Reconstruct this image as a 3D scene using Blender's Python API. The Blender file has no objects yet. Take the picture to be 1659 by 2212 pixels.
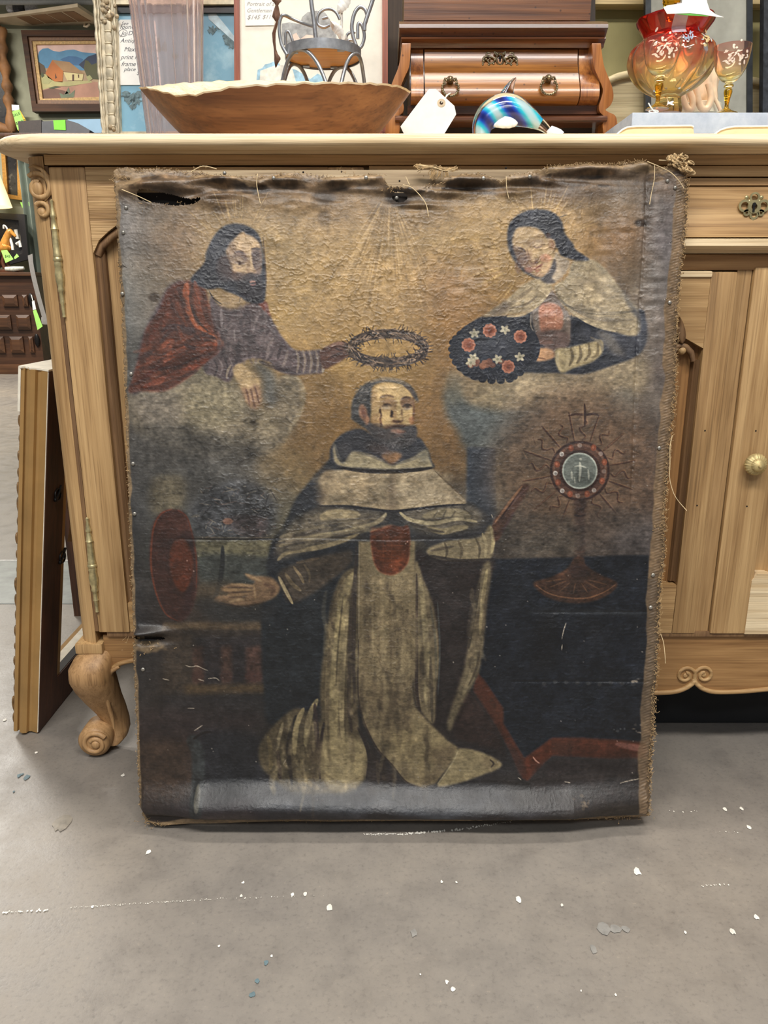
import bpy, bmesh, math, random
import numpy as np
from mathutils import Vector, Matrix
random.seed(7); rng = np.random.default_rng(11)
S = bpy.context.scene; COL = S.collection
# ------------------------------------------------------------------ camera
H, F, PITCH = 0.785, 1661.0, math.radians(15.7)
CP, SP = math.cos(PITCH), math.sin(PITCH)
cam = bpy.data.objects.new('camera', bpy.data.cameras.new('camera')); COL.objects.link(cam)
cam.location = (0, 0, H); cam.rotation_euler = (math.pi/2 - PITCH, 0, 0)
cam.data.sensor_fit = 'HORIZONTAL'; cam.data.sensor_width = 36; cam.data.lens = 36*F/1659
cam.data.clip_start = 0.02; cam.data.clip_end = 60
S.camera = cam
# ------------------------------------------------------------------ light
w = bpy.data.worlds.new('World'); S.world = w; w.use_nodes = True
w.node_tree.nodes['Background'].inputs[0].default_value = (0.93, 0.96, 1.0, 1)
w.node_tree.nodes['Background'].inputs[1].default_value = 0.17
def lamp(loc, sx, sy, power, col=(1, .95, .87), rot=(0, 0, 0)):
    l = bpy.data.lights.new('ceiling_lamp_light', 'AREA'); l.shape = 'RECTANGLE'; l.size = sx; l.size_y = sy
    l.energy = power; l.color = col
    o = bpy.data.objects.new('ceiling_lamp_light', l); COL.objects.link(o); o.location = loc; o.rotation_euler = rot
lamp((-0.1, -0.38, 2.75), 2.6, 0.3, 76, (1, .975, .93))
lamp((-0.2, -2.4, 3.3), 1.2, 0.6, 40, (.9, .95, 1))
lamp((0.3, 1.3, 2.9), 1.6, 0.25, 26)
lamp((-3.6, 5.0, 3.6), 1.2, 0.3, 110)
lamp((-4.2, 6.6, 3.6), 1.2, 0.3, 130)
S.view_settings.view_transform = 'Standard'; S.view_settings.look = 'None'
S.view_settings.exposure = 0.55; S.view_settings.gamma = 1.0
S.view_settings.use_curve_mapping = False
# ------------------------------------------------------------------ photo geometry -> places in the room
def ray(px, py):
    a = (px - 829.5)/F; b = (1106 - py)/F
    return Vector((a, CP + b*SP, -SP + b*CP))
def at(px, py, Y):
    d = ray(px, py); t = Y/d.y
    return Vector((d.x*t, Y, H + d.z*t))
def xat(px, Y, z): return (px - 829.5)/F*(Y*CP - (z - H)*SP)
def zat(py, Y): return at(829.5, py, Y).z
def floor_at(px, py):
    d = ray(px, py); t = -H/d.z
    return Vector((d.x*t, d.y*t, 0))
def mpp(Y, z): return (Y*CP - (z - H)*SP)/F          # metres per photo pixel there
def lin(c):
    c = np.asarray(c, float)/255.0
    return np.where(c <= .04045, c/12.92, ((c + .055)/1.055)**2.4)
def L4(c): return tuple(float(x) for x in lin(c)) + (1.0,)
# ------------------------------------------------------------------ materials
MATS = {}
class NT:
    def __init__(s, name):
        s.m = bpy.data.materials.new(name); s.m.use_nodes = True
        s.t = s.m.node_tree; s.b = s.t.nodes['Principled BSDF']
    def n(s, kind, **kw):
        x = s.t.nodes.new(kind)
        for k, v in kw.items():
            if k.startswith('i_'): x.inputs[k[2:].replace('_', ' ')].default_value = v
            else: setattr(x, k, v)
        return x
    def l(s, a, ao, b, bi): s.t.links.new(a.outputs[ao], b.inputs[bi])
    def coord(s, scale, rot=(0, 0, 0), kind='Object'):
        tc = s.n('ShaderNodeTexCoord'); mp = s.n('ShaderNodeMapping')
        mp.inputs['Scale'].default_value = scale; mp.inputs['Rotation'].default_value = rot
        s.l(tc, kind, mp, 'Vector'); return mp
    def noise(s, mp, sc, detail=4, rough=.55, dist=0):
        x = s.n('ShaderNodeTexNoise'); x.inputs['Scale'].default_value = sc; x.inputs['Detail'].default_value = detail
        x.inputs['Roughness'].default_value = rough; x.inputs['Distortion'].default_value = dist
        s.l(mp, 'Vector', x, 'Vector'); return x
    def ramp(s, src, so, stops):
        r = s.n('ShaderNodeValToRGB'); e = r.color_ramp.elements
        while len(e) > 1: e.remove(e[-1])
        e[0].position = stops[0][0]; e[0].color = stops[0][1]
        for p, c in stops[1:]:
            q = e.new(p); q.color = c
        s.l(src, so, r, 'Fac'); return r
    def bump(s, src, so, strength, dist=.002, prev=None):
        b = s.n('ShaderNodeBump'); b.inputs['Strength'].default_value = strength; b.inputs['Distance'].default_value = dist
        s.l(src, so, b, 'Height')
        if prev: s.l(prev, 'Normal', b, 'Normal')
        return b
def plain(name, c, rough=.5, metal=0., spec=.5, **kw):
    if name in MATS: return MATS[name]
    k = NT(name); b = k.b
    b.inputs['Roughness'].default_value = rough; b.inputs['Metallic'].default_value = metal
    b.inputs['Specular IOR Level'].default_value = spec
    mp = k.coord((1, 1, 1)); nz = k.noise(mp, kw.pop('nscale', 60), 4)
    v = kw.pop('vary', .12); c = np.asarray(c, float)
    r = k.ramp(nz, 'Fac', [(.3, L4(np.clip(c*(1 - v), 0, 255))), (.7, L4(np.clip(c*(1 + v), 0, 255)))])
    k.l(r, 'Color', b, 'Base Color')
    bs = kw.pop('bump', .15)
    if bs: k.l(k.bump(nz, 'Fac', bs, .001), 'Normal', b, 'Normal')
    for a, v in kw.items(): b.inputs[a.replace('_', ' ')].default_value = v
    MATS[name] = k.m; return k.m
def wood(name, c1, c2, axis='x', rough=.55, grain=1.0, fine=1.0, bump=.35, worm=False, dark=None, coat=0):
    """grain runs along AXIS; c1 dark, c2 light"""
    if name in MATS: return MATS[name]
    k = NT(name); b = k.b; b.inputs['Roughness'].default_value = rough
    s = {'x': (1.2, 14, 14), 'y': (14, 1.2, 14), 'z': (14, 14, 1.2)}[axis]
    mp = k.coord(tuple(q*grain for q in s)); mp2 = k.coord(tuple(q*grain*(6 if q > 2 else 2.2) for q in s))
    n1 = k.noise(mp, 1.6, 5, .6, .6); n2 = k.noise(mp2, 1.5*fine, 3, .6, .15)
    mix = k.n('ShaderNodeMix'); mix.data_type = 'FLOAT'; mix.inputs[0].default_value = .42
    k.l(n1, 'Fac', mix, 2); k.l(n2, 'Fac', mix, 3)
    c1 = np.asarray(c1, float); c2 = np.asarray(c2, float); d = np.asarray(dark if dark is not None else c1*.72, float)
    r = k.ramp(mix, 0, [(.30, L4(d)), (.42, L4(c1)), (.52, L4((c1+c2)/2)), (.66, L4(c2))])
    big = k.noise(k.coord((1, 1, 1)), 3.5, 3)
    rb = k.ramp(big, 'Fac', [(.3, (.80, .79, .77, 1)), (.7, (1.1, 1.1, 1.1, 1))])
    mm = k.n('ShaderNodeMix'); mm.data_type = 'RGBA'; mm.blend_type = 'MULTIPLY'; mm.inputs[0].default_value = 1
    k.l(r, 'Color', mm, 6); k.l(rb, 'Color', mm, 7); out = (mm, 2)
    if worm:
        v = k.n('ShaderNodeTexVoronoi'); v.inputs['Scale'].default_value = 55; k.l(k.coord((1, 1, 1)), 'Vector', v, 'Vector')
        rv = k.ramp(v, 'Distance', [(.07, (.25, .2, .15, 1)), (.13, (1, 1, 1, 1))])
        m3 = k.n('ShaderNodeMix'); m3.data_type = 'RGBA'; m3.blend_type = 'MULTIPLY'; m3.inputs[0].default_value = .8
        k.l(mm, 2, m3, 6); k.l(rv, 'Color', m3, 7); out = (m3, 2)
    n3 = k.noise(k.coord(tuple(q*grain*(26 if q > 2 else 5) for q in s)), 1.3, 2, .5)
    r3 = k.ramp(n3, 'Fac', [(.30, (.62, .58, .54, 1)), (.42, (.94, .93, .92, 1)), (.60, (1.05, 1.05, 1.05, 1))])
    m4 = k.n('ShaderNodeMix'); m4.data_type = 'RGBA'; m4.blend_type = 'MULTIPLY'; m4.inputs[0].default_value = .75
    k.l(out[0], out[1], m4, 6); k.l(r3, 'Color', m4, 7); out = (m4, 2)
    k.l(out[0], out[1], b, 'Base Color')
    k.l(k.bump(n2, 'Fac', bump, .0016), 'Normal', b, 'Normal')
    if coat: b.inputs['Coat Weight'].default_value = coat; b.inputs['Coat Roughness'].default_value = .12
    MATS[name] = k.m; return k.m
def glass(name, c, rough=.02, trans=1.0, ior=1.45, stops=None, axis=2, lo=0, hi=1, vary=0):
    """clear tinted glass; STOPS = colours along the height of the object between lo and hi"""
    if name in MATS: return MATS[name]
    k = NT(name); b = k.b
    b.inputs['Roughness'].default_value = rough; b.inputs['Transmission Weight'].default_value = trans
    b.inputs['IOR'].default_value = ior; b.inputs['Base Color'].default_value = L4(c)
    if stops:
        tc = k.n('ShaderNodeTexCoord'); sp = k.n('ShaderNodeSeparateXYZ'); k.l(tc, 'Object', sp, 'Vector')
        mr = k.n('ShaderNodeMapRange'); mr.inputs['From Min'].default_value = lo; mr.inputs['From Max'].default_value = hi
        k.l(sp, 'XYZ'[axis], mr, 'Value')
        k.l(k.ramp(mr, 'Result', [(p, L4(q)) for p, q in stops]), 'Color', b, 'Base Color')
    MATS[name] = k.m; return k.m
def emit(name, c, st):
    k = NT(name); k.b.inputs['Emission Color'].default_value = L4(c); k.b.inputs['Emission Strength'].default_value = st
    k.b.inputs['Base Color'].default_value = L4(c); return k.m
# ------------------------------------------------------------------ mesh building
class M:
    def __init__(s): s.v = []; s.f = []
    def add(s, v, f):
        o = len(s.v); s.v += [tuple(q) for q in v]; s.f += [tuple(i + o for i in q) for q in f]; return s
    def box(s, x0, x1, y0, y1, z0, z1, bev=0.0, seg=2):
        b = bmesh.new(); bmesh.ops.create_cube(b, size=1)
        for q in b.verts: q.co = Vector(((x0+x1)/2 + q.co.x*(x1-x0), (y0+y1)/2 + q.co.y*(y1-y0), (z0+z1)/2 + q.co.z*(z1-z0)))
        if bev: bmesh.ops.bevel(b, geom=list(b.edges), offset=min(bev, .45*min(abs(x1-x0), abs(y1-y0), abs(z1-z0))), segments=seg, profile=.7, affect='EDGES')
        return s.bm(b)
    def bm(s, b, mat=None):
        b.verts.ensure_lookup_table()
        v = [(mat @ q.co) if mat else q.co.copy() for q in b.verts]
        f = [[q.index for q in p.verts] for p in b.faces]; b.free(); return s.add(v, f)
    def prism(s, out, axis, a, b_, bev=0.0):
        """outline OUT [(u,v)] extruded along AXIS from a to b_; axis y: (x,z); axis z: (x,y); axis x: (y,z)"""
        def p(u, v, t): return {'y': (u, t, v), 'z': (u, v, t), 'x': (t, u, v)}[axis]
        if bev:
            b = bmesh.new(); vs = [b.verts.new(p(u, v, a)) for u, v in out]; fc = b.faces.new(vs)
            r = bmesh.ops.extrude_face_region(b, geom=[fc])
            nv = [q for q in r['geom'] if isinstance(q, bmesh.types.BMVert)]
            d = Vector(p(0, 0, b_)) - Vector(p(0, 0, a))
            for q in nv: q.co += d
            bmesh.ops.recalc_face_normals(b, faces=b.faces)
            bmesh.ops.bevel(b, geom=[e for e in b.edges if e.calc_length() > 2*bev or True], offset=bev, segments=2, profile=.7, affect='EDGES', clamp_overlap=True)
            return s.bm(b)
        n = len(out); v = [p(u, w_, a) for u, w_ in out] + [p(u, w_, b_) for u, w_ in out]
        f = [tuple(range(n))[::-1], tuple(range(n, 2*n))] + [(i, (i+1) % n, n+(i+1) % n, n+i) for i in range(n)]
        return s.add(v, f)
    def lathe(s, prof, c, n=24, axis='z', fn=None, caps=True):
        """profile [(r, h)] about AXIS through c; fn(angle, k) scales the radius"""
        v = []
        for k, (r, h) in enumerate(prof):
            for i in range(n):
                a = 2*math.pi*i/n; q = r*(fn(a, k) if fn else 1)
                u, w_ = q*math.cos(a), q*math.sin(a)
                v.append({'z': (c[0]+u, c[1]+w_, c[2]+h), 'y': (c[0]+u, c[1]+h, c[2]+w_), 'x': (c[0]+h, c[1]+u, c[2]+w_)}[axis])
        f = []
        for k in range(len(prof)-1):
            for i in range(n):
                j = (i+1) % n; f.append((k*n+i, k*n+j, (k+1)*n+j, (k+1)*n+i))
        if caps: f += [tuple(range(n))[::-1], tuple(range((len(prof)-1)*n, len(prof)*n))]
        return s.add(v, f)
    def tube(s, pts, r, n=8, caps=True, flat=1.0, up=None):
        pts = [Vector(p) for p in pts]; m = len(pts); r = [r]*m if not hasattr(r, '__len__') else r
        v = []; T0 = None; N = None
        for i in range(m):
            T = (pts[min(i+1, m-1)] - pts[max(i-1, 0)]).normalized()
            if N is None:
                a = Vector(up) if up else (Vector((0, 0, 1)) if abs(T.z) < .9 else Vector((0, 1, 0)))
                N = (a - T*a.dot(T)).normalized()
            else: N = (N - T*N.dot(T)).normalized()
            B = T.cross(N)
            for k in range(n):
                a = 2*math.pi*k/n; v.append(pts[i] + N*(r[i]*math.cos(a)*flat) + B*(r[i]*math.sin(a)))
        f = [(i*n+k, i*n+(k+1) % n, (i+1)*n+(k+1) % n, (i+1)*n+k) for i in range(m-1) for k in range(n)]
        if caps: f += [tuple(range(n))[::-1], tuple(range((m-1)*n, m*n))]
        return s.add(v, f)
    def loft(s, rings, caps=True):
        n = len(rings[0]); v = [q for r in rings for q in r]
        f = [(i*n+k, i*n+(k+1) % n, (i+1)*n+(k+1) % n, (i+1)*n+k) for i in range(len(rings)-1) for k in range(n)]
        if caps: f += [tuple(range(n))[::-1], tuple(range((len(rings)-1)*n, len(rings)*n))]
        return s.add(v, f)
    def grid(s, fn, nu, nv):
        v = [fn(i/(nu-1), j/(nv-1)) for j in range(nv) for i in range(nu)]
        f = [(j*nu+i, j*nu+i+1, (j+1)*nu+i+1, (j+1)*nu+i) for j in range(nv-1) for i in range(nu-1)]
        return s.add(v, f)
    def ball(s, c, r, n=10, sq=(1, 1, 1)):
        pr = [(max(1e-4, r*math.sin(math.pi*k/n)), -r*math.cos(math.pi*k/n)) for k in range(n+1)]
        o = len(s.v); s.lathe(pr, (0, 0, 0), n*2 if n < 8 else 16)
        for i in range(o, len(s.v)): q = s.v[i]; s.v[i] = (c[0]+q[0]*sq[0], c[1]+q[1]*sq[1], c[2]+q[2]*sq[2])
        return s
    def xf(s, mat):
        s.v = [tuple(mat @ Vector(q)) for q in s.v]; return s
    def build(s, name, mat, parent=None, smooth=35, label=None, kind=None, mesh=None, fix=True):
        me = bpy.data.meshes.new(name)
        o0 = Vector(parent.matrix_basis.translation) if parent else Vector((0, 0, 0))
        if parent and parent.parent: o0 = o0 + Vector(parent.parent.matrix_basis.translation)
        me.from_pydata([tuple(Vector(q) - o0) for q in s.v], [], s.f)
        if fix:
            b = bmesh.new(); b.from_mesh(me); bmesh.ops.recalc_face_normals(b, faces=b.faces); b.to_mesh(me); b.free()
        if smooth:
            me.polygons.foreach_set('use_smooth', [True]*len(me.polygons)); me.set_sharp_from_angle(angle=math.radians(smooth))
        if mat: me.materials.append(mat)
        o = bpy.data.objects.new(name, me); COL.objects.link(o)
        if parent: o.parent = parent
        if label: o['label'] = label
        if kind: o['kind'] = kind
        return o
def thing(name, label, cat, loc, group=None):
    o = bpy.data.objects.new(name, None); COL.objects.link(o); o.location = loc; o.empty_display_size = .05
    o['label'] = label; o['category'] = cat
    if group: o['group'] = group
    return o
def tag(o, label, cat, group=None):
    o['label'] = label; o['category'] = cat
    if group: o['group'] = group
    return o
def dup(root, loc, label=None, group=None):
    r = root.copy(); COL.objects.link(r); r.location = loc
    if label: r['label'] = label
    if group: r['group'] = group
    for ch in list(root.children):
        c = ch.copy(); COL.objects.link(c); c.parent = r
        for g in list(ch.children):
            d = g.copy(); COL.objects.link(d); d.parent = c
    return r
def spline(p, n=8, closed=False):
    """Catmull-Rom through the points"""
    p = [np.asarray(q, float) for q in p]; m = len(p); out = []
    for i in range(m if closed else m-1):
        if closed: a, b, c, d = p[i-1], p[i], p[(i+1) % m], p[(i+2) % m]
        else: a, b, c, d = p[max(i-1, 0)], p[i], p[i+1], p[min(i+2, m-1)]
        for k in range(n):
            t = k/n
            out.append(.5*((2*b) + (c-a)*t + (2*a-5*b+4*c-d)*t*t + (3*b-a-3*c+d)*t**3))
    if not closed: out.append(p[-1])
    return out
def text_mesh(body, size, font_shear=0.0, depth=0.0004, bold=0.0):
    cu = bpy.data.curves.new('t', 'FONT'); cu.body = body; cu.size = size; cu.shear = font_shear; cu.extrude = depth; cu.offset = bold
    cu.resolution_u = 2
    o = bpy.data.objects.new('t', cu); COL.objects.link(o)
    dg = bpy.context.evaluated_depsgraph_get(); me = bpy.data.meshes.new_from_object(o.evaluated_get(dg))
    v = [tuple(q.co) for q in me.vertices]; f = [tuple(p.vertices) for p in me.polygons]
    bpy.data.objects.remove(o); bpy.data.curves.remove(cu); bpy.data.meshes.remove(me)
    return M().add(v, f)
# ================================================================== the room
def concrete():
    k = NT('concrete'); b = k.b
    mp = k.coord((1, 1, 1)); n1 = k.noise(mp, 1.3, 6, .6); n2 = k.noise(mp, 14, 6, .65); n3 = k.noise(mp, 150, 3, .7)
    r1 = k.ramp(n1, 'Fac', [(.32, L4((122, 116, 110))), (.5, L4((131, 124, 116))), (.7, L4((139, 130, 119)))])
    r2 = k.ramp(n2, 'Fac', [(.3, (.8, .8, .81, 1)), (.5, (.98, .98, .98, 1)), (.75, (1.12, 1.11, 1.09, 1))])
    r3 = k.ramp(n3, 'Fac', [(.25, (.74, .74, .74, 1)), (.45, (1, 1, 1, 1)), (.66, (1.04, 1.04, 1.03, 1)), (.74, (1.35, 1.3, 1.22, 1))])
    m1 = k.n('ShaderNodeMix'); m1.data_type = 'RGBA'; m1.blend_type = 'MULTIPLY'; m1.inputs[0].default_value = 1
    m2 = k.n('ShaderNodeMix'); m2.data_type = 'RGBA'; m2.blend_type = 'MULTIPLY'; m2.inputs[0].default_value = 1
    k.l(r1, 'Color', m1, 6); k.l(r2, 'Color', m1, 7); k.l(m1, 2, m2, 6); k.l(r3, 'Color', m2, 7); k.l(m2, 2, b, 'Base Color')
    rr = k.ramp(n2, 'Fac', [(.3, (.34, .34, .34, 1)), (.7, (.52, .52, .52, 1))]); k.l(rr, 'Color', b, 'Roughness')
    k.l(k.bump(n3, 'Fac', .25, .001), 'Normal', b, 'Normal'); return k.m
MCON = concrete()
def struct(name, m, mat, **kw):
    o = m.build(name, mat, kind='structure', **kw); return o
fl = struct('floor', M().box(-9, 3.2, -4, 9.3, -.1, 0), MCON, smooth=0)
# the greenish older slab and the joint beyond it
jy = floor_at(60, 1305).y
slab = M().box(-9, 3.1, jy, jy+.34, -.05, .0012).build('slab_strip', plain('old_slab', (132, 136, 132), .4, nscale=20, vary=.12), fl, smooth=0, label='greenish strip of older floor slab')
M().box(-9, 3.1, jy+.342, jy+.352, -.05, .0014).build('joint', plain('joint_paint', (205, 203, 198), .6), fl, smooth=0, label='pale line of a floor joint')
struct('wall_back', M().box(-9, 3.2, 9, 9.2, 0, 4.3), plain('wall_olive_grey', (150, 150, 128), .75, nscale=8, vary=.05), smooth=0)
struct('wall_right', M().box(-.5, 3.2, 1.80, 1.86, 0, 4.3), plain('wall_olive', (150, 140, 92), .7, nscale=10, vary=.06), smooth=0)
struct('ceiling', M().box(-9, 3.2, -4, 9.3, 4.3, 4.4), plain('ceiling_white', (206, 204, 198), .8), smooth=0)
# worn paint and scratches on the floor
MWH = plain('floor_fleck_white', (228, 222, 210), .6); MBL = plain('floor_fleck_blue', (92, 112, 118), .6)
def flecks(name, px, mat, label, jit=0, kind=None):
    m = M()
    for i, (x, y, r) in enumerate(px):
        c = floor_at(x, y); s = r*mpp(c.y, 0); n = 9
        v = [(c.x + s*(.7+.6*rng.random())*math.cos(2*math.pi*k/n), c.y + 1.5*s*(.5+.8*rng.random())*math.sin(2*math.pi*k/n), .0012) for k in range(n)]
        m.add(v + [(c.x, c.y, .0015)], [(k, (k+1) % n, n) for k in range(n)])
    m.build(name, mat, fl, smooth=0, label=label, kind=kind)
def scr(x0, y0, x1, y1, n, r=1.4, gap=.25):
    return [(x0+(x1-x0)*t + rng.normal()*.8, y0+(y1-y0)*t + rng.normal()*.9, r*(.4+.9*rng.random())) for t in np.linspace(0, 1, n) if rng.random() > gap]
flecks('scratch', scr(2, 1973, 105, 1966, 40, 1.8) + scr(150, 1962, 455, 1944, 110, .9, .1) + scr(470, 1943, 700, 1936, 40, 1.2, .5), MWH, 'broken white scratch across the floor', kind='stuff')
flecks('scratch', scr(786, 1803, 880, 1803, 60, 1.3, .05) + scr(880, 1802, 1000, 1793, 44, 2.2, .25) + scr(1000, 1792, 1110, 1775, 26, 1.8, .3), MWH, 'white scratch in front of the canvas', kind='stuff')
flecks('scratch', scr(1510, 1914, 1572, 1913, 18, 1.6) + scr(1440, 1755, 1505, 1754, 14, 1.4) + scr(1540, 1800, 1600, 1797, 10, 1.2), MWH, kind='stuff', label='short white scratch on the floor')
flecks('paint_fleck', [(1634, 1983, 5), (1582, 2014, 6), (965, 2122, 4), (979, 2138, 5), (954, 1906, 3), (986, 1907, 2.5), (1120, 1945, 7), (1376, 1884, 8), (525, 1908, 3), (521, 1937, 3), (632, 1934, 4), (660, 1932, 4), (587, 2066, 2.5), (473, 2045, 2.5), (200, 1960, 3), (712, 1962, 7), (1214, 1957, 3), (1566, 1749, 4), (1618, 1788, 5), (1602, 1748, 4), (10, 1556, 4), (265, 1676, 4), (78, 1627, 3), (320, 1842, 5), (1480, 2015, 3), (1255, 2142, 2), (1330, 2150, 2.5), (908, 2106, 2)], MWH, 'white paint fleck on the floor', kind='stuff')
flecks('paint_fleck', [(42, 1676, 5), (58, 1680, 7), (49, 1673, 3), (30, 1711, 2.5), (556, 2120, 5), (545, 2150, 6), (575, 2080, 5)], MBL, 'blue paint fleck on the floor', kind='stuff')
flecks('stain', [(140, 1776, 20), (128, 1780, 14)], plain('floor_stain', (126, 118, 106), .5), 'dark stain on the floor by the canvas')
flecks('stain', [(1305, 2010, 13), (1330, 2008, 11), (1352, 2009, 8), (1282, 2052, 8), (895, 2016, 8)], plain('floor_stain_grey', (134, 131, 126), .5), 'grey scuff on the floor')
# ================================================================== the oak sideboard
YF = 1.19
OAK = wood('oak_x', (156, 120, 76), (204, 168, 118), 'x', .6, 1, bump=.5)
OAKZ = wood('oak_z', (160, 124, 80), (206, 170, 120), 'z', .6, 1, bump=.35)
OAKL = wood('oak_light', (212, 184, 142), (240, 220, 184), 'x', .6, 1, bump=.9, dark=(150, 116, 76))
OAKD = wood('oak_dark_z', (112, 82, 54), (150, 116, 78), 'z', .65, 1.2)
BRASS = plain('brass_old', (186, 172, 128), .4, .6, nscale=90, vary=.18)
def P(px, py, Y=YF): return at(px, py, Y)
def XZ(px, py, Y=YF): q = at(px, py, Y); return (q.x, q.z)
XL, XR, ZT, YB = P(112, 900).x, 1.62, 1.0, 1.70
sb = thing('sideboard', 'long pale stripped oak sideboard with carved doors behind the leaning painting', 'sideboard', (.5, 1.42, 0))
# top with moulded edge and rounded corner
def top_ring(z, ins):
    x0, x1, y0, y1, r = -.557+ins, XR+.03-ins, 1.145+ins, YB, .075
    pts = [(x0 + r - r*math.cos(a), y0 + r - r*math.sin(a), z) for a in np.linspace(0, math.pi/2, 9)]
    pts += [(x1 - r + r*math.sin(a), y0 + r - r*math.cos(a), z) for a in np.linspace(0, math.pi/2, 9)]
    n = 40   # long edge, slightly worn
    seg = [(x1-r + (x0 - x1 + 2*r)*t, y0 + .0012*math.sin(t*70)+.0008*math.sin(t*211), z) for t in []]
    return pts + [(x1, y1, z), (x0, y1, z)]
prof = [(.9775, .05), (.979, .037), (.9802, .034), (.9812, .009), (.983, .003), (.986, .0005), (.990, 0), (.9945, .002), (.998, .006), (.9995, .012), (1.0, .02)]
M().loft([top_ring(z, i) for z, i in prof]).build('top', OAKL, sb, 50, label='lighter oak top board with a moulded edge')  # top board in the lighter oak
M().box(XL+.012, XR, YF+.018, YB-.01, .235, .976, .004).build('carcass', OAK, sb)
# left corner post, rounded
pl = [(XL, YF+.10), (XL, YF+.03)] + [(XL+.03-.03*math.cos(a), YF+.028-.03*math.sin(a)) for a in np.linspace(.2, math.pi/2, 6)] + [(P(155, 900).x, YF-.002), (P(155, 900).x, YF+.10)]
M().prism(pl, 'z', P(0, 1392).z, .976).build('corner_post', OAKZ, sb, 40)
# carved scrolls on the corner post
def spiral(cx, cy, r0, r1, turns, a0, Y, flip=1, n=44):
    k = mpp(Y, zat(cy, Y)); c = at(cx, cy, Y); out = []
    for t in np.linspace(0, 1, n):
        a = a0 + flip*turns*2*math.pi*t; r = (r0 + (r1-r0)*t)*k
        out.append((c.x + r*math.cos(a), Y, c.z + r*math.sin(a)))
    return out
Yc = YF-.003
M().tube(spiral(84, 405, 30, 11, 1.15, 2.3, Yc, -1), [.0032+.001*math.sin(t*3.1) for t in np.linspace(0, 1, 44)], 8).build('scroll', OAKZ, sb, 60)
M().ball((P(83, 409).x, Yc, P(83, 409).z), .0085, 10, (1, .55, 1.35)).build('scroll_button', OAKZ, sb, 60)
M().tube(spiral(92, 455, 17, 8, .8, 2.4, Yc, -1), .0035, 8).build('scroll', OAKZ, sb, 60)
M().ball((P(92, 459).x, Yc, P(92, 459).z), .0065, 10, (1, .6, 1)).build('scroll_button', OAKZ, sb, 60)
M().tube([P(62, 362, Yc), P(72, 358, Yc), P(90, 366, Yc), P(103, 382, Yc), P(109, 400, Yc), P(108, 418, Yc), P(97, 434, Yc)], [.001, .002, .003, .0035, .0035, .003, .001], 8).build('scroll', OAKZ, sb, 60)
# frieze
xm = P(770, 600).x
M().box(P(96, 340).x, XR, YF-.003, YF+.03, zat(357.3, YF), .978, .0015).build('frieze_rail', wood('oak_frieze', (166, 128, 82), (206, 168, 116), 'x', .6, .8, bump=.3), sb)
# ---- left door
xd0, xd1 = P(166, 900).x, P(790, 900).x
zd1, zd0 = zat(358.8, YF), zat(1363, YF)
zr = zat(548, YF); xs = P(238, 900).x
dl = M().box(xd0, xs, YF-.006, YF+.03, zd0, zd1-.002, .003).build('door', OAKZ, sb, label='tall door behind the left edge of the painting')
M().box(xd1-(xs-xd0), xd1, YF-.006, YF+.03, zd0, zd1-.002, .003).build('stile', OAKZ, dl)
arc = [(xs, zr)] + [(xs + (xd1-xs-(xs-xd0))*t, zr + .004 + .075*math.sin(math.pi*t)**.7) for t in np.linspace(.03, .97, 22)] + [(xd1-(xs-xd0), zr), (xd1-(xs-xd0), zd1-.002), (xs, zd1-.002)]
M().prism(arc, 'y', YF-.005, YF+.03).build('rail', wood('oak_brushed', (150, 116, 74), (204, 170, 122), 'x', .65, 1.3, bump=1.6), dl, 30)
M().box(xs, xd1-(xs-xd0), YF-.0045, YF+.03, zd0, zat(1300, YF), .003).build('rail', OAK, dl)
M().box(xs-.01, xd1-.05, YF+.014, YF+.026, zat(1305, YF), zd1-.05).build('panel', OAKZ, dl)
mo = M(); xq = P(258, 900).x
mo.prism([(xs-.001, YF+.002), (xs+.006, YF+.001), (xs+.013, YF+.007), (xq-.004, YF+.004), (xq, YF+.016), (xs-.001, YF+.016)], 'z', zat(1304, YF), zr+.004)
mo.build('moulding', OAKD, dl, 30)
M().tube([(xs+.004, YF+.004, zr-.002)] + [(a, YF+.004, b-.008) for a, b in arc[1:9]], .006, 8).build('moulding', OAKD, dl, 60)
# gap beside the door and hinges
M().box(P(155, 900).x, xd0-.002, YF-.001, YF+.02, zd0, zd1).build('hinge_stile', wood('oak_gap', (96, 70, 46), (138, 104, 68), 'z', .65), sb)
def hinge(px, y0, y1, wide):
    pr = [(0, 1), (.014, 4.5), (.032, 4), (.046, 3), (.118, 6), (.134, 7), (.145, 7), (.157, 5), (.235, 7.5), (.247, 9), (.26, 7), (.274, 7), (.353, 8), (.45, 8.5), (.47, 10), (.482, 9), (.495, 11), (.51, 11), (.521, 9), (.55, 10), (.565, 8.5), (.627, 11), (.686, 10), (.733, 7), (.753, 8), (.773, 8), (.784, 6), (.855, 5.5), (.87, 6.5), (.882, 5), (.98, 4), (.996, 4.5), (1.0, 2)]
    Yh = YF-.008; za, zb = zat(y0, Yh), zat(y1, Yh); k = mpp(Yh, (za+zb)/2)*wide
    x = P(px, (y0+y1)/2, Yh).x
    M().lathe([(r*k, zb + (za-zb)*(1-t)) for t, r in pr][::-1], (x, Yh, 0), 16).build('hinge', BRASS, dl, 40, label='turned brass hinge with finial ends')
hinge(125, 430, 686, .92); hinge(199, 1117, 1322, .92)
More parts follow.
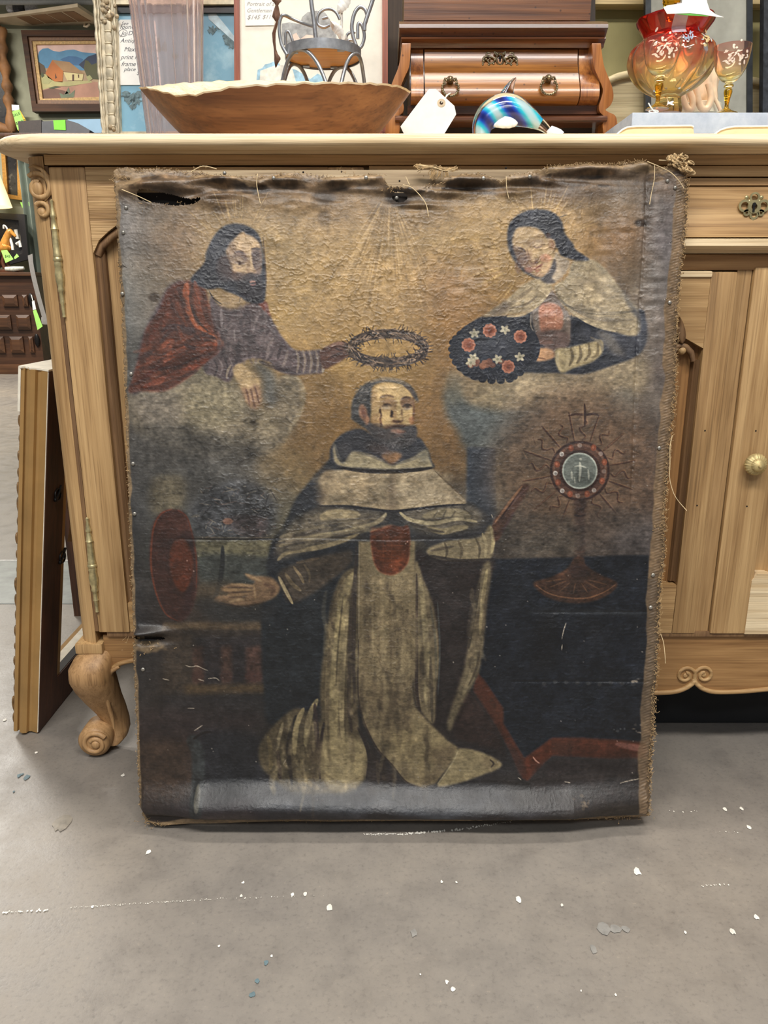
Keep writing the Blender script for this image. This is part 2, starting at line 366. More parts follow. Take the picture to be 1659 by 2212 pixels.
# ---- drawer over the middle and right part
def strip(name, prof, x0, x1, mat, parent, **kw):
    """profile [(photo row, offset in Y)] run along x"""
    out = [(YF+.02, zat(prof[0][0], YF))] + [(YF + o, zat(r, YF + o)) for r, o in prof] + [(YF+.02, zat(prof[-1][0], YF))]
    return M().prism(out, 'x', x0, x1).build(name, mat, parent, 28, **kw)
xv = P(800, 900).x
dr = strip('drawer', [(384.5, .004), (385, -.004), (400, -.005), (401.5, -.001), (404, -.003), (440, -.004), (470, -.008), (492, -.015), (507, -.024), (512, -.027), (513.5, -.022)], xv, XR, OAK, sb, label='long drawer with a bulging lower edge')
strip('drawer_moulding', [(515, -.024), (517, -.030), (531, -.031), (534, -.027), (541, -.012), (547, -.004), (548, .0)], xv, XR, OAKL, sb)
strip('rail', [(358, -.002), (359, -.004), (381, -.004), (382, -.001)], xv, XR, OAK, sb)
strip('rail', [(549, -.001), (550, -.003), (583, -.003), (584, .002)], xv, XR, wood('oak_rail2', (140, 100, 58), (182, 140, 90), 'x', .6), sb)
# escutcheon: pierced quatrefoil plate
def ring_plate(m, cx, cy, ro, ri, Y, th, n=20):
    k = mpp(Y, zat(cy, Y)); c = at(cx, cy, Y); v = []
    for (r, y) in ((ro, Y), (ri, Y), (ri, Y-th), (ro, Y-th)):
        v += [(c.x + r*k*math.cos(2*math.pi*i/n), y, c.z + r*k*math.sin(2*math.pi*i/n)) for i in range(n)]
    m.add(v, [(a*n+i, a*n+(i+1) % n, ((a+1) % 4)*n+(i+1) % n, ((a+1) % 4)*n+i) for a in range(4) for i in range(n)])
es = M(); Ye = YF-.007
for cx, cy, a, b in ((1629, 427, 11, 7), (1607, 445, 13, 8), (1648, 445, 13, 8), (1627, 464, 10, 5.5), (1611, 460, 7, 3), (1642, 460, 7, 3)): ring_plate(es, cx, cy, a, b, Ye, .003)
kk = mpp(Ye, .87); c = at(1627, 446, Ye)
ring_plate(es, 1627.5, 447, 14, 6.3, Ye, .0035)
for cx, cy, r in ((1612, 427, 4.5), (1644, 427, 4.5), (1625, 475, 4.5), (1618, 436, 5), (1639, 436, 5)): q = at(cx, cy, Ye); es.ball((q.x, Ye-.0015, q.z), r*kk, 8, (1, .5, 1))
eo = es.build('escutcheon', plain('brass_pale', (176, 164, 122), .4, .7), dr, 40, label='pierced brass escutcheon with a keyhole')
kh = M(); q = at(1627.5, 442, Ye-.001); kh.lathe([(3.9*kk, 0), (3.9*kk, .0015)], (q.x, Ye-.0045, q.z), 14, 'y')
q2 = at(1625, 452, Ye); kh.box(q2.x-1.8*kk, q2.x+2.6*kk, Ye-.0045, Ye-.003, q2.z-6*kk, q2.z+6*kk)
kh.build('keyhole', plain('keyhole_black', (8, 7, 6), .9), dr, 40)
# ---- middle door (its right edge shows) and right door
zc1, zc0 = zat(587, YF), zat(1366, YF)
xa, xb = P(1500, 900).x, P(1554, 900).x
md = M().box(xa, xb, YF-.005, YF+.03, zc0, zc1, .0035).build('door', OAKZ, sb, 30, label='door beside the right edge of the painting')
xw = P(868, 900).x
zq = zat(752, YF)
ar = [(xa, zq), (xa, zc1)] + [(xw, zc1), (xw, zq)] + [(xw + (xa-.028-xw)*t, zq + .02 + .03*math.sin(math.pi*t)) for t in np.linspace(.04, .96, 16)]
M().prism(ar, 'y', YF-.0045, YF+.03).build('rail', OAK, md, 30)
M().box(xw, xa+.001, YF-.0075, YF+.02, zc1-.008, zc1+.001, .003).build('rail_bevel', OAKL, md, 30)
M().box(xw-.05, xw, YF-.005, YF+.03, zc0, zc1, .003).build('stile', OAKZ, md)
M().box(xw, xa, YF-.0045, YF+.03, zc0, zat(1262, YF), .002).build('rail', OAK, md)
M().box(xw, xa, YF+.012, YF+.022, zc0, zc1).build('panel', wood('oak_panel', (138, 96, 52), (176, 130, 78), 'z', .6), md)
xm0 = P(1479, 950).x
M().prism([(xm0, YF+.013), (xm0+.003, YF+.005), (xm0+.007, YF+.008), (xm0+.011, YF+.001), (xa, YF+.002), (xa, YF+.02), (xm0, YF+.02)], 'z', zat(1258, YF), zat(778, YF)).build('moulding', OAKD, md, 25)
M().tube([P(1497, 780, YF), P(1493, 762, YF), P(1482, 750, YF), P(1470, 746, YF), P(1455, 752, YF)], [.004, .005, .005, .005, .004], 8).build('moulding', OAKD, md, 60)
M().lathe([(.0001, -.004), (.004, -.003), (.006, 0), (.006, .006)], (P(1473, 757).x, YF-.002, P(1473, 757).z), 14, 'y').build('carved_button', OAKZ, md, 50)
M().loft([[(P(x0, y, YF-.0015).x, YF-.0085 + .003*abs(k), zat(y, YF)) for x0, k in ((a, 1), ((a+b)/2, 0), (b, 1))] + [(P(b, y).x, YF, zat(y, YF)), (P(a, y).x, YF, zat(y, YF))] for a, b, y in ((1464, 1467, 684), (1463, 1473, 695), (1462, 1478, 710), (1462, 1480, 724), (1464, 1478, 735), (1468, 1474, 741))]).build('carved_leaf', OAKD, md, 60)
for cx, cy in ((1520, 929), (1503, 1090)):
    q = P(cx, cy); M().lathe([(.0012, 0), (.0012, .001)], (q.x, YF-.0056, q.z), 10, 'y').build('nail_hole', MATS['keyhole_black'], md, 0)
xg = P(1587, 900).x
M().box(xb+.001, xg-.0015, YF-.001, YF+.02, zc0, zat(578, YF)).build('mullion', wood('oak_mull', (150, 116, 74), (190, 154, 108), 'z', .6), sb)
rd = M().box(xg, xg+.062, YF-.007, YF+.03, zc0, zat(577, YF), .006).build('door', OAKZ, sb, 30, label='right hand door with a fluted knob')
M().box(xg+.062, xg+.58, YF-.006, YF+.03, zat(740, YF), zat(577, YF), .004).build('rail', OAK, rd)
bp = [(xg+.058, zc0), (xg+.058, zat(1250, YF)), (xg+.066, zat(1236, YF)), (xg+.085, zat(1237, YF)), (xg+.105, zat(1246, YF)), (xg+.2, zat(1262, YF)), (xg+.58, zat(1262, YF)), (xg+.58, zc0)]
M().prism(bp, 'y', YF-.0075, YF+.03).build('rail', OAKL, rd, 30)
M().box(xg+.06, xg+.58, YF+.012, YF+.022, zc0, zat(580, YF)).build('panel', OAKZ, rd)
M().box(xg+.58, xg+.64, YF-.006, YF+.03, zc0, zat(577, YF), .004).build('stile', OAKZ, rd)
q = P(1632, 1003, YF-.02); kk = mpp(YF, .5)
M().lathe([(8*kk, .014), (8*kk, .006), (12*kk, .004), (22*kk, .001), (23.5*kk, -.003), (22.5*kk, -.006), (20*kk, -.008), (15*kk, -.0105), (14.5*kk, -.0105), (13*kk, -.013), (9*kk, -.0155), (4*kk, -.017), (2.5*kk, -.0195), (.1*kk, -.02)], (q.x, YF-.018, q.z), 56, 'y', lambda a, k: 1 + (.035 if 4 <= k <= 11 else 0)*math.cos(a*22)).build('knob', plain('brass_knob', (186, 166, 116), .5, .35), rd, 30, label='fluted brass knob')
for cx, cy in ((1628, 929), (1609, 1091)):
    p_ = P(cx, cy); M().lathe([(.0012, 0), (.0012, .001)], (p_.x, YF-.0076, p_.z), 10, 'y').build('nail_hole', MATS['keyhole_black'], rd, 0)
# ---- apron with scrolled lower edge
def apx(px, py): return XZ(px, py)
edge = [apx(232, 1470), apx(238, 1455), apx(250, 1443), apx(270, 1435), apx(300, 1431)] + [apx(360, 1436), apx(500, 1470), apx(700, 1492), apx(900, 1498), apx(1100, 1499), apx(1300, 1503), apx(1420, 1501), apx(1460, 1498), apx(1482, 1490), apx(1494, 1482), apx(1500, 1476), apx(1506, 1483), apx(1520, 1493), apx(1545, 1499), apx(1600, 1498), apx(1659, 1493)]
edge = [tuple(q) for q in spline(edge, 4)]
ze = edge[-1][1]; edge += [(1.0, ze+.01), (1.4, ze+.03), (XR-.06, ze+.03), (XR-.02, ze)]
zap = zat(1373, YF)
M().prism([(edge[0][0], zap)] + edge + [(XR-.02, zap)], 'y', YF+.002, YF+.024).build('apron', wood('oak_apron', (134, 96, 56), (174, 134, 86), 'x', .6), sb, 30)
M().tube([(a, YF+.001, b+.0035) for a, b in edge[:-4]], .0042, 8).build('apron_bead', OAK, sb, 60)
M().box(P(232, 1370).x, XR-.01, YF-.003, YF+.02, zap-.001, zat(1362, YF), .0025).build('bottom_moulding', OAKD, sb)
for cx, cy, fl_, a0 in ((1481, 1459, 1, 5.6), (1521, 1458, -1, 3.8)):
    M().tube(spiral(cx, cy, 22, 6, 1.35, a0, YF+.001, fl_), [.0030]*44, 8).build('apron_scroll', OAK, sb, 60)
    q = P(cx, cy+1); M().ball((q.x, YF+.001, q.z), .004, 8, (1, .5, 1)).build('scroll_button', OAK, sb, 60)
# post foot moulding
zb = zat(1395, YF)
M().box(XL-.004, P(222, 1380).x, YF-.007, YF+.09, zb-.012, zb+.006, .003).build('post_moulding', OAKZ, sb)
M().box(XL-.002, P(222, 1380).x, YF-.005, YF+.09, zb-.05, zb-.01, .004).build('post_block', OAKZ, sb)
# cabriole front leg ending in a scroll
def leg(sx=0, mirror=False):
    rows = [(1385, 206, 30, -.004), (1400, 205, 33, -.014), (1420, 200, 41, -.026), (1442, 197, 46, -.032), (1462, 198, 47, -.030), (1484, 203, 44, -.020), (1508, 211, 38, -.006), (1532, 222, 32, .008), (1554, 232, 27, .014), (1572, 238, 24, .012), (1590, 238, 22, .004), (1604, 230, 20, -.002)]
    rg = []
    for y, cx, hw, oy in rows:
        z = zat(y, YF + oy + .03); k = mpp(YF, z); x = xat(cx, YF, z); a = hw*k
        pts = []
        for i in range(16):
            t = 2*math.pi*i/16; cc, ss = math.cos(t), math.sin(t)
            sq = (abs(cc)**3 + abs(ss)**3)**(-1/3)
            pts.append((x + a*sq*cc*.98, YF + .034 + oy + a*.95*sq*ss, z))
        rg.append(pts)
    m = M().loft(rg)
    c = at(207, 1597, YF+.012); k = mpp(YF, .05); R = 35*k
    # scroll drum and its volute
    m.lathe([(.2*R, -.030), (.8*R, -.029), (R, -.022), (1.02*R, 0), (R, .02), (.8*R, .028), (.2*R, .029)], (c.x, c.y+.014, R+.001), 28, 'y')
    if mirror: m.v = [(sx - (a-0), b, c_) for a, b, c_ in m.v]
    return m, c, R, k
m, c, R, k = leg()
lg = m.build('leg', wood('oak_leg', (150, 114, 74), (192, 152, 106), 'z', .55, 1, bump=.25), sb, 50, label='cabriole front leg with a scroll foot')
def vol(cx, cz, r0, r1, turns, a0, Y): return [(cx + (r0+(r1-r0)*t)*math.cos(a0+turns*2*math.pi*t), Y, cz + (r0+(r1-r0)*t)*math.sin(a0+turns*2*math.pi*t)) for t in np.linspace(0, 1, 40)]
M().tube(vol(c.x+.004, R+.001, R*.78, R*.3, 1.3, .6, c.y-.015), [.0045]*40, 8).build('volute', MATS['oak_leg'], lg, 60)
M().ball((c.x+.006, c.y-.017, R+.0005), R*.27, 10, (1, .5, 1)).build('scroll_button', MATS['oak_leg'], lg, 60)
M().tube([at(258, 1440, YF-.002), at(240, 1449, YF-.003), at(230, 1470, YF-.006), at(229, 1492, YF-.004), at(234, 1520, YF+.002), at(243, 1552, YF+.010), at(246, 1574, YF+.006)], [.003, .005, .005, .0045, .004, .0035, .002], 8).build('leg_bead', MATS['oak_leg'], lg, 60)
m2, c2, R2, k2 = leg(mirror=True, sx=2*xat(207, YF, .05) + (1.55 - xat(207, YF, .05)))
m2.build('leg', MATS['oak_leg'], sb, 50)
for x in (XL+.03, XR-.06): M().prism([(x, YB-.06), (x+.04, YB-.06), (x+.04, YB-.02), (x, YB-.02)], 'z', 0, .25).build('leg', OAKZ, sb)

cs = M().box(.12, 1.45, 1.30, 1.62, .001, .12, .01).build('dark_filler', plain('filler_black', (20, 20, 21), .8), None, 30)  # added block standing in for the darkness under the sideboard
tag(cs, 'added flat black block filling the dark area underneath the right half of the sideboard', 'case')
# ================================================================== the picture on the canvas, brushed into an array (flat paint)
PX0, PY0, PW, PH = 228, 335, 1284, 1472
prng = np.random.default_rng(5)
yy, xx = np.mgrid[0:PH, 0:PW].astype(np.float32); xx += PX0; yy += PY0
def blur(a, r):
    r = int(round(r))
    if r < 1: return a
    for ax in (0, 1):
        for _ in range(2):
            p = [(0, 0)]*a.ndim; p[ax] = (r+1, r)
            c = np.cumsum(np.pad(a, p, mode='edge'), axis=ax, dtype=np.float64)
            n = a.shape[ax]
            hi = np.take(c, np.arange(2*r+1, 2*r+1+n), axis=ax); lo = np.take(c, np.arange(0, n), axis=ax)
            a = ((hi-lo)/(2*r+1)).astype(np.float32)
    return a
def fnoise(sx, sy, seed=0):
    """smooth noise with features of about sx by sy pixels, -1..1"""
    g = np.random.default_rng(seed).normal(size=(int(PH/sy)+4, int(PW/sx)+4)).astype(np.float32)
    u = np.arange(PW)/sx; v = np.arange(PH)/sy
    iu = u.astype(int); iv = v.astype(int); fu = (u-iu).astype(np.float32); fv = (v-iv).astype(np.float32)
    fu = fu*fu*(3-2*fu); fv = fv*fv*(3-2*fv)
    a = g[iv][:, iu]*(1-fu) + g[iv][:, iu+1]*fu; b = g[iv+1][:, iu]*(1-fu) + g[iv+1][:, iu+1]*fu
    return (a*(1-fv)[:, None] + b*fv[:, None])*.6
def crnd(sx, sy, seed): return fnoise(sx, sy, seed)*.55 + fnoise(sx/2.1, sy/2.1, seed+1)*.3 + fnoise(sx/4.3, sy/4.3, seed+2)*.2
# ground: colours seen on a coarse grid
gx = [250, 380, 500, 620, 740, 860, 980, 1100, 1220, 1340, 1440]
rows = {345: '112 90 62|112 90 62|112 90 62|112 90 62|114 92 64|114 92 64|112 90 62|112 90 62|110 90 66|104 88 70|100 84 68',
415: '90 72 52|92 74 54|98 78 56|98 80 58|94 78 58|92 76 56|100 82 58|100 82 58|98 80 60|92 80 66|92 80 70',
450: '96 94 92|122 104 80|138 117 82|134 114 82|132 110 78|128 106 74|148 124 86|150 126 84|144 120 82|116 98 74|96 90 88',
520: '98 98 98|122 102 78|140 118 76|150 128 86|148 124 82|146 122 78|152 128 84|150 124 78|150 124 80|122 92 58|100 96 98',
600: '98 102 102|116 100 78|142 118 76|150 126 80|152 126 78|156 128 80|142 110 68|140 114 68|150 122 80|110 94 74|106 104 104',
700: '86 92 94|104 94 82|130 108 70|152 126 76|154 126 76|156 127 78|132 100 58|126 96 54|130 110 76|118 108 94|102 95 90',
800: '72 74 76|96 92 80|110 98 72|132 104 60|140 113 64|140 113 64|122 93 54|108 98 78|118 106 84|122 110 88|102 94 90',
900: '74 74 72|92 86 72|100 92 74|112 91 60|120 92 50|118 90 50|118 89 52|92 93 86|104 94 78|88 79 68|88 85 84',
1000: '62 62 62|70 68 64|78 76 72|112 90 56|110 86 50|108 84 48|110 84 50|78 82 80|88 74 60|88 70 56|78 72 72',
1100: '56 58 62|74 74 70|68 72 74|92 88 68|84 78 60|84 78 60|70 72 72|80 80 74|82 68 56|80 66 56|72 65 66',
1200: '50 54 60|62 60 52|64 64 54|60 56 48|50 50 50|50 50 50|48 48 50|58 54 52|60 56 54|60 56 54|72 68 70',
1300: '46 50 56|60 48 40|58 54 46|44 46 48|40 42 44|38 40 42|38 38 42|28 33 42|28 34 44|30 37 48|52 54 60',
1400: '46 48 54|56 49 43|48 46 46|34 40 46|36 38 42|36 36 40|30 32 36|24 29 37|30 36 46|34 41 52|48 52 60',
1500: '50 48 48|52 47 44|46 44 43|36 39 42|38 38 40|36 34 36|36 33 33|27 33 42|36 44 54|34 42 54|40 45 52',
1600: '60 50 44|50 42 42|42 42 46|58 52 46|50 48 46|46 44 44|50 44 42|34 36 42|40 46 56|58 46 46|70 62 60',
1680: '62 50 40|52 46 44|44 44 48|50 47 46|50 48 48|48 46 48|50 48 50|54 50 49|54 50 51|62 55 50|68 60 52',
1725: '54 46 42|52 48 50|54 56 62|58 62 70|60 64 72|60 64 72|60 64 72|60 60 66|58 54 54|60 54 50|66 58 50',
1748: '52 42 38|50 42 44|46 40 44|40 36 38|38 33 33|38 33 33|38 33 33|40 34 32|44 38 34|52 45 38|62 54 44',
1800: '96 80 62|90 74 58|84 70 54|82 68 52|82 68 52|82 68 52|82 68 52|82 68 52|84 70 54|90 74 56|96 80 62'}
ry = sorted(rows); G = np.array([[[float(v) for v in c.split()] for c in rows[r].split('|')] for r in ry], np.float32)
def interp_grid():
    u = np.interp(xx[0], gx, np.arange(len(gx))); v = np.interp(yy[:, 0], ry, np.arange(len(ry)))
    iu = np.minimum(u.astype(int), len(gx)-2); iv = np.minimum(v.astype(int), len(ry)-2)
    fu = (u-iu)[None, :, None]; fv = (v-iv)[:, None, None]
    fu = fu*fu*(3-2*fu)*.5+fu*.5
    return (G[iv][:, iu]*(1-fu)*(1-fv) + G[iv][:, iu+1]*fu*(1-fv) + G[iv+1][:, iu]*(1-fu)*fv + G[iv+1][:, iu+1]*fu*fv).astype(np.float32)
wx = fnoise(60, 60, 90)*16; wy = fnoise(60, 60, 91)*16
IMG = interp_grid()
ii = np.clip((yy-PY0+wy).astype(int), 0, PH-1); jj = np.clip((xx-PX0+wx).astype(int), 0, PW-1); IMG = blur(IMG[ii, jj], 3)
IMG *= (1 + .10*crnd(90, 70, 20) + .06*crnd(24, 18, 23))[..., None]
def pts(s): return [tuple(float(q) for q in p.split(',')) for p in s.split()]
def clipbox(p, m):
    p = np.asarray(p); x0 = int(max(0, p[:, 0].min()-m-PX0)); x1 = int(min(PW, p[:, 0].max()+m+1-PX0)); y0 = int(max(0, p[:, 1].min()-m-PY0)); y1 = int(min(PH, p[:, 1].max()+m+1-PY0))
    return x0, x1, y0, y1
def lay(box, a, col, tex=0.0, seed=1):
    x0, x1, y0, y1 = box
    c = np.asarray(col, np.float32)
    if c.ndim == 1: c = c[None, None, :]
    if tex: c = c*(1 + tex*TEX[y0:y1, x0:x1, None])
    IMG[y0:y1, x0:x1] = IMG[y0:y1, x0:x1]*(1-a[..., None]) + c*a[..., None]
TEX = crnd(26, 22, 50)*.9 + fnoise(7, 5, 55)*.35
def poly(s, col, soft=1.5, op=1.0, smooth=True, tex=.12, col2=None, dirn=None):
    """filled shape; COL2 + DIRN (x0,y0,x1,y1) blends towards a second colour"""
    p = pts(s) if isinstance(s, str) else s
    if smooth: p = spline(p, 5, True)
    box = clipbox(p, soft*3+2); x0, x1, y0, y1 = box
    if x1 <= x0 or y1 <= y0: return
    X = xx[y0:y1, x0:x1]; Y = yy[y0:y1, x0:x1]; ins = np.zeros(X.shape, bool); n = len(p)
    for i in range(n):
        ax, ay = p[i]; bx, by = p[(i+1) % n]
        if ay == by: continue
        ins ^= ((ay > Y) != (by > Y)) & (X < (bx-ax)*(Y-ay)/(by-ay)+ax)
    a = blur(ins.astype(np.float32), soft)*op
    c = np.asarray(col, np.float32)
    if col2 is not None:
        d = dirn; L = (d[2]-d[0])**2+(d[3]-d[1])**2
        t = np.clip(((X-d[0])*(d[2]-d[0])+(Y-d[1])*(d[3]-d[1]))/L, 0, 1)[..., None]
        c = c[None, None]*(1-t) + np.asarray(col2, np.float32)[None, None]*t
    lay(box, a, c, tex)
def stroke(s, w, col, soft=1.0, op=1.0, tex=.1, taper=True):
    p = pts(s) if isinstance(s, str) else s
    if len(p) > 2: p = spline(p, 5)
    if w >= 4.5: soft = max(soft, w*.36); w = w*1.08
    p = [tuple(q) for q in p]; box = clipbox(p, w+soft*3+2); x0, x1, y0, y1 = box
    if x1 <= x0 or y1 <= y0: return
    X = xx[y0:y1, x0:x1]; Y = yy[y0:y1, x0:x1]; best = np.full(X.shape, -1e9, np.float32); n = len(p)-1
    for i in range(n):
        ax, ay = p[i]; bx, by = p[i+1]; dx, dy = bx-ax, by-ay; L = dx*dx+dy*dy+1e-6
        t = np.clip(((X-ax)*dx+(Y-ay)*dy)/L, 0, 1); d = np.hypot(X-ax-t*dx, Y-ay-t*dy)
        g = (i+t)/n; ww = w/2*(np.sqrt(np.clip(4*g*(1-g), 0, 1))*.75+.25) if taper else w/2
        best = np.maximum(best, ww-d)
    a = np.clip(best/max(soft, .6)+.5, 0, 1); a = a*a*(3-2*a)*op
    if w >= 4.5: a = a*(1+.30*TEX[y0:y1, x0:x1]).clip(0, 1.25); a = np.clip(a, 0, 1)
    lay(box, a.astype(np.float32), col, tex)
def dot(x, y, rx, ry, col, soft=1.0, op=1.0, tex=.05):
    box = clipbox([(x-rx, y-ry), (x+rx, y+ry)], soft*3+2); x0, x1, y0, y1 = box
    X = xx[y0:y1, x0:x1]; Y = yy[y0:y1, x0:x1]
    d = (1-np.hypot((X-x)/rx, (Y-y)/ry))*min(rx, ry)
    a = np.clip(d/max(soft, .6)+.5, 0, 1); a = a*a*(3-2*a)*op; lay(box, a.astype(np.float32), col, tex)
# ---- rays of light from above
for i in range(70):
    t = prng.uniform(-.85, .75); L = prng.uniform(120, 260); x0 = 842 + t*30; y0 = 432 + prng.uniform(0, 30)
    c = (178, 152, 106) if prng.random() < .6 else (120, 98, 62)
    stroke([(x0, y0), (x0 + t*L*.75, y0 + L)], prng.uniform(1.5, 5), c, 1.5, prng.uniform(.12, .4))
for i in range(34):
    a = prng.uniform(-2.9, -.25); cx, cy = (515, 545) if i % 2 else (1160, 530); r0, r1 = prng.uniform(70, 84), prng.uniform(95, 150)
    stroke([(cx+r0*math.cos(a), cy+r0*math.sin(a)), (cx+r1*math.cos(a), cy+r1*math.sin(a))], 2.2, (172, 148, 98), 1.2, .35)
for i in range(24):
    a = prng.uniform(2.2, 3.6); r0, r1 = 66, prng.uniform(90, 160)
    stroke([(1150+r0*math.cos(a), 560+r0*math.sin(a)), (1150+r1*math.cos(a), 560+r1*math.sin(a))], 2, (176, 150, 94), 1.2, .35)
# ---- clouds
poly('282,846 330,836 392,826 440,806 480,812 515,840 530,868 560,884 600,880 598,830 620,805 645,815 656,850 650,890 634,925 612,960 570,985 500,992 420,985 350,960 300,940 282,900', (106, 99, 82), 7, .92, tex=.35)
poly('340,850 400,838 440,850 450,890 410,910 360,900', (120, 113, 92), 9, .55, tex=.4); poly('290,860 330,850 350,880 330,910 296,905', (118, 112, 98), 8, .5, tex=.4); poly('470,905 520,890 560,900 570,940 520,960 470,950', (104, 97, 80), 9, .6, tex=.4); poly('380,930 430,918 480,935 470,965 400,965', (92, 88, 76), 10, .6, tex=.4)
poly('430,815 470,815 505,835 520,870 512,905 470,925 420,915 400,870', (134, 127, 100), 14, .75, tex=.3)
poly('285,850 330,842 380,850 395,900 350,930 300,915', (112, 106, 96), 14, .7, tex=.3)
poly('555,890 590,880 605,905 590,940 560,940', (122, 114, 92), 9, .7, tex=.3)
stroke('606,815 640,818 655,845 650,885 634,915 618,940', 9, (134, 124, 98), 6, .55, .3)
poly('545,780 590,800 600,840 598,880 570,868 566,820', (78, 84, 86), 8, .8, tex=.25)
poly('330,915 400,925 480,945 560,960 600,975 590,1000 520,1020 400,1030 300,1010 285,940', (68, 68, 66), 16, .75, tex=.3)
poly('560,985 620,965 660,985 660,1040 620,1070 585,1060 560,1020', (122, 104, 70), 10, .6, tex=.25)
poly('965,830 990,800 1040,822 1080,818 1130,805 1200,806 1290,800 1340,778 1385,768 1400,800 1385,850 1340,880 1250,885 1160,890 1100,885 1050,905 1000,890 970,870', (126, 114, 90), 12, .85, tex=.28)
poly('1085,830 1140,815 1200,815 1220,840 1180,865 1130,870 1095,858', (146, 132, 102), 11, .6, tex=.3)
poly('1300,790 1340,778 1385,780 1385,830 1345,850 1310,835', (140, 128, 102), 10, .6, tex=.3)
poly('1030,830 1080,840 1090,880 1060,905 1020,895', (136, 124, 94), 10, .5, tex=.3)
poly('1318,850 1345,840 1370,850 1372,890 1350,918 1325,905', (104, 108, 104), 8, .7, tex=.2)
poly('960,850 985,838 1010,870 1060,885 1110,890 1170,880 1178,905 1150,940 1130,965 1100,985 1085,1010 1075,975 1010,970 988,930 966,900', (76, 86, 88), 8, .95, tex=.2)
poly('975,800 990,812 1000,850 985,875 965,868 962,830', (110, 108, 92), 8, .6)
poly('1009,965 1072,968 1073,1040 1072,1130 1050,1120 1008,1105 1008,1030', (52, 61, 74), 3, .97, False, .15)
poly('1073,980 1110,965 1150,930 1190,930 1170,980 1140,1040 1105,1080 1075,1110', (88, 88, 76), 10, .8, tex=.25)
# ---- ground behind the monk, left: hazy bank, trees, table with the crimson hat
poly('282,1010 420,1000 560,1010 640,1050 630,1110 560,1150 440,1160 300,1120', (78, 80, 78), 18, .45, tex=.3)
poly('330,1035 395,1032 392,1100 330,1110', (96, 88, 66), 8, .7, tex=.25)
poly('415,1090 470,1050 520,1035 570,1055 596,1090 592,1140 560,1162 430,1162 412,1130', (64, 68, 74), 10, .85, tex=.5)
for i in range(150):
    x, y = prng.uniform(430, 595), prng.uniform(1050, 1160)
    stroke([(x, y), (x+prng.normal()*14, y+prng.normal()*9)], prng.uniform(1.2, 2.6), [(100, 104, 106), (46, 46, 50), (92, 80, 76), (120, 116, 104)][i % 4], 1, .55)
poly('480,1120 530,1115 575,1120 570,1158 540,1160 500,1140', (70, 58, 58), 6, .6, tex=.5)
dot(492, 1126, 11, 7, (112, 82, 68), 3, .8)
poly('424,1168 520,1166 590,1172 584,1205 520,1200 480,1198 428,1206', (102, 99, 74), 4, .8, tex=.4)
poly('428,1200 520,1200 600,1210 580,1250 500,1260 440,1262', (58, 64, 62), 8, .9, tex=.25)
stroke('481,1180 480,1220 474,1262 462,1296', 10, (38, 42, 44), 4, .8)
poly('424,1265 500,1258 480,1300 440,1310 420,1300', (84, 72, 54), 8, .6)
stroke('400,1164 520,1165 640,1165 790,1166', 3.2, (36, 34, 36), 1.2, .8)
stroke('420,1160 520,1161 600,1161', 1.4, (132, 118, 96), 1, .35)
poly('372,1100 398,1108 414,1150 424,1200 426,1260 416,1310 392,1342 362,1330 340,1290 326,1230 324,1180 332,1130 350,1106', (74, 42, 36), 3, .97, tex=.16)
stroke('372,1100 348,1110 332,1140 326,1190 328,1240 340,1290 358,1326 384,1341', 4, (136, 62, 42), 2, .75)
stroke('384,1102 404,1118 416,1160 424,1210 424,1270', 3.4, (120, 56, 40), 2, .7)
poly('372,1116 396,1120 410,1150 414,1166 380,1162 352,1166 340,1150 350,1124', (94, 54, 46), 5, .7)
poly('380,1164 410,1150 416,1180 412,1230 414,1290 398,1330 400,1250 376,1210', (46, 32, 36), 7, .65)
poly('388,1164 402,1168 414,1196 416,1230 408,1264 394,1279 378,1262 368,1230 366,1196 374,1172', (132, 54, 32), 2.5, .97, tex=.18)
poly('398,1180 412,1210 412,1240 400,1262 396,1220', (116, 48, 32), 6, .6)
poly('352,1346 566,1340 570,1362 350,1362', (86, 71, 51), 3, .9, False, .2)
poly('348,1362 570,1362 570,1376 344,1376', (58, 50, 42), 4, .8, False, .2)
poly('354,1372 420,1372 418,1500 352,1500', (70, 60, 49), 8, .8, False, .25)
poly('424,1376 572,1372 575,1484 424,1482', (48, 44, 46), 8, .9, False, .25)
for x, wd, c in ((428, 22, (88, 62, 50)), (489, 22, (92, 66, 54)), (548, 32, (90, 62, 52))):
    poly([(x-wd/2, 1398), (x+wd/2, 1394), (x+wd/2+2, 1476), (x-wd/2, 1478)], c, 4, .75, False, .3)
    dot(x, 1460, wd*.6, 12, (c[0]-18, c[1]-14, c[2]-8), 4, .6)
poly('400,1479 574,1476 574,1498 398,1502', (84, 68, 45), 4, .85, False, .2)
poly('350,1500 570,1500 560,1530 340,1540', (48, 46, 48), 8, .7, False, .2)
poly('300,1530 420,1535 560,1540 545,1580 420,1600 300,1590', (60, 50, 50), 14, .6, tex=.25)
poly('430,1590 470,1575 560,1590 570,1640 560,1690 440,1690', (38, 40, 46), 10, .85, tex=.2)
poly('300,1610 400,1600 415,1640 410,1710 305,1720', (72, 56, 44), 14, .8, tex=.25)
stroke('418,1600 428,1630 430,1690 432,1735', 26, (52, 58, 60), 5, .75, .3, False)
stroke('418,1596 436,1584 456,1580', 5, (36, 30, 28), 2, .8)
stroke('432,1690 434,1735', 12, (112, 112, 100), 3, .6)
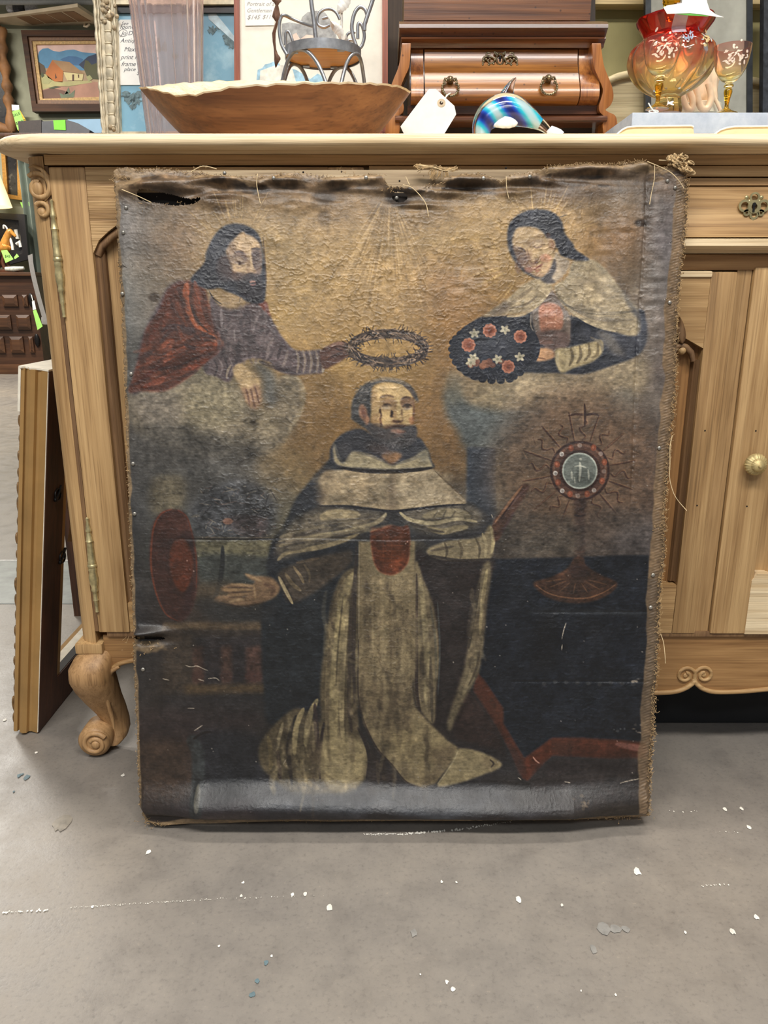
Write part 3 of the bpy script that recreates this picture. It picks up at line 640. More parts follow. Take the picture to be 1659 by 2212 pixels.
# ---- Christ in the clouds, left
poly('395,606 366,618 350,642 325,690 304,740 296,790 284,846 300,846 340,790 370,720 400,650', (60, 52, 58), 5, .95, tex=.2)
poly('455,640 470,655 500,664 530,655 572,652 583,681 600,712 611,729 638,756 673,757 695,756 700,780 697,805 673,808 630,810 597,799 581,782 548,774 524,783 508,805 494,826 467,813 440,797 450,700', (84, 74, 76), 2.5, 1, tex=.22)
for s_, w_, c_, o_ in (('478,668 479,690 480,716', 6, (124, 118, 120), .6), ('506,712 508,738', 4, (118, 112, 112), .6), ('538,672 540,700 536,730', 5, (60, 52, 56), .5), ('560,678 552,696 546,720', 5, (124, 116, 116), .55), ('590,730 582,748 576,764', 6, (122, 112, 108), .55), ('606,750 600,776', 6, (56, 48, 52), .6), ('622,756 616,780 610,792', 6, (118, 108, 102), .5), ('566,664 580,700 596,722', 5, (100, 94, 96), .5), ('520,690 524,740 520,780', 8, (66, 58, 62), .5), ('450,700 470,740 490,776', 9, (62, 54, 58), .5), ('560,780 600,796 640,806', 8, (56, 48, 50), .6)): stroke(s_, w_, c_, 2.5, o_)
for k in range(9): stroke([(640+k*7, 757), (645+k*7, 780), (641+k*7, 806)], 5, (126, 115, 100) if k % 2 == 0 else (78, 68, 64), 2.4, .6)
stroke('693,756 700,778 697,804', 7, (140, 130, 112), 2, .8)
for k in range(5): stroke([(462+k*11, 778-k*2), (470+k*11, 792), (464+k*11, 812)], 3.6, (112, 104, 104) if k % 2 else (60, 54, 58), 2, .6)
stroke('500,788 492,802 490,818', 5, (126, 116, 102), 2, .8)
poly('410,606 428,614 442,622 450,650 460,700 474,724 486,738 483,752 456,774 418,807 391,826 353,845 304,844 278,846 286,820 292,798 302,768 308,740 318,708 344,672 356,642 372,618', (98, 50, 38), 3, .97, tex=.22)
for s_, w_, c_, o_ in (('404,612 402,640 412,672 432,704 462,730 482,742', 17, (172, 88, 54), .95), ('424,620 426,650 438,690 462,722', 12, (136, 64, 42), .8), ('416,616 412,650 426,690 450,716', 6, (60, 38, 34), .85), ('384,630 384,670 388,690', 8, (118, 62, 46), .6), ('366,650 358,690 352,716', 9, (120, 58, 42), .55), ('350,716 372,704 410,712 440,722 466,732', 10, (58, 44, 44), .85), ('346,740 372,712 400,716 430,728', 9, (62, 44, 42), .75), ('336,770 360,740 376,736', 9, (150, 72, 46), .65), ('376,736 366,760 364,780', 8, (150, 74, 48), .6), ('340,790 370,770 400,752 440,742 482,746', 10, (152, 72, 48), .8), ('398,744 420,752 450,752', 8, (58, 46, 46), .8), ('330,800 370,792 420,776 456,764', 8, (66, 42, 40), .8), ('310,836 350,820 400,800 450,776', 12, (144, 66, 48), .75), ('296,830 330,800 350,790', 9, (100, 44, 38), .7), ('330,832 370,818 400,806', 4, (146, 76, 52), .6), ('320,745 330,720 344,692', 9, (116, 52, 40), .6)): stroke(s_, w_, c_, 3, o_, .2)
poly('558,655 575,652 580,672 586,684 572,672', (124, 66, 54), 2, .9)
poly('470,655 490,640 520,634 540,650 522,664 498,668 480,662', (142, 122, 90), 4, .95)
stroke('452,628 462,645 480,658', 2.6, (48, 44, 44), 1.2, .7)
poly('515,483 544,493 560,510 568,541 573,575 575,609 571,650 556,656 534,652 520,642 491,630 474,622 455,626 433,620 412,608 420,592 432,580 443,565 446,545 462,510 486,487', (49, 52, 61), 2, 1, tex=.25)
for i in range(46):
    t = prng.random(); x = 462+prng.uniform(0, 50); y = 500+prng.uniform(0, 110)
    stroke([(x, y), (x-8+prng.normal()*4, y+14+prng.normal()*5)], 1.8, (80, 84, 92) if i % 2 else (36, 38, 46), 1, .45)
poly('524,500 508,513 499,523 494,532 488,542 490,553 494,562 494,572 496,581 507,588 522,594 531,597 545,594 556,588 563,586 565,567 564,534 558,521 546,512 532,505', (152, 131, 101), 2, 1, tex=.14)
poly('543,540 562,540 565,566 563,586 552,588 547,575 543,560', (98, 86, 80), 2, .9)
poly('548,578 562,574 564,592 552,598', (112, 94, 84), 2, .8)
poly('488,548 498,556 500,580 512,592 526,600 500,604 476,592 470,572 478,556', (84, 68, 64), 5, .75)
poly('500,580 522,592 528,600 510,604 494,592', (92, 66, 56), 4, .7)
poly('507,544 518,541 528,545 534,556 532,568 524,556 510,550', (98, 80, 74), 2.5, .85)
stroke('506,547 516,543 527,547', 4, (72, 58, 56), 1.2, .9)
stroke('504,560 516,556 524,562', 3, (150, 134, 110), 1.2, .7)
stroke('507,568 515,566 523,570', 2.4, (58, 48, 46), 1, .9); dot(518, 570, 4, 3, (58, 52, 50), 1)
stroke('508,575 516,578 523,576', 2, (150, 134, 108), 1, .7)
stroke('543,538 555,537 564,540', 4, (62, 54, 54), 1.4, .9); stroke('545,560 553,563 561,560', 2.4, (64, 54, 54), 1, .7); stroke('548,566 556,568', 2, (138, 122, 112), 1, .6)
stroke('540,530 541,550 545,572 550,584', 4.4, (172, 150, 116), 1.2, .9); stroke('546,558 548,572 553,584', 2.6, (70, 54, 50), 1, .75)
stroke('533,583 538,588 545,588', 4, (112, 90, 70), 1.5, .7); dot(546, 590, 4, 2, (66, 50, 46), 1, .8)
poly('528,597 540,592 552,593 562,596 568,610 568,645 545,652 520,636 510,610 520,604', (50, 48, 54), 3, .95, tex=.2)
stroke('526,604 534,594 544,592', 5, (52, 44, 44), 2, .9); stroke('548,596 556,597', 3, (120, 106, 102), 1.2, .6)
stroke('540,610 546,608 552,609', 4.4, (142, 112, 104), 1.2, .95); stroke('538,605 546,604 554,605', 2.2, (44, 36, 38), 1, .9); stroke('541,615 547,616 553,613', 4, (100, 70, 70), 1.4, .85)
for i in range(30):
    x = prng.uniform(515, 566); y = prng.uniform(612, 645); stroke([(x, y), (x+prng.normal()*3, y+8)], 1.4, (80, 82, 88) if i % 2 else (36, 36, 42), 1, .4)
stroke('568,512 571,545 574,590 575,620', 3, (60, 46, 42), 1.5, .5)
# his hands
poly('503,799 512,787 522,786 537,797 551,807 562,821 561,834 566,862 560,872 556,883 549,881 543,882 537,872 532,867 527,850 521,838 510,818', (162, 140, 100), 1.6, 1, tex=.14)
poly('523,838 558,832 566,862 556,883 543,882 532,867', (118, 90, 70), 3, .75)
for s_ in ('531,838 536,856 540,876', '541,836 546,858 551,880', '550,834 556,854 560,872'): stroke(s_, 2.4, (72, 48, 42), 1, .85)
for s_ in ('527,842 533,864', '537,842 543,874', '546,842 551,872', '556,838 561,860'): stroke(s_, 3, (142, 114, 88), 1.2, .55)
poly('528,826 540,824 548,832 540,840 530,838', (176, 154, 112), 3, .7); stroke('551,806 560,818 566,828', 4, (122, 104, 78), 1.5, .7)
poly('691,762 712,745 737,737 757,744 760,760 744,775 722,788 699,796', (84, 60, 52), 2, 1, tex=.16)
stroke('712,748 732,742 752,746', 6, (128, 98, 80), 2, .75); stroke('742,762 752,756 758,750', 6, (112, 88, 76), 2, .7); stroke('708,776 728,766 740,762', 6, (60, 44, 42), 2, .6); stroke('724,752 740,758', 4, (54, 40, 40), 1.5, .7)
# crown of thorns
def ring(cx, cy, rx, ry, n, f):
    for i in range(n): a = 2*math.pi*i/n; f(cx+rx*math.cos(a), cy+ry*math.sin(a), a, i)
ring(838, 752, 79, 31, 300, lambda x, y, a, i: dot(x, y, 9, 10, (74, 62, 52), 3, .5))
for i in range(330):
    a = prng.uniform(0, 2*math.pi); q = prng.uniform(.86, 1.14); x = 838+79*q*math.cos(a); y = 752+31*(q+.12*prng.normal())*math.sin(a); b = a+math.pi/2+prng.normal()*.5; L = prng.uniform(5, 11)
    stroke([(x-L*math.cos(b), y-L*.7*math.sin(b)), (x+L*math.cos(b), y+L*.7*math.sin(b))], prng.uniform(1.6, 3), [(132, 112, 92), (52, 42, 38), (98, 82, 68), (44, 36, 34)][i % 4], 1, .85)
for i in range(150):
    a = prng.uniform(0, 2*math.pi); o_ = 1 if prng.random() < .68 else -1; x = 838+79*(1+.1*o_)*math.cos(a); y = 752+31*(1+.28*o_)*math.sin(a); b = a+prng.normal()*.6+(0 if o_ > 0 else math.pi); L = prng.uniform(8, 16)
    stroke([(x, y), (x+L*math.cos(b), y+L*math.sin(b))], 1.8, (64, 52, 44), .9, .85)
# ---- the lady in the clouds, right
poly('1153,673 1129,682 1050,682 1016,700 988,742 985,790 1030,822 1085,808 1130,805 1207,806 1261,808 1322,790 1376,768 1394,739 1394,690 1380,668 1300,690', (46, 50, 60), 2.5, 1, tex=.22)
poly('1250,720 1320,716 1384,700 1394,735 1372,768 1330,772', (66, 70, 82), 6, .7); poly('1290,716 1318,718 1340,750 1350,768 1320,760', (112, 106, 94), 5, .55)
poly('1148,674 1168,650 1192,628 1216,660 1231,691 1228,745 1189,756 1158,720', (112, 102, 94), 2.5, 1, tex=.16)
poly('1165,664 1189,654 1212,668 1213,709 1189,714 1168,715', (160, 108, 84), 2.5, .95, tex=.12)
for s_ in ('1172,664 1206,664', '1172,680 1210,680', '1173,696 1210,697', '1180,660 1180,712', '1198,660 1198,712'): stroke(s_, 2.4, (176, 130, 104), 1.4, .5)
poly('1158,716 1200,712 1230,722 1226,752 1189,758 1164,738', (88, 70, 66), 4, .8); stroke('1147,676 1146,700 1152,716', 3, (138, 130, 118), 1.2, .7); stroke('1233,680 1234,740', 4, (60, 60, 66), 2, .6)
poly('1168,601 1129,616 1093,648 1058,672 1046,684 1092,680 1130,677 1156,662 1183,637 1193,617', (146, 133, 104), 2, 1, tex=.16)
stroke('1190,620 1180,640 1156,664 1128,680 1095,684', 5, (164, 150, 118), 1.5, .8); stroke('1150,622 1120,644 1090,668', 8, (116, 104, 82), 4, .6); stroke('1160,640 1136,658 1100,666', 5, (98, 88, 72), 3, .6); poly('1048,684 1075,664 1098,650 1096,672 1070,682', (92, 82, 74), 5, .7)
poly('1198,617 1225,599 1236,566 1276,559 1308,578 1346,631 1379,670 1384,716 1361,726 1322,714 1285,702 1250,678 1218,659 1201,632', (146, 135, 108), 2, 1, tex=.16)
poly('1250,600 1300,590 1340,640 1366,672 1300,668 1250,652 1226,630', (152, 138, 108), 10, .6, tex=.2)
stroke('1200,630 1218,656 1250,672 1284,676 1330,676 1372,672', 6, (94, 88, 74), 2.5, .7); stroke('1224,664 1252,686 1290,704 1330,716', 7, (166, 154, 124), 2, .8); stroke('1250,676 1290,688 1330,692 1368,690', 8, (112, 104, 88), 4, .7); stroke('1240,668 1290,676 1340,676', 3.4, (168, 156, 126), 1.5, .6); stroke('1300,700 1340,706 1380,706', 8, (158, 146, 118), 4, .6)
poly('1340,625 1366,655 1392,690 1394,735 1376,755 1380,700 1362,668', (62, 66, 76), 5, .85)
poly('1096,500 1104,478 1128,459 1156,452 1189,457 1212,477 1219,504 1237,526 1244,540 1274,560 1250,564 1231,560 1210,552 1200,536 1175,590 1160,602 1129,586 1110,562 1098,536', (50, 53, 62), 1.8, 1, tex=.22)
for i in range(44):
    x = prng.uniform(1110, 1215); y = prng.uniform(458, 505); stroke([(x, y), (x+14, y-3+prng.normal()*3)], 1.6, (82, 86, 94) if i % 2 else (36, 39, 46), 1, .45)
poly('1200,544 1213,555 1229,561 1231,571 1225,585 1212,600 1196,612 1179,611 1167,601 1176,593 1192,570', (146, 134, 114), 1.8, 1)
poly('1192,562 1199,560 1201,582 1192,600 1200,610 1179,612 1167,602 1176,593', (70, 68, 70), 2.2, .95)
poly('1110,507 1115,494 1128,490 1147,490 1162,494 1174,504 1180,514 1189,517 1197,520 1199,532 1196,544 1195,561 1192,571 1185,583 1176,594 1164,599 1150,594 1134,582 1122,567 1114,549 1108,532 1106,520', (156, 134, 98), 1.5, 1, tex=.12)
poly('1108,530 1122,540 1136,548 1143,556 1146,570 1152,576 1148,592 1134,582 1122,567 1113,549', (96, 76, 66), 3, .8)
poly('1136,520 1148,514 1158,522 1150,536 1140,532', (112, 92, 66), 3, .75)
poly('1150,524 1162,518 1174,518 1172,526 1160,532 1152,530', (164, 146, 118), 2, .85); stroke('1152,533 1160,536 1170,532', 2.2, (76, 60, 50), 1, .8); stroke('1150,516 1162,510 1174,511', 2.6, (120, 96, 68), 1.5, .7)
poly('1116,546 1126,548 1134,556 1126,558 1118,552', (128, 112, 100), 2, .8); stroke('1118,536 1128,538 1136,546', 4, (62, 46, 42), 1.5, .8); stroke('1124,558 1132,560 1138,556', 2.4, (58, 46, 44), 1, .8)
stroke('1138,538 1142,552 1146,566 1150,571', 2.6, (78, 56, 46), 1, .85); stroke('1144,544 1150,556 1154,564', 4, (170, 148, 114), 2, .6)
poly('1150,562 1160,558 1164,564 1156,571 1150,570', (118, 90, 70), 2, .7); dot(1158, 567, 4, 2.4, (70, 44, 38), 1, .85)
dot(1178, 558, 13, 9, (172, 122, 96), 5, .7); dot(1142, 583, 10, 6, (142, 96, 84), 4, .5)
stroke('1153,583 1162,577 1172,570', 3, (104, 52, 44), 1, .9); stroke('1156,588 1164,584', 3.4, (142, 86, 76), 1.4, .8); dot(1166, 584, 3, 2, (90, 54, 46), 1, .6)
poly('1184,514 1192,518 1199,530 1196,542 1190,536 1188,524', (150, 118, 86), 2, .8); stroke('1190,520 1195,528 1193,536', 1.8, (92, 62, 50), 1, .7); dot(1184, 508, 5, 5, (84, 62, 54), 2, .7)
poly('1198,758 1231,750 1276,739 1300,735 1302,760 1279,782 1240,795 1210,804', (148, 136, 100), 2, 1, tex=.16)
for k in range(8): stroke([(1222+k*10, 752-k*2), (1228+k*9, 772-k*1), (1222+k*8, 794-k*3)], 6, (86, 76, 56) if k % 2 else (166, 154, 118), 2.4, .6)
stroke('1276,728 1296,740 1302,758', 6, (112, 106, 92), 3, .7); stroke('1206,760 1204,780 1212,800', 6, (160, 150, 118), 2, .7)
poly('1146,761 1171,751 1195,757 1196,773 1171,780 1153,777', (166, 128, 92), 1.8, 1); stroke('1150,744 1170,738 1195,740', 10, (104, 80, 72), 4, .7); stroke('1140,750 1160,744', 6, (150, 116, 92), 2.5, .6); stroke('1160,772 1180,776', 4, (110, 80, 60), 2, .6); dot(1138, 772, 8, 6, (158, 140, 112), 3, .6)
# her wreath of flowers
for i in range(64):
    a = 2*math.pi*i/64; dot(1072+80*math.cos(a), 752+56*math.sin(a), 15, 12, (42, 46, 58), 1.5, .95)
for i in range(30):
    a = 2*math.pi*i/30; dot(1072+95*math.cos(a)*(1 if math.cos(a) < .4 else .8), 754+68*math.sin(a)*(1 if math.sin(a) > -.3 else .8), 9, 8, (36, 40, 52), 1.5, .95)
for i in range(70):
    a = prng.uniform(0, 6.28); r = prng.uniform(.75, 1.1); stroke([(1072+80*r*math.cos(a), 752+56*r*math.sin(a)), (1072+84*r*math.cos(a)+4, 752+60*r*math.sin(a)+4)], 1.6, (74, 80, 94), 1, .5)
poly('1040,735 1090,728 1110,752 1090,778 1050,778 1030,760', (52, 58, 74), 6, .8)
for x, y, r in ((1058, 714, 13), (1012, 745, 13), (1124, 727, 12), (1098, 792, 12)):
    for k in range(9): dot(x+r*.8*math.cos(k*.7), y+r*.8*math.sin(k*.7), 5, 5, (164, 106, 84), 1.2, .9)
    dot(x, y, r*.85, r*.85, (150, 84, 64), 2, .95); dot(x+1, y+1, r*.4, r*.4, (124, 66, 54), 2, .6)
for k in range(14): dot(1049+prng.normal()*10, 786+prng.normal()*5, 7, 6, [(134, 92, 72), (112, 74, 60)][k % 2], 2, .8)
for x, y in ((1025, 720), (1091, 712), (1123, 771), (1023, 773), (1075, 776), (1017, 783)):
    for k in range(5): b = k*1.256+x; stroke([(x, y), (x+11*math.cos(b), y+10*math.sin(b))], 6, (158, 154, 132), 1.2, .85)
    dot(x, y, 3, 3, (110, 110, 92), 1, .8)
# ---- monstrance on the altar
dot(1250, 1015, 190, 175, (96, 75, 57), 95, .8, .25)
for i in range(24):
    a = 2*math.pi*i/24 + .08; r0, L = 66, (58 if i % 2 else 44) + prng.uniform(-4, 6); c = (64, 40, 32)
    if 1.2 < a < 1.9: continue
    if i % 2: p_ = [(1252+(r0+L*t)*math.cos(a), 1017+(r0+L*t)*math.sin(a)) for t in (0, 1)]
    else: p_ = [(1252+(r0+L*t)*math.cos(a+.09*math.sin(t*9)), 1017+(r0+L*t)*math.sin(a+.09*math.sin(t*9))) for t in np.linspace(0, 1, 6)]
    stroke(p_, 4.4, c, 1.8, .62); stroke([(x+2, y-2) for x, y in p_], 2, (124, 94, 66), 1.2, .5)
for i in range(18):
    a = prng.uniform(0, 6.28); r = prng.uniform(80, 130); stroke([(1252+r*math.cos(a), 1017+r*math.sin(a)), (1252+(r+14)*math.cos(a+.1), 1017+(r+14)*math.sin(a+.1))], 2.4, (118, 92, 68) if i % 2 else (74, 56, 44), 1.4, .5)
dot(1252, 1017, 65, 65, (82, 56, 45), 3, 1); ring(1252, 1017, 62, 62, 90, lambda x, y, a, i: dot(x, y, 2.6, 2.6, (58, 38, 33), 1, .7)); ring(1252, 1017, 56, 56, 80, lambda x, y, a, i: dot(x, y, 2.4, 2.4, (112, 82, 64), 1.4, .5)); ring(1252, 1017, 42, 42, 60, lambda x, y, a, i: dot(x, y, 3, 3, (60, 38, 33), 1.2, .7))
dot(1252, 1017, 38, 39, (97, 106, 101), 2, 1, .15); ring(1252, 1017, 36.5, 37.5, 80, lambda x, y, a, i: dot(x, y, 1.8, 1.8, (142, 150, 142), 1, .8))
dot(1262, 1030, 20, 18, (72, 80, 76), 8, .6)
for s_, w_, o_ in (('1252,998 1253,1014 1251,1040', 5, .7), ('1240,1008 1252,1006 1266,1010', 3, .6), ('1234,1018 1236,1036', 5, .6), ('1270,1014 1272,1036', 4, .5), ('1228,1040 1230,1044', 3, .5), ('1240,1030 1242,1044', 3, .5), ('1252,990 1256,994', 5, .6)): stroke(s_, w_, (162, 168, 156), 1.4, o_)
for x, y in ((1233, 968), (1282, 967), (1203, 1003), (1305, 998), (1205, 1042), (1300, 1039), (1231, 1067), (1268, 1067)): dot(x, y, 6, 7, (150, 76, 52), 2, .9); dot(x-1, y-1, 2.5, 3, (176, 108, 80), 1.5, .5)
for x, y, q in ((1213, 981, 1), (1199, 1022, 1), (1214, 1060, .9), (1283, 1059, .7), (1297, 980, .4), (1304, 1018, .3), (1252, 962, .4), (1248, 1071, .4)): dot(x, y, 5, 5, (168, 164, 158), 1.5, .9*q); dot(x+1, y+1, 3, 3, (92, 84, 82), 1.2, .6*q)
stroke('1263,872 1264,896 1263,922', 5, (64, 42, 34), 1.5, .85); stroke('1228,898 1244,895 1264,896 1284,894 1294,898', 5, (64, 42, 34), 1.5, .8); stroke('1260,876 1260,920', 2, (126, 100, 72), 1.2, .5)
poly('1240,1080 1266,1080 1264,1110 1262,1204 1241,1204 1242,1110', (62, 46, 40), 3, .9, tex=.3)
for y in (1112, 1130, 1150, 1172, 1190): stroke([(1240, y), (1252, y+3), (1264, y)], 4, (78, 54, 44) if y % 4 else (46, 34, 34), 1.6, .7)
poly('1075,1110 1240,1118 1240,1200 1060,1208 1068,1160', (70, 63, 55), 10, .75, tex=.3); poly('1120,1160 1230,1150 1230,1196 1110,1204', (88, 82, 72), 12, .5, tex=.3); poly('1270,1110 1400,1105 1405,1195 1268,1198', (74, 68, 64), 12, .65, tex=.3); poly('1330,1150 1400,1130 1425,1140 1420,1195 1330,1198', (94, 90, 92), 14, .5, tex=.3)
# altar cloth with its red hem
poly('1066,1208 1150,1206 1240,1204 1330,1200 1400,1200 1404,1300 1396,1450 1393,1600 1330,1598 1250,1592 1192,1592 1134,1640 1088,1565 1089,1530 1042,1470 1032,1440 1048,1330', (27, 33, 45), 2.5, .97, False, .3)
for i in range(170):
    x, y = prng.uniform(1075, 1395), prng.uniform(1215, 1590); stroke([(x, y), (x+prng.uniform(8, 26), y+prng.normal()*3)], prng.uniform(1.5, 4), [(46, 56, 76), (18, 22, 30), (52, 64, 84), (40, 44, 58)][i % 4], 2, .38)
poly('1150,1318 1260,1316 1390,1322 1390,1332 1260,1326 1150,1326', (54, 60, 66), 3, .5); poly('1155,1330 1200,1330 1196,1440 1150,1440', (22, 24, 30), 12, .7)
poly('1153,1257 1190,1246 1226,1226 1240,1204 1260,1204 1266,1222 1298,1241 1334,1260 1312,1286 1271,1301 1225,1302 1184,1291 1160,1274', (70, 46, 33), 2.5, .95, tex=.35)
stroke('1158,1264 1184,1281 1225,1291 1270,1291 1306,1278 1330,1262', 3, (116, 80, 54), 1.4, .7); stroke('1164,1258 1196,1272 1250,1278 1300,1268 1322,1256', 2.4, (54, 36, 28), 1.4, .6)
poly('1228,1226 1250,1216 1272,1226 1266,1244 1246,1248 1232,1242', (56, 38, 33), 3, .8)
for i in range(14): a = math.pi*(i/13); stroke([(1246+26*math.cos(a), 1250+10*math.sin(a)), (1246+66*math.cos(a), 1256+26*math.sin(a))], 2.4, (110, 76, 50) if i % 2 else (58, 38, 30), 1.2, .5)
poly('1030,1452 1044,1466 1087,1530 1087,1562 1134,1640 1191,1593 1250,1592 1336,1598 1395,1606 1395,1638 1307,1637 1249,1633 1191,1629 1139,1682 1127,1676 1101,1617 1076,1577 1058,1547 1022,1490', (112, 51, 37), 1.8, .97, False, .2)
poly('1190,1594 1250,1592 1340,1600 1394,1606 1394,1624 1250,1612 1192,1612', (132, 60, 42), 4, .6, False); poly('1130,1636 1188,1594 1191,1628 1140,1680', (140, 60, 40), 2.5, .8, False, .15); poly('1080,1566 1128,1640 1127,1676 1102,1617 1078,1580', (104, 46, 35), 3, .7, False); poly('1090,1600 1130,1640 1124,1672 1104,1630', (66, 50, 46), 5, .7); poly('1056,1500 1086,1530 1086,1562 1064,1545', (94, 54, 40), 4, .6, False); poly('1192,1598 1240,1596 1236,1632 1194,1628', (92, 54, 44), 6, .6, False)
stroke('1330,1606 1380,1616 1396,1622', 14, (146, 100, 92), 6, .6, .1); stroke('1150,1632 1156,1640 1164,1646', 3, (186, 150, 132), 1.2, .7)
poly('1140,1684 1192,1634 1300,1640 1400,1640 1405,1720 1200,1716', (58, 53, 53), 6, .8, tex=.25); poly('1190,1640 1300,1645 1395,1655 1390,1668 1280,1660 1180,1670', (44, 38, 40), 8, .6, tex=.25)
# ---- the kneeling monk
poly('728,985 692,1015 665,1048 645,1072 630,1100 610,1140 588,1170 575,1230 590,1262 600,1300 572,1310 568,1400 576,1500 600,1560 690,1510 700,1420 720,1290 770,1200 800,1140 760,1060', (37, 42, 49), 3, .98, tex=.2)
poly('570,1300 640,1300 720,1240 716,1300 702,1400 694,1490 684,1510 630,1536 578,1560 572,1440', (33, 39, 45), 4, .97, tex=.25)
for i in range(60):
    x, y = prng.uniform(580, 700), prng.uniform(1310, 1500); stroke([(x, y), (x+prng.uniform(6, 18), y+prng.normal()*3)], 2.4, [(56, 68, 80), (24, 28, 34)][i % 2], 1.5, .4)
poly('896,1210 930,1200 1062,1205 1058,1260 1044,1370 1036,1440 1010,1500 975,1570 980,1610 1030,1615 1090,1640 1080,1580 1020,1500 1005,1480 960,1580 900,1530', (44, 38, 37), 4, .97, tex=.25)
poly('985,1500 1020,1494 1066,1560 1082,1606 1060,1616 990,1600', (58, 42, 38), 8, .7, tex=.25); poly('930,1590 1000,1600 1090,1630 1086,1650 1040,1622 980,1610', (46, 44, 46), 5, .7)
# tunic
poly('760,1228 736,1246 716,1300 704,1380 695,1440 691,1500 692,1560 650,1530 620,1540 576,1584 558,1622 572,1664 630,1700 714,1702 760,1700 790,1678 797,1628 776,1580 772,1480 775,1380 778,1240', (86, 77, 56), 3, .98, tex=.2)
for s_, w_, c_, o_ in (('762,1240 740,1300 730,1400 722,1500 720,1580 724,1660', 22, (142, 131, 92), .85), ('746,1250 724,1310 712,1400 706,1500 708,1600', 9, (116, 105, 76), .7), ('768,1230 760,1320 756,1420 754,1520 760,1580', 9, (64, 56, 48), .8), ('741,1290 730,1400 726,1480', 4, (74, 66, 48), .6), ('752,1300 742,1420 738,1540 742,1600', 10, (144, 133, 96), .7), ('700,1560 694,1600 690,1650 692,1680', 7, (48, 40, 38), .85), ('686,1510 668,1550 660,1610', 12, (132, 122, 86), .8), ('680,1520 684,1580 688,1632', 10, (56, 46, 44), .8), ('640,1545 626,1590 624,1640 632,1690', 9, (50, 44, 38), .8), ('656,1530 640,1570 636,1630', 11, (146, 134, 94), .75), ('612,1560 604,1590 598,1620', 7, (140, 130, 98), .7), ('580,1590 586,1630 584,1660', 10, (104, 92, 60), .6), ('600,1620 604,1660 606,1680', 9, (60, 48, 42), .7), ('650,1640 660,1680 690,1696', 8, (108, 96, 66), .6)): stroke(s_, w_, c_, 3.5, o_, .2)
poly('700,1600 740,1590 780,1600 794,1630 788,1668 760,1692 720,1694 692,1670 688,1636', (150, 138, 98), 7, .9, tex=.18); stroke('686,1650 720,1654 770,1642', 3, (110, 98, 68), 2.5, .6); stroke('700,1668 740,1690 780,1676', 6, (112, 100, 70), 4, .5); stroke('772,1570 788,1600 798,1640 792,1680', 7, (48, 42, 40), 3, .85)
poly('800,1610 820,1640 850,1665 860,1690 820,1702 795,1695', (56, 49, 46), 6, .9, tex=.3); stroke('815,1640 818,1690', 8, (84, 74, 60), 4, .5)
poly('897,1218 915,1252 934,1300 945,1360 949,1430 942,1490 938,1560 916,1545 896,1500 894,1400', (108, 98, 73), 2.5, .97, tex=.2)
for s_, w_, c_, o_ in (('908,1250 916,1330 922,1420 920,1520', 12, (136, 126, 92), .8), ('928,1300 940,1380 942,1470', 5, (84, 82, 70), .6), ('900,1240 900,1400 900,1490 908,1540', 7, (48, 38, 36), .85), ('930,1420 932,1500 934,1560', 7, (66, 60, 50), .6)): stroke(s_, w_, c_, 3, o_, .2)
stroke('945,1300 950,1400 946,1500', 4, (74, 82, 82), 2, .5)
poly('1059,1214 1060,1250 1051,1310 1046,1370 1037,1440 1026,1470 1004,1510 985,1550 972,1580 966,1560 984,1500 1000,1450 1012,1390 1022,1330 1032,1270 1044,1220', (104, 95, 72), 3, .95, tex=.22)
for s_, w_, c_, o_ in (('1052,1230 1042,1300 1036,1370', 8, (142, 131, 94), .8), ('1026,1400 1020,1450 1000,1500', 10, (122, 112, 84), .7), ('1040,1380 1030,1440 1012,1480', 5, (72, 64, 50), .7), ('1036,1260 1024,1330 1012,1400', 7, (58, 52, 44), .6)): stroke(s_, w_, c_, 2.5, o_, .2)
# scapular
poly('776,1170 896,1166 897,1240 897,1440 891,1482 895,1524 923,1556 967,1600 989,1614 982,1640 966,1658 941,1688 912,1697 876,1686 847,1652 814,1616 787,1562 773,1500 774,1400', (119, 107, 78), 1.8, 1, False, .16)
poly('776,1170 800,1170 800,1440 792,1520 776,1490', (104, 93, 68), 6, .6); poly('850,1240 896,1230 897,1440 870,1460 850,1380', (128, 115, 84), 10, .6); poly('800,1480 880,1490 900,1540 840,1570 800,1540', (92, 81, 60), 14, .7, tex=.2)
poly('830,1590 900,1570 960,1610 970,1640 930,1676 890,1660 850,1630', (140, 127, 88), 14, .75, tex=.18); poly('890,1535 920,1560 960,1600 930,1610 900,1580', (144, 132, 94), 8, .6); poly('925,1620 970,1615 985,1620 960,1660 930,1690 905,1692 940,1660', (96, 83, 62), 8, .75)
for x in (806, 822, 845, 868, 884): stroke([(x, 1250), (x+prng.normal()*3, 1340), (x, 1450)], prng.uniform(4, 9), (92, 80, 58) if x % 2 else (142, 128, 94), 3, .4)
stroke('775,1380 774,1500 788,1562 815,1616 848,1652 878,1686 912,1697', 3, (58, 48, 42), 1.5, .7); stroke('776,1170 775,1380', 2.6, (140, 130, 104), 1.2, .6)
stroke('770,1180 766,1300 764,1420 766,1520', 8, (54, 47, 44), 3, .7)
for k in range(420):
    x, y = prng.uniform(778, 895), prng.uniform(1245, 1500); a = prng.uniform(0, 6.28); stroke([(x, y), (x+8*math.cos(a), y+6*math.sin(a))], 1.3, (80, 68, 48), .8, .35)
poly('988,1618 1021,1619 1054,1630 1083,1648 1072,1660 1046,1670 992,1688 945,1694 962,1668 978,1640', (138, 127, 92), 2, 1, tex=.18); poly('1050,1632 1083,1648 1060,1664 1040,1655', (104, 92, 68), 5, .6); stroke('990,1622 975,1650 945,1690', 3, (160, 150, 114), 1.5, .7); stroke('1058,1640 1066,1648 1060,1656', 4, (60, 50, 42), 2, .7)
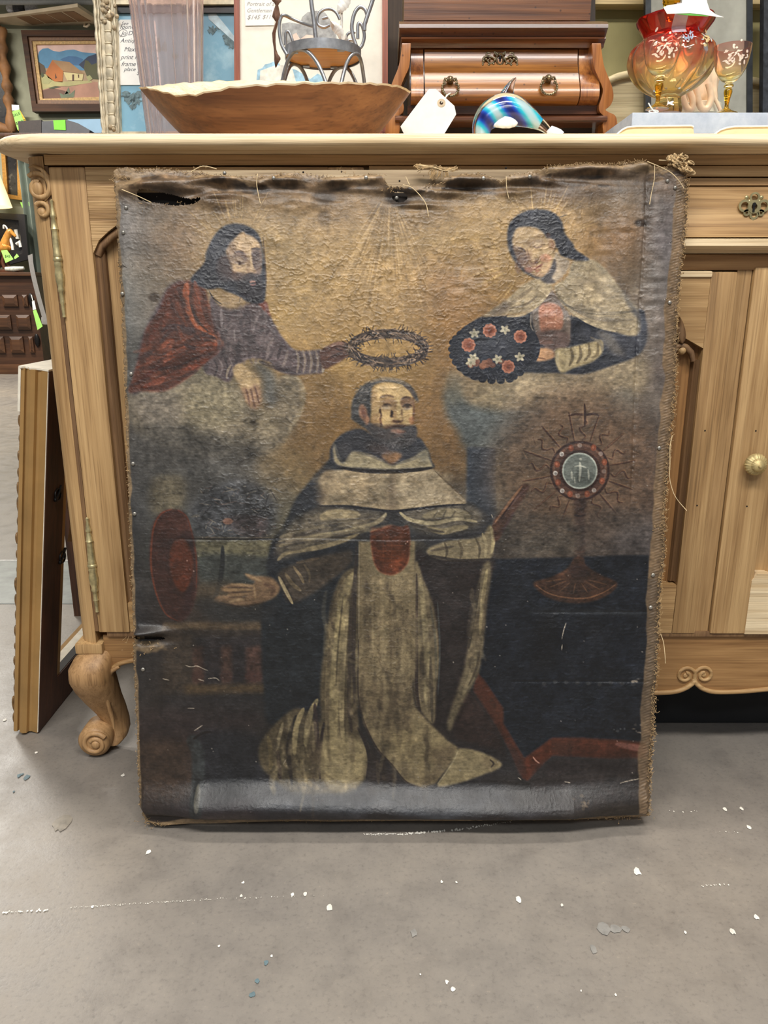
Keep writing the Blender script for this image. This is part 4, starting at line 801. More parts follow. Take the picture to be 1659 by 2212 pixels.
# capelet, lower tier
poly('690,1088 745,1090 845,1102 940,1092 1005,1082 1040,1100 1062,1120 1058,1140 1004,1160 930,1178 900,1168 770,1168 700,1180 640,1196 600,1216 588,1200 600,1170 640,1130', (52, 53, 56), 3, .95, tex=.2)
poly('640,1120 690,1098 745,1098 800,1106 832,1108 812,1128 770,1142 690,1158 620,1172 600,1164', (98, 91, 75), 8, .85, tex=.3); poly('600,1176 680,1166 770,1152 774,1160 740,1172 680,1186 610,1206', (92, 85, 68), 6, .8, tex=.3); poly('866,1108 905,1102 960,1096 1005,1090 1034,1104 1040,1128 1000,1146 950,1152 905,1146 880,1130', (94, 88, 74), 8, .85, tex=.3)
for s_, w_, c_, o_ in (('694,1118 724,1110 776,1112', 19, (142, 131, 100), .9), ('834,1110 820,1124 790,1138 740,1150 690,1158 640,1168 604,1180', 11, (140, 131, 100), .9), ('775,1152 740,1168 690,1182 650,1188 620,1194 600,1210', 10, (124, 114, 86), .85), ('700,1136 740,1132 790,1128', 6, (60, 58, 58), .6), ('790,1146 730,1160 660,1172', 5, (72, 66, 56), .8), ('834,1108 824,1122', 4, (150, 144, 120), .8), ('863,1106 880,1120 905,1127 940,1130 986,1121 1030,1127', 8, (146, 138, 108), .9), ('915,1116 950,1108 990,1108 1014,1116', 17, (126, 118, 92), .8), ('925,1140 955,1148 985,1142 1010,1138', 13, (124, 115, 86), .8), ('880,1128 920,1142 960,1150', 6, (66, 62, 56), .7), ('900,1158 960,1164 1040,1150', 6, (48, 48, 52), .7), ('936,1118 946,1104', 3, (66, 62, 56), .5), ('956,1118 964,1102', 3, (66, 62, 56), .5), ('976,1116 984,1104', 3, (66, 62, 56), .5)): stroke(s_, w_, c_, 2.5, o_, .18)
# red badge
poly('801,1144 818,1140 842,1134 866,1139 883,1140 884,1200 874,1226 848,1242 820,1234 806,1206', (126, 58, 35), 2.5, .97, tex=.25); poly('815,1195 872,1195 866,1224 846,1236 824,1228', (150, 68, 38), 6, .7, tex=.25); poly('815,1150 870,1150 870,1185 815,1185', (104, 58, 42), 8, .6, tex=.3)
for y in (1178, 1190, 1204, 1216): stroke([(816, y), (845, y+prng.normal()*2), (872, y)], 2.4, (164, 92, 58) if y % 4 else (90, 44, 32), 1.8, .3)
for x in (828, 846, 862): stroke([(x, 1160), (x, 1226)], 2.2, (156, 84, 54), 1.8, .2)
# capelet, upper
poly('700,1020 760,1016 850,1021 935,1014 962,1043 1006,1082 990,1091 940,1092 893,1097 845,1103 790,1096 745,1091 690,1090 684,1060', (147, 134, 106), 2.5, .99, tex=.18)
poly('728,985 700,1010 692,1040 700,1070 690,1092 640,1108 628,1104 644,1074 666,1046 694,1014', (46, 50, 57), 5, .95, tex=.15); poly('690,1020 720,1016 712,1060 700,1090 686,1088', (104, 88, 66), 8, .6)
poly('838,1024 856,1024 858,1100 836,1100', (112, 98, 80), 5, .7, False); poly('862,1030 930,1024 975,1070 960,1088 870,1094', (158, 147, 120), 12, .6, tex=.16); poly('720,1030 790,1028 800,1070 740,1084 712,1070', (152, 134, 100), 12, .6, tex=.16)
stroke('690,1093 745,1093 800,1099 848,1104 900,1099 960,1092 1006,1090', 5, (44, 44, 48), 2, .85); stroke('940,1018 970,1046 1004,1078', 3, (84, 70, 50), 1.5, .7)
# left sleeve and hand
poly('600,1241 631,1220 674,1206 720,1196 760,1190 756,1220 720,1250 680,1280 631,1302 612,1282', (70, 62, 52), 4, .95, tex=.25)
for s_, w_, c_, o_ in (('602,1246 616,1274 632,1304', 7, (150, 138, 104), .9), ('616,1238 632,1262 650,1276', 8, (104, 92, 68), .7), ('634,1224 650,1246 656,1260', 6, (118, 104, 76), .65), ('656,1218 668,1238 668,1258', 5, (98, 86, 64), .6), ('640,1216 668,1210 690,1206', 6, (96, 82, 62), .5)): stroke(s_, w_, c_, 2.2, o_, .2)
poly('528,1239 552,1244 586,1247 602,1262 605,1274 596,1288 578,1298 538,1309 499,1308 462,1300 470,1288 496,1284 480,1276 478,1270 496,1262 530,1262 546,1262 550,1256 538,1250', (112, 89, 64), 2, .98, tex=.18)
for s_, w_, c_, o_ in (('498,1262 524,1263 546,1266', 5, (140, 116, 82), .8), ('482,1274 514,1274 546,1274', 5, (136, 112, 78), .75), ('494,1300 512,1296 528,1295', 6, (146, 124, 90), .75), ('490,1286 520,1284 545,1280', 4, (128, 104, 72), .7), ('490,1269 520,1269 544,1270', 2.4, (62, 48, 38), .7), ('486,1280 520,1279 546,1278', 2.4, (62, 48, 38), .7), ('494,1291 530,1289', 2.4, (62, 48, 38), .6), ('530,1240 548,1248 566,1256', 5, (138, 116, 84), .8), ('548,1262 550,1280 552,1294', 4, (142, 118, 82), .7), ('570,1262 590,1270 586,1286', 9, (92, 68, 52), .6), ('474,1302 520,1310 560,1304', 4, (58, 46, 38), .6)): stroke(s_, w_, c_, 1.6, o_, .12)
poly('430,1290 470,1296 500,1312 560,1316 600,1300 572,1340 480,1344 430,1320', (44, 46, 48), 8, .7, tex=.2)
# right sleeve and hand
poly('926,1184 971,1168 1036,1160 1058,1134 1067,1150 1068,1170 1062,1204 1036,1210 971,1210 928,1200', (124, 114, 86), 2.5, .97, tex=.2)
for s_, w_, c_, o_ in (('960,1172 966,1190 962,1206', 5, (72, 64, 50), .7), ('990,1168 998,1188 994,1206', 6, (84, 74, 56), .6), ('1028,1164 1036,1184 1034,1206', 5, (78, 70, 54), .7), ('1042,1152 1050,1176 1048,1204', 6, (148, 138, 104), .7), ('1060,1138 1066,1160 1062,1194', 8, (152, 142, 104), .8), ('930,1190 980,1180', 6, (70, 62, 52), .6), ('930,1200 990,1210 1060,1208', 6, (50, 44, 40), .8)): stroke(s_, w_, c_, 2.2, o_, .2)
poly('1065,1131 1076,1112 1106,1077 1127,1048 1138,1046 1144,1050 1134,1072 1116,1099 1094,1134 1078,1164 1069,1168', (80, 55, 44), 2, .97, tex=.2)
for s_, w_, c_, o_ in (('1070,1128 1100,1086 1128,1050', 5, (122, 88, 62), .8), ('1090,1110 1120,1072 1142,1052', 4, (94, 70, 64), .7), ('1082,1120 1112,1078', 3, (52, 34, 30), .7), ('1084,1150 1110,1106', 6, (74, 56, 58), .6), ('1064,1134 1076,1150', 6, (88, 62, 48), .7)): stroke(s_, w_, c_, 1.6, o_)
# hood
poly('782,927 746,934 724,952 713,972 716,996 735,1010 790,1015 850,1016 933,1012 932,995 921,966 901,944 860,960 820,950', (49, 51, 58), 2, 1, tex=.2)
poly('721,957 728,984 741,1000 760,976 792,980 817,990 845,1005 868,998 894,987 921,971 927,990 933,1012 893,1011 842,1014 782,1011 741,1008 722,995', (138, 130, 102), 1.8, 1, tex=.18)
stroke('724,960 732,985 744,1002', 4, (92, 92, 84), 1.6, .7); stroke('770,978 800,984 830,998', 6, (92, 88, 78), 3, .6); stroke('742,1000 770,1004 820,1008', 7, (150, 142, 112), 3, .7); stroke('856,1002 890,992 918,980', 6, (98, 96, 84), 3, .6); poly('724,960 745,955 760,972 745,998 730,985', (66, 66, 68), 5, .5); poly('900,980 920,968 928,990 915,1000', (96, 96, 86), 5, .6)
stroke('728,1008 780,1017 845,1019 900,1015 934,1010', 8, (42, 39, 38), 3, .85)
poly('824,982 845,975 868,982 858,996 846,1003 834,996', (132, 98, 64), 3, .9); poly('790,960 830,955 850,975 830,985 800,975', (66, 56, 54), 6, .7)
# head
poly('758,902 760,870 768,851 782,834 800,824 830,817 864,821 886,832 898,848 905,868 896,862 886,842 864,832 830,826 806,834 803,850 804,880 800,905 796,928 772,914 760,906', (66, 67, 68), 2.5, .97, tex=.3)
stroke('800,826 828,818 862,822 884,834', 7, (132, 118, 94), 3, .6)
poly('804,848 813,835 832,827 854,828 872,832 884,844 892,858 893,880 891,902 890,914 877,918 868,914 849,921 834,925 820,922 804,910 802,890 803,867', (170, 146, 98), 1.8, 1, tex=.14)
stroke('872,831 888,844 898,862', 7, (80, 72, 68), 2.5, .8); stroke('892,858 894,885 892,908', 4, (96, 66, 46), 1.8, .8); poly('810,836 840,830 862,834 860,850 830,852 812,858', (178, 154, 106), 6, .6)
poly('776,881 782,873 791,880 794,892 798,908 794,919 786,911 777,899', (132, 98, 76), 1.5, 1); poly('780,884 787,882 791,894 788,904 781,896', (98, 66, 56), 2, .8); dot(794, 906, 4, 6, (152, 112, 84), 2, .7); stroke('774,915 772,926', 3, (110, 90, 60), 2, .6)
stroke('820,860 830,855 842,855 851,858', 4.4, (86, 64, 44), 1.2, .9); poly('828,863 840,860 852,864 856,874 846,878 832,872', (124, 100, 70), 2.4, .8); stroke('826,870 836,866 848,870', 2, (86, 64, 48), 1, .7)
stroke('824,879 832,882 844,881', 4, (178, 166, 142), 1.2, .9); dot(835, 877, 5, 4.4, (74, 68, 62), 1, 1); dot(835, 876, 2.2, 2, (34, 30, 28), .8, 1); stroke('827,873 836,871 846,875', 1.8, (60, 46, 38), .9, .9); stroke('826,886 836,888 846,885', 1.8, (140, 112, 76), 1, .7)
poly('867,862 876,858 890,860 893,874 886,880 874,880 866,876', (108, 82, 60), 2.2, .85); stroke('867,862 876,858 888,860', 4.4, (64, 48, 38), 1.2, .9)
stroke('870,882 880,884 888,881', 3.6, (166, 154, 134), 1.2, .85); dot(880, 878, 4.8, 4, (72, 62, 54), 1, 1); dot(880, 877, 2.2, 1.8, (34, 30, 28), .8, 1); stroke('872,875 880,873 889,877', 1.8, (58, 44, 36), .9, .9)
stroke('858,858 862,874 866,880', 5, (184, 162, 112), 2, .7); stroke('868,884 868,896 870,910', 3, (92, 66, 44), 1.2, .85); stroke('858,880 860,896 864,904', 7, (180, 156, 104), 3, .6)
stroke('848,908 858,911 870,908', 5, (78, 52, 38), 1.4, .9); poly('846,900 856,896 868,900 868,908 854,908', (160, 132, 86), 2.5, .6); dot(846, 893, 3, 6, (66, 44, 32), 1.2, .9); dot(821, 888, 2.5, 6, (86, 62, 42), 1.2, .9); dot(822, 905, 3, 10, (108, 80, 52), 1.6, .7); dot(823, 918, 3, 4, (60, 44, 36), 1.2, .8)
poly('800,914 809,917 822,924 838,925 860,921 883,919 899,921 900,945 889,960 866,970 843,970 826,957 804,942 791,925', (64, 63, 66), 2.5, .97, tex=.3); poly('815,925 840,930 850,940 830,950 812,940', (92, 80, 74), 4, .6)
stroke('832,925 848,922 862,919 876,921', 4, (84, 54, 42), 1.6, .9); poly('843,930 856,926 870,929 877,932 866,936 850,935', (142, 108, 90), 1.6, .95); stroke('858,934 868,935 876,933', 2, (88, 54, 46), 1, .8); stroke('850,945 862,941 872,944', 6, (92, 80, 76), 3, .7)
for i in range(90):
    x, y = prng.uniform(795, 898), prng.uniform(922, 968); stroke([(x, y), (x+prng.normal()*3, y+6)], 1.4, [(104, 104, 104), (38, 38, 40)][i % 2], .9, .4)
for i in range(60):
    x, y = prng.uniform(764, 802), prng.uniform(832, 880); stroke([(x, y), (x+6, y-3)], 1.5, [(120, 118, 110), (36, 38, 40)][i % 2], .9, .5)
# ---- faces: soft half tones over the drawing, then blended
def soften(cx, cy, rx, ry, r):
    global IMG
    m_ = np.clip((1-np.hypot((xx-cx)/rx, (yy-cy)/ry))*4, 0, 1)[..., None]; y0, y1, x0, x1 = int(cy-ry-PY0), int(cy+ry-PY0), int(cx-rx-PX0), int(cx+rx-PX0)
    IMG[y0:y1, x0:x1] = IMG[y0:y1, x0:x1]*(1-m_[y0:y1, x0:x1]) + blur(IMG[y0:y1, x0:x1], r)*m_[y0:y1, x0:x1]
for x, y, rx, ry, c_, sf, o_ in ((532, 520, 18, 12, (168, 146, 112), 9, .6), (516, 560, 17, 12, (96, 80, 70), 8, .5), (500, 540, 10, 18, (104, 88, 78), 7, .5), (512, 582, 13, 8, (160, 138, 104), 6, .55), (537, 572, 4, 16, (116, 96, 74), 3, .6), (549, 586, 6, 5, (146, 122, 94), 3, .6), (520, 598, 22, 10, (66, 56, 54), 7, .55), (485, 585, 18, 26, (58, 52, 56), 9, .5), (555, 560, 10, 24, (78, 68, 68), 6, .45), (552, 550, 9, 6, (64, 56, 58), 4, .5), (519, 569, 9, 3.5, (82, 66, 60), 2, .5), (548, 600, 16, 7, (56, 50, 52), 4, .45)): dot(x, y, rx, ry, c_, sf, o_)
dot(513, 570, 3, 1.8, (176, 164, 140), 1, .7); dot(522, 571, 2, 1.6, (160, 146, 124), 1, .5); stroke('508,575 516,579 525,575', 2.4, (112, 92, 74), 1.4, .7); stroke('504,556 514,552 526,557', 3, (88, 72, 66), 2, .6)
for x, y, rx, ry, c_, sf, o_ in ((836, 872, 20, 14, (128, 102, 70), 8, .5), (880, 870, 14, 12, (104, 80, 58), 6, .5), (835, 842, 22, 8, (184, 160, 112), 7, .5), (852, 888, 5, 18, (140, 112, 74), 4, .6), (864, 902, 7, 7, (182, 156, 106), 4, .6), (857, 911, 12, 4, (82, 56, 40), 3, .6), (814, 906, 12, 14, (128, 98, 64), 7, .55), (832, 900, 14, 12, (182, 156, 104), 7, .5), (882, 900, 8, 10, (168, 138, 90), 5, .5), (889, 908, 6, 8, (140, 84, 52), 4, .5), (850, 921, 22, 5, (74, 56, 48), 4, .6), (808, 866, 8, 22, (142, 114, 76), 6, .45), (835, 881, 9, 2.5, (160, 146, 118), 1.5, .6), (880, 883, 8, 2, (150, 132, 106), 1.5, .5), (815, 922, 14, 8, (74, 66, 62), 5, .6), (820, 940, 20, 14, (58, 58, 62), 9, .5)): dot(x, y, rx, ry, c_, sf, o_)
stroke('822,880 821,888 824,897 821,906 824,914 822,921', 3.2, (70, 48, 34), 1, .85, .4); stroke('845,886 848,893 844,899 850,900', 4, (58, 38, 26), 1, .9, .4); stroke('826,878 831,874 838,873 845,877', 2.6, (52, 38, 32), 1, .9); stroke('870,880 876,874 884,874 890,878', 2.6, (46, 34, 28), 1, .9)
for x, y, rx, ry, c_, sf, o_ in ((1135, 508, 26, 14, (170, 148, 108), 9, .5), (1164, 527, 14, 9, (112, 92, 70), 6, .45), (1160, 528, 8, 4, (168, 150, 120), 3, .6), (1127, 556, 13, 14, (88, 70, 62), 7, .5), (1127, 553, 6, 3, (140, 124, 108), 2.5, .6), (1146, 556, 4, 14, (132, 106, 80), 3, .6), (1152, 560, 4, 10, (176, 152, 116), 3, .5), (1154, 570, 7, 4, (100, 74, 60), 3, .6), (1160, 578, 12, 5, (150, 112, 90), 4, .5), (1180, 575, 10, 16, (164, 134, 104), 6, .4), (1164, 593, 12, 5, (128, 100, 80), 4, .5), (1120, 575, 8, 16, (96, 72, 62), 5, .5), (1188, 530, 5, 10, (120, 92, 70), 4, .5)): dot(x, y, rx, ry, c_, sf, o_)
stroke('1153,584 1160,579 1172,571', 2.6, (110, 58, 48), 1.2, .8); stroke('1152,532 1160,536 1171,531', 2.2, (86, 66, 54), 1.2, .7)
for a_ in ((530, 560, 50, 60, 1), (848, 890, 70, 70, 1), (1150, 545, 60, 62, 1), (540, 840, 40, 60, 1), (550, 1275, 70, 50, 1)): soften(*a_)
# ---- wear and painted fold shade: scratches, losses, darkened bands
for s_ in ('401,1437 414,1440 426,1438 440,1444 450,1448', '428,1466 441,1470', '451,1465 466,1464 474,1470', '352,1466 366,1469', '406,1530 420,1530', '420,1578 438,1566', '1338,1689 1356,1685 1386,1680', '1222,1345 1217,1360 1213,1380', '1214,1392 1213,1404', '1218,1686 1230,1688', '1062,1112 1064,1118', '612,1650 618,1640', '1118,1676 1124,1680'): stroke(s_, 1.7, (186, 178, 160), .9, .7)
for i in range(110):
    x, y = prng.uniform(270, 1420), prng.uniform(1000, 1740); dot(x, y, prng.uniform(.8, 1.8), prng.uniform(.8, 1.6), (150, 146, 138), .8, prng.uniform(.2, .7))
for k in range(9): dot(1175+k*24, 1475+prng.normal()*2, 5, 4, (78, 78, 76), 3, .4)
for cx_, cy_, n_, c_ in ((1368, 1473, 5, (168, 158, 140)), (1376, 1578, 4, (140, 130, 114)), (1334, 1576, 4, (92, 98, 102)), (1250, 1722, 14, (110, 97, 80)), (1385, 1560, 4, (120, 110, 96))):
    for i in range(n_): dot(cx_+prng.normal()*7, cy_+prng.normal()*4, prng.uniform(1.5, 5), prng.uniform(1.2, 3), c_, 1.5, prng.uniform(.3, .7))
# stained losses near the top, plus painted shade under its folds
for x, y, rx, ry, o_ in ((355, 425, 40, 14, .5), (530, 395, 30, 12, .5), (700, 425, 24, 16, .5), (860, 428, 26, 18, .9), (1010, 400, 60, 12, .5), (1180, 392, 50, 14, .5), (333, 642, 12, 10, .6), (1385, 482, 16, 8, .7), (1400, 440, 12, 60, .35), (475, 452, 16, 8, .3), (700, 470, 14, 16, .3)): dot(x, y, rx, ry, (46, 36, 28), min(rx, ry)*.8, o_, .3)
for i in range(90):
    x = prng.uniform(270, 1420); y = 372+prng.uniform(8, 46)-(max(0, x-1100)*.05); dot(x, y, prng.uniform(8, 34), prng.uniform(3, 9), [(44, 34, 26), (70, 56, 42), (108, 88, 64)][i % 3], 4, prng.uniform(.2, .65), .4)  # blotches painting the shade under the hanging folds
# folds and grime broken into the robes
for i in range(120):
    x, y = prng.uniform(300, 478), prng.uniform(625, 838)
    if y < 725 and x < 350+(725-y)*.35: continue
    if y < 725 and x > 440+(y-625)*.35: continue
    if y >= 725 and (x+y*.9 > 1140 or x-.0*y < 290): continue
    dx, dy = (.35, 1) if y < 725 else (1, -.42); L = prng.uniform(18, 46)
    stroke([(x-dx*L*.5, y-dy*L*.5), (x+prng.normal()*3, y+prng.normal()*3), (x+dx*L*.5, y+dy*L*.5)], prng.uniform(5, 10), (60, 42, 40) if i % 2 else (138, 68, 46), 4, prng.uniform(.2, .5), .2)
for i in range(70):
    x, y = prng.uniform(470, 585), prng.uniform(672, 775); L = prng.uniform(18, 50)
    stroke([(x, y-L*.5), (x+prng.normal()*3, y), (x-4+prng.normal()*4, y+L*.5)], prng.uniform(5, 9), (58, 50, 54) if i % 2 else (112, 102, 102), 4, prng.uniform(.15, .4), .2)
for i in range(60):
    x = prng.uniform(610, 820); y = 1178-(x-600)*.22+prng.normal()*12; L = prng.uniform(30, 70)
    stroke([(x-L*.5, y+L*.11), (x, y+prng.normal()*2), (x+L*.5, y-L*.11)], prng.uniform(5, 9), (56, 52, 50) if i % 2 else (140, 130, 102), 4, prng.uniform(.15, .4), .2)
def robe(x0, x1, y0, y1, n, seed):
    r = np.random.default_rng(seed)
    for i in range(n):
        x = r.uniform(x0, x1); y = r.uniform(y0, y1); L = r.uniform(25, 90); d = (r.random() < .55)
        stroke([(x, y), (x+r.normal()*4, y+L*.5), (x+r.normal()*7, y+L)], r.uniform(6, 13), (62, 53, 42) if d else (152, 140, 104), 6, r.uniform(.12, .34) if d else r.uniform(.12, .34), .2)
robe(700, 770, 1240, 1640, 60, 1); robe(780, 892, 1240, 1560, 70, 2); robe(900, 940, 1260, 1480, 24, 3); robe(590, 690, 1540, 1670, 36, 4); robe(1020, 1054, 1240, 1400, 16, 5); robe(820, 940, 1560, 1640, 24, 6)
for i in range(90):
    r_ = prng; x, y = r_.uniform(690, 1000), r_.uniform(1022, 1085); dot(x, y, r_.uniform(8, 26), r_.uniform(4, 10), [(112, 100, 76), (160, 149, 122)][i % 2], 6, r_.uniform(.1, .3), .4)
for i in range(60):
    r_ = prng; x, y = r_.uniform(1090, 1370), r_.uniform(600, 700); dot(x, y, r_.uniform(8, 22), r_.uniform(4, 10), [(108, 98, 80), (160, 149, 122)][i % 2], 6, r_.uniform(.08, .24)*(x > 1200), .4)
IMG *= (1 + .10*crnd(46, 40, 80) + .07*fnoise(10, 14, 84))[..., None]
IMG = IMG*(1-.10*np.clip(crnd(36, 60, 87), 0, 1))[..., None] + np.array([46., 36., 26.])*.10*np.clip(crnd(36, 60, 87), 0, 1)[..., None]
IMG *= np.array([1.03, .985, .95])
# weave and brush
IMG *= (1 + .035*fnoise(14, 1.6, 70) + .045*fnoise(2.0, 2.0, 71) + .04*fnoise(5, 5, 72))[..., None]
IMG = np.clip(IMG, 4, 250)
# ================================================================== the old canvas on its stretcher, leaning on the sideboard
GAIN = .93
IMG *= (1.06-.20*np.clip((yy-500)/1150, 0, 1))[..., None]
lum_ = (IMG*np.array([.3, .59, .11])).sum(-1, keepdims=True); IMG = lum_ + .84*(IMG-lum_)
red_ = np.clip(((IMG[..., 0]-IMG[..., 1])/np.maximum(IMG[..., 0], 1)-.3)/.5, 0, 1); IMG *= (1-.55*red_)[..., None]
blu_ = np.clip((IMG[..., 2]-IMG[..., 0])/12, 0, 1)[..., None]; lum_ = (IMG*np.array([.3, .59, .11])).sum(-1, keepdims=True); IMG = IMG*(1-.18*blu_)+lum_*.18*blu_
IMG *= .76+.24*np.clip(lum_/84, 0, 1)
IMG[..., 1] += 5*red_; IMG[..., 0] -= 7*red_
IMG = IMG + .55*(IMG-blur(IMG, 2)) + .18*(IMG-blur(IMG, 9)); IMG = np.clip(IMG, 3, 250)
CB, CT = Vector((0, 1.0, 0)), Vector((0, 1.148, .955))
CU = (CT-CB).normalized(); CN = Vector((0, -CU.z, CU.y))
def cpl(px, py, d=0.0):
    """point of the canvas plane seen at this place of the photo, moved d towards the room"""
    r = ray(px, py); o = Vector((0, 0, H)); t = (CB-o).dot(CN)/r.dot(CN); return o + r*t + CN*d
def cplv(px, py, d):
    a = (px-829.5)/F; b = (1106-py)/F; dy = CP+b*SP; dz = -SP+b*CP
    t = ((CB.y)*CN.y + (CB.z-H)*CN.z)/(dy*CN.y+dz*CN.z)
    return np.stack([a*t, dy*t + d*CN.y, H + dz*t + d*CN.z], -1)
def fn(s): p = np.array(pts(s)); return lambda q: np.interp(q, p[:, 0], p[:, 1])
xl = fn('340,246 365,247 390,244 430,250 520,253 640,261 800,268 960,273 1100,278 1240,283 1370,288 1385,290 1400,287 1500,292 1600,296 1700,299 1740,302 1770,312 1800,324')
xr = fn('340,1487 372,1486 420,1485 470,1484 530,1478 600,1471 650,1466 700,1463 760,1462 840,1461 900,1455 960,1448 1030,1443 1100,1437 1140,1437 1200,1436 1260,1428 1340,1424 1440,1421 1500,1414 1580,1413 1640,1408 1700,1405 1760,1402 1800,1398')
te = fn('240,366 247,365 272,362 286,364 300,367 330,365 360,366 390,370 420,372 440,374 455,379 490,381 530,382 560,379 600,376 640,373 670,377 700,380 725,385 745,384 765,381 800,377 826,380 834,392 842,404 870,405 910,403 940,399 956,392 966,383 1000,377 1040,376 1060,383 1085,393 1097,382 1110,378 1140,373 1200,361 1260,356 1320,357 1380,350 1396,350 1404,361 1430,362 1460,357 1486,372 1495,374')
be = fn('290,1772 312,1776 340,1781 400,1776 460,1775 520,1773 600,1771 700,1772 800,1771 900,1769 1000,1770 1100,1769 1200,1768 1300,1766 1360,1763 1400,1762')
# ---- unpainted edges of the weave
edge_r = xr(yy)-xx; edge_l = xx-xl(yy); edge_t = yy-te(xx); edge_b = be(xx)-yy
hess = np.stack([np.full_like(xx, v) for v in (134., 112., 84.)], -1)*(1+.16*fnoise(6, 3, 31)+.12*fnoise(40, 40, 33))[..., None]
def over(a, c): 
    global IMG
    IMG = IMG*(1-a[..., None]) + c*a[..., None]
over(np.clip((30+4*fnoise(30, 30, 41)-edge_r)/3, 0, 1)*np.where(yy < 1250, 1, .8)*(yy > 380), hess*np.array([.86, .84, .84]))
over(np.clip((8+3*fnoise(20, 30, 42)-edge_l)/2.5, 0, 1), hess*.9)
over(np.clip((11+9*fnoise(40, 30, 43)+4*fnoise(7, 5, 44)-edge_t)/4, 0, 1)*.85, hess*1.12)
over(np.clip((9+4*fnoise(60, 30, 45)-edge_b)/2, 0, 1)*.9, hess*1.05)
over(np.clip((1-np.hypot((xx-268)/60, (yy-385)/34))*3+fnoise(12, 8, 47), 0, 1)*.85*(yy < 425), hess*1.1)
over(np.clip((1-np.hypot((xx-318)/46, (yy-1398)/15))*3+.6*fnoise(10, 6, 48), 0, 1)*.85, hess*.95)
over(np.clip((1-np.hypot((xx-1400)/70, (yy-365)/12))*3, 0, 1)*.6, hess)
# ---- relief of the slack, creased cloth (metres towards the room)
def ss(a, b, x): t = np.clip((x-a)/(b-a), 0, 1); return t*t*(3-2*t)
def gau(cx, cy, sx, sy): return np.exp(-((xx-cx)/sx)**2-((yy-cy)/sy)**2)
HGT = crnd(300, 240, 101)*.0020 + fnoise(70, 60, 102)*.0006
mid = np.exp(-np.maximum(0, 430-xx)/70)*np.exp(-np.maximum(0, xx-1230)/110)
ry_ = yy + 5*fnoise(160, 900, 105) - 4*np.sin(xx/130)
roll = (.003*ss(1640, 1692, yy) + .027*ss(1680, 1738, ry_))*(1-ss(1746, 1764, yy)*.9)
HGT += roll*(.30+.70*mid)*(1+.10*fnoise(120, 400, 103))
# gathered folds hanging from the tacks along the top
fold = np.zeros_like(xx)
for cx, cy, sx, sy, h in ((345, 402, 62, 14, .011), (470, 388, 52, 8, .006), (600, 390, 46, 8, .006), (742, 392, 38, 9, .007), (800, 388, 30, 8, .005), (560, 408, 90, 9, -.004), (700, 415, 50, 10, -.005), (860, 424, 42, 12, -.008), (1010, 390, 46, 8, .007), (1010, 404, 60, 8, -.005), (1130, 385, 40, 8, .004), (1150, 402, 60, 8, -.005), (1270, 366, 90, 8, .006), (1270, 384, 100, 9, -.005), (1390, 358, 22, 10, .006), (1340, 392, 50, 9, -.003), (300, 1364, 46, 9, .012), (320, 1384, 40, 8, -.008), (455, 430, 46, 14, .004), (640, 440, 60, 14, .003), (530, 425, 40, 10, .003), (1010, 560, 40, 80, -.003), (1300, 560, 30, 120, -.004), (1350, 520, 26, 80, .003), (1210, 690, 60, 26, .003), (1420, 600, 26, 200, .003)):
    fold += 1.35*h*gau(cx, cy, sx, sy)*(1+.35*fnoise(40, 12, 160))
for i in range(46):
    x_ = prng.uniform(265, 1430); y_ = float(te(x_))+prng.uniform(8, 52); fold += prng.uniform(-.005, .005)*gau(x_, y_, prng.uniform(10, 40), prng.uniform(4, 10))
HGT += fold
# stitched ridge of the old seam on the right, cross creases
xs_ = np.interp(yy, [360, 560, 760, 960, 1300], [1400, 1388, 1376, 1368, 1356])
HGT -= .0016*np.exp(-((xx-xs_)/3.2)**2)*(1-ss(980, 1150, yy))*(1+.9*fnoise(200, 6, 104))
HGT -= .0008*np.exp(-((yy-1164-2*np.sin(xx/60))/2.2)**2)*ss(330, 420, xx)*(1-ss(900, 1060, xx))
HGT -= .0007*np.exp(-((yy-1472)/2.5)**2)*ss(1060, 1160, xx); HGT -= .0007*np.exp(-((yy-1322)/2.5)**2)*ss(1120, 1180, xx)
HGT += .0025*np.exp(-((xx-430-(yy-1600)*.05)/9)**2)*ss(1560, 1620, yy)*(1-ss(1700, 1740, yy))
HGT += .006*ss(0, 1, (yy-1560+(xx-1100)*.55)/90)*(1-ss(0, 1, (yy-1660+(xx-1100)*.55)/130))*ss(1050, 1150, xx)*.5
# cracked, cupped paint
def ridges(sx, sy, sd, pw): return np.clip(1-np.abs(fnoise(sx, sy, sd)+.35*fnoise(sx/2.5, sy/2.5, sd+3))*2.2, 0, 1)**pw
dens = .28 + 1.0*gau(770, 640, 190, 110) + .8*gau(540, 1110, 110, 70) + .45*gau(835, 890, 70, 80) + .8*gau(1150, 560, 260, 160) + .6*gau(500, 520, 200, 110) + .5*gau(850, 1080, 220, 90) + .5*gau(840, 1330, 80, 160) + .4*gau(560, 930, 140, 120)
dens *= (.45+.9*np.clip(crnd(60, 50, 130)+.3, 0, 1.2))
r1 = ridges(20, 11, 110, 7); r2 = ridges(13, 17, 115, 8)
HGT += (r1*.0014 + r2*.0009)*np.clip(dens, 0, 1.3) + fnoise(3.2, 2.4, 120)*.00012 + fnoise(7, 4, 121)*.00012*(.4+dens) + fnoise(30, 3, 122)*.00010
HGT += .0009*np.sin((yy+.35*xx)*2*math.pi/6)*np.clip((28-edge_r)/8, 0, 1)*.42
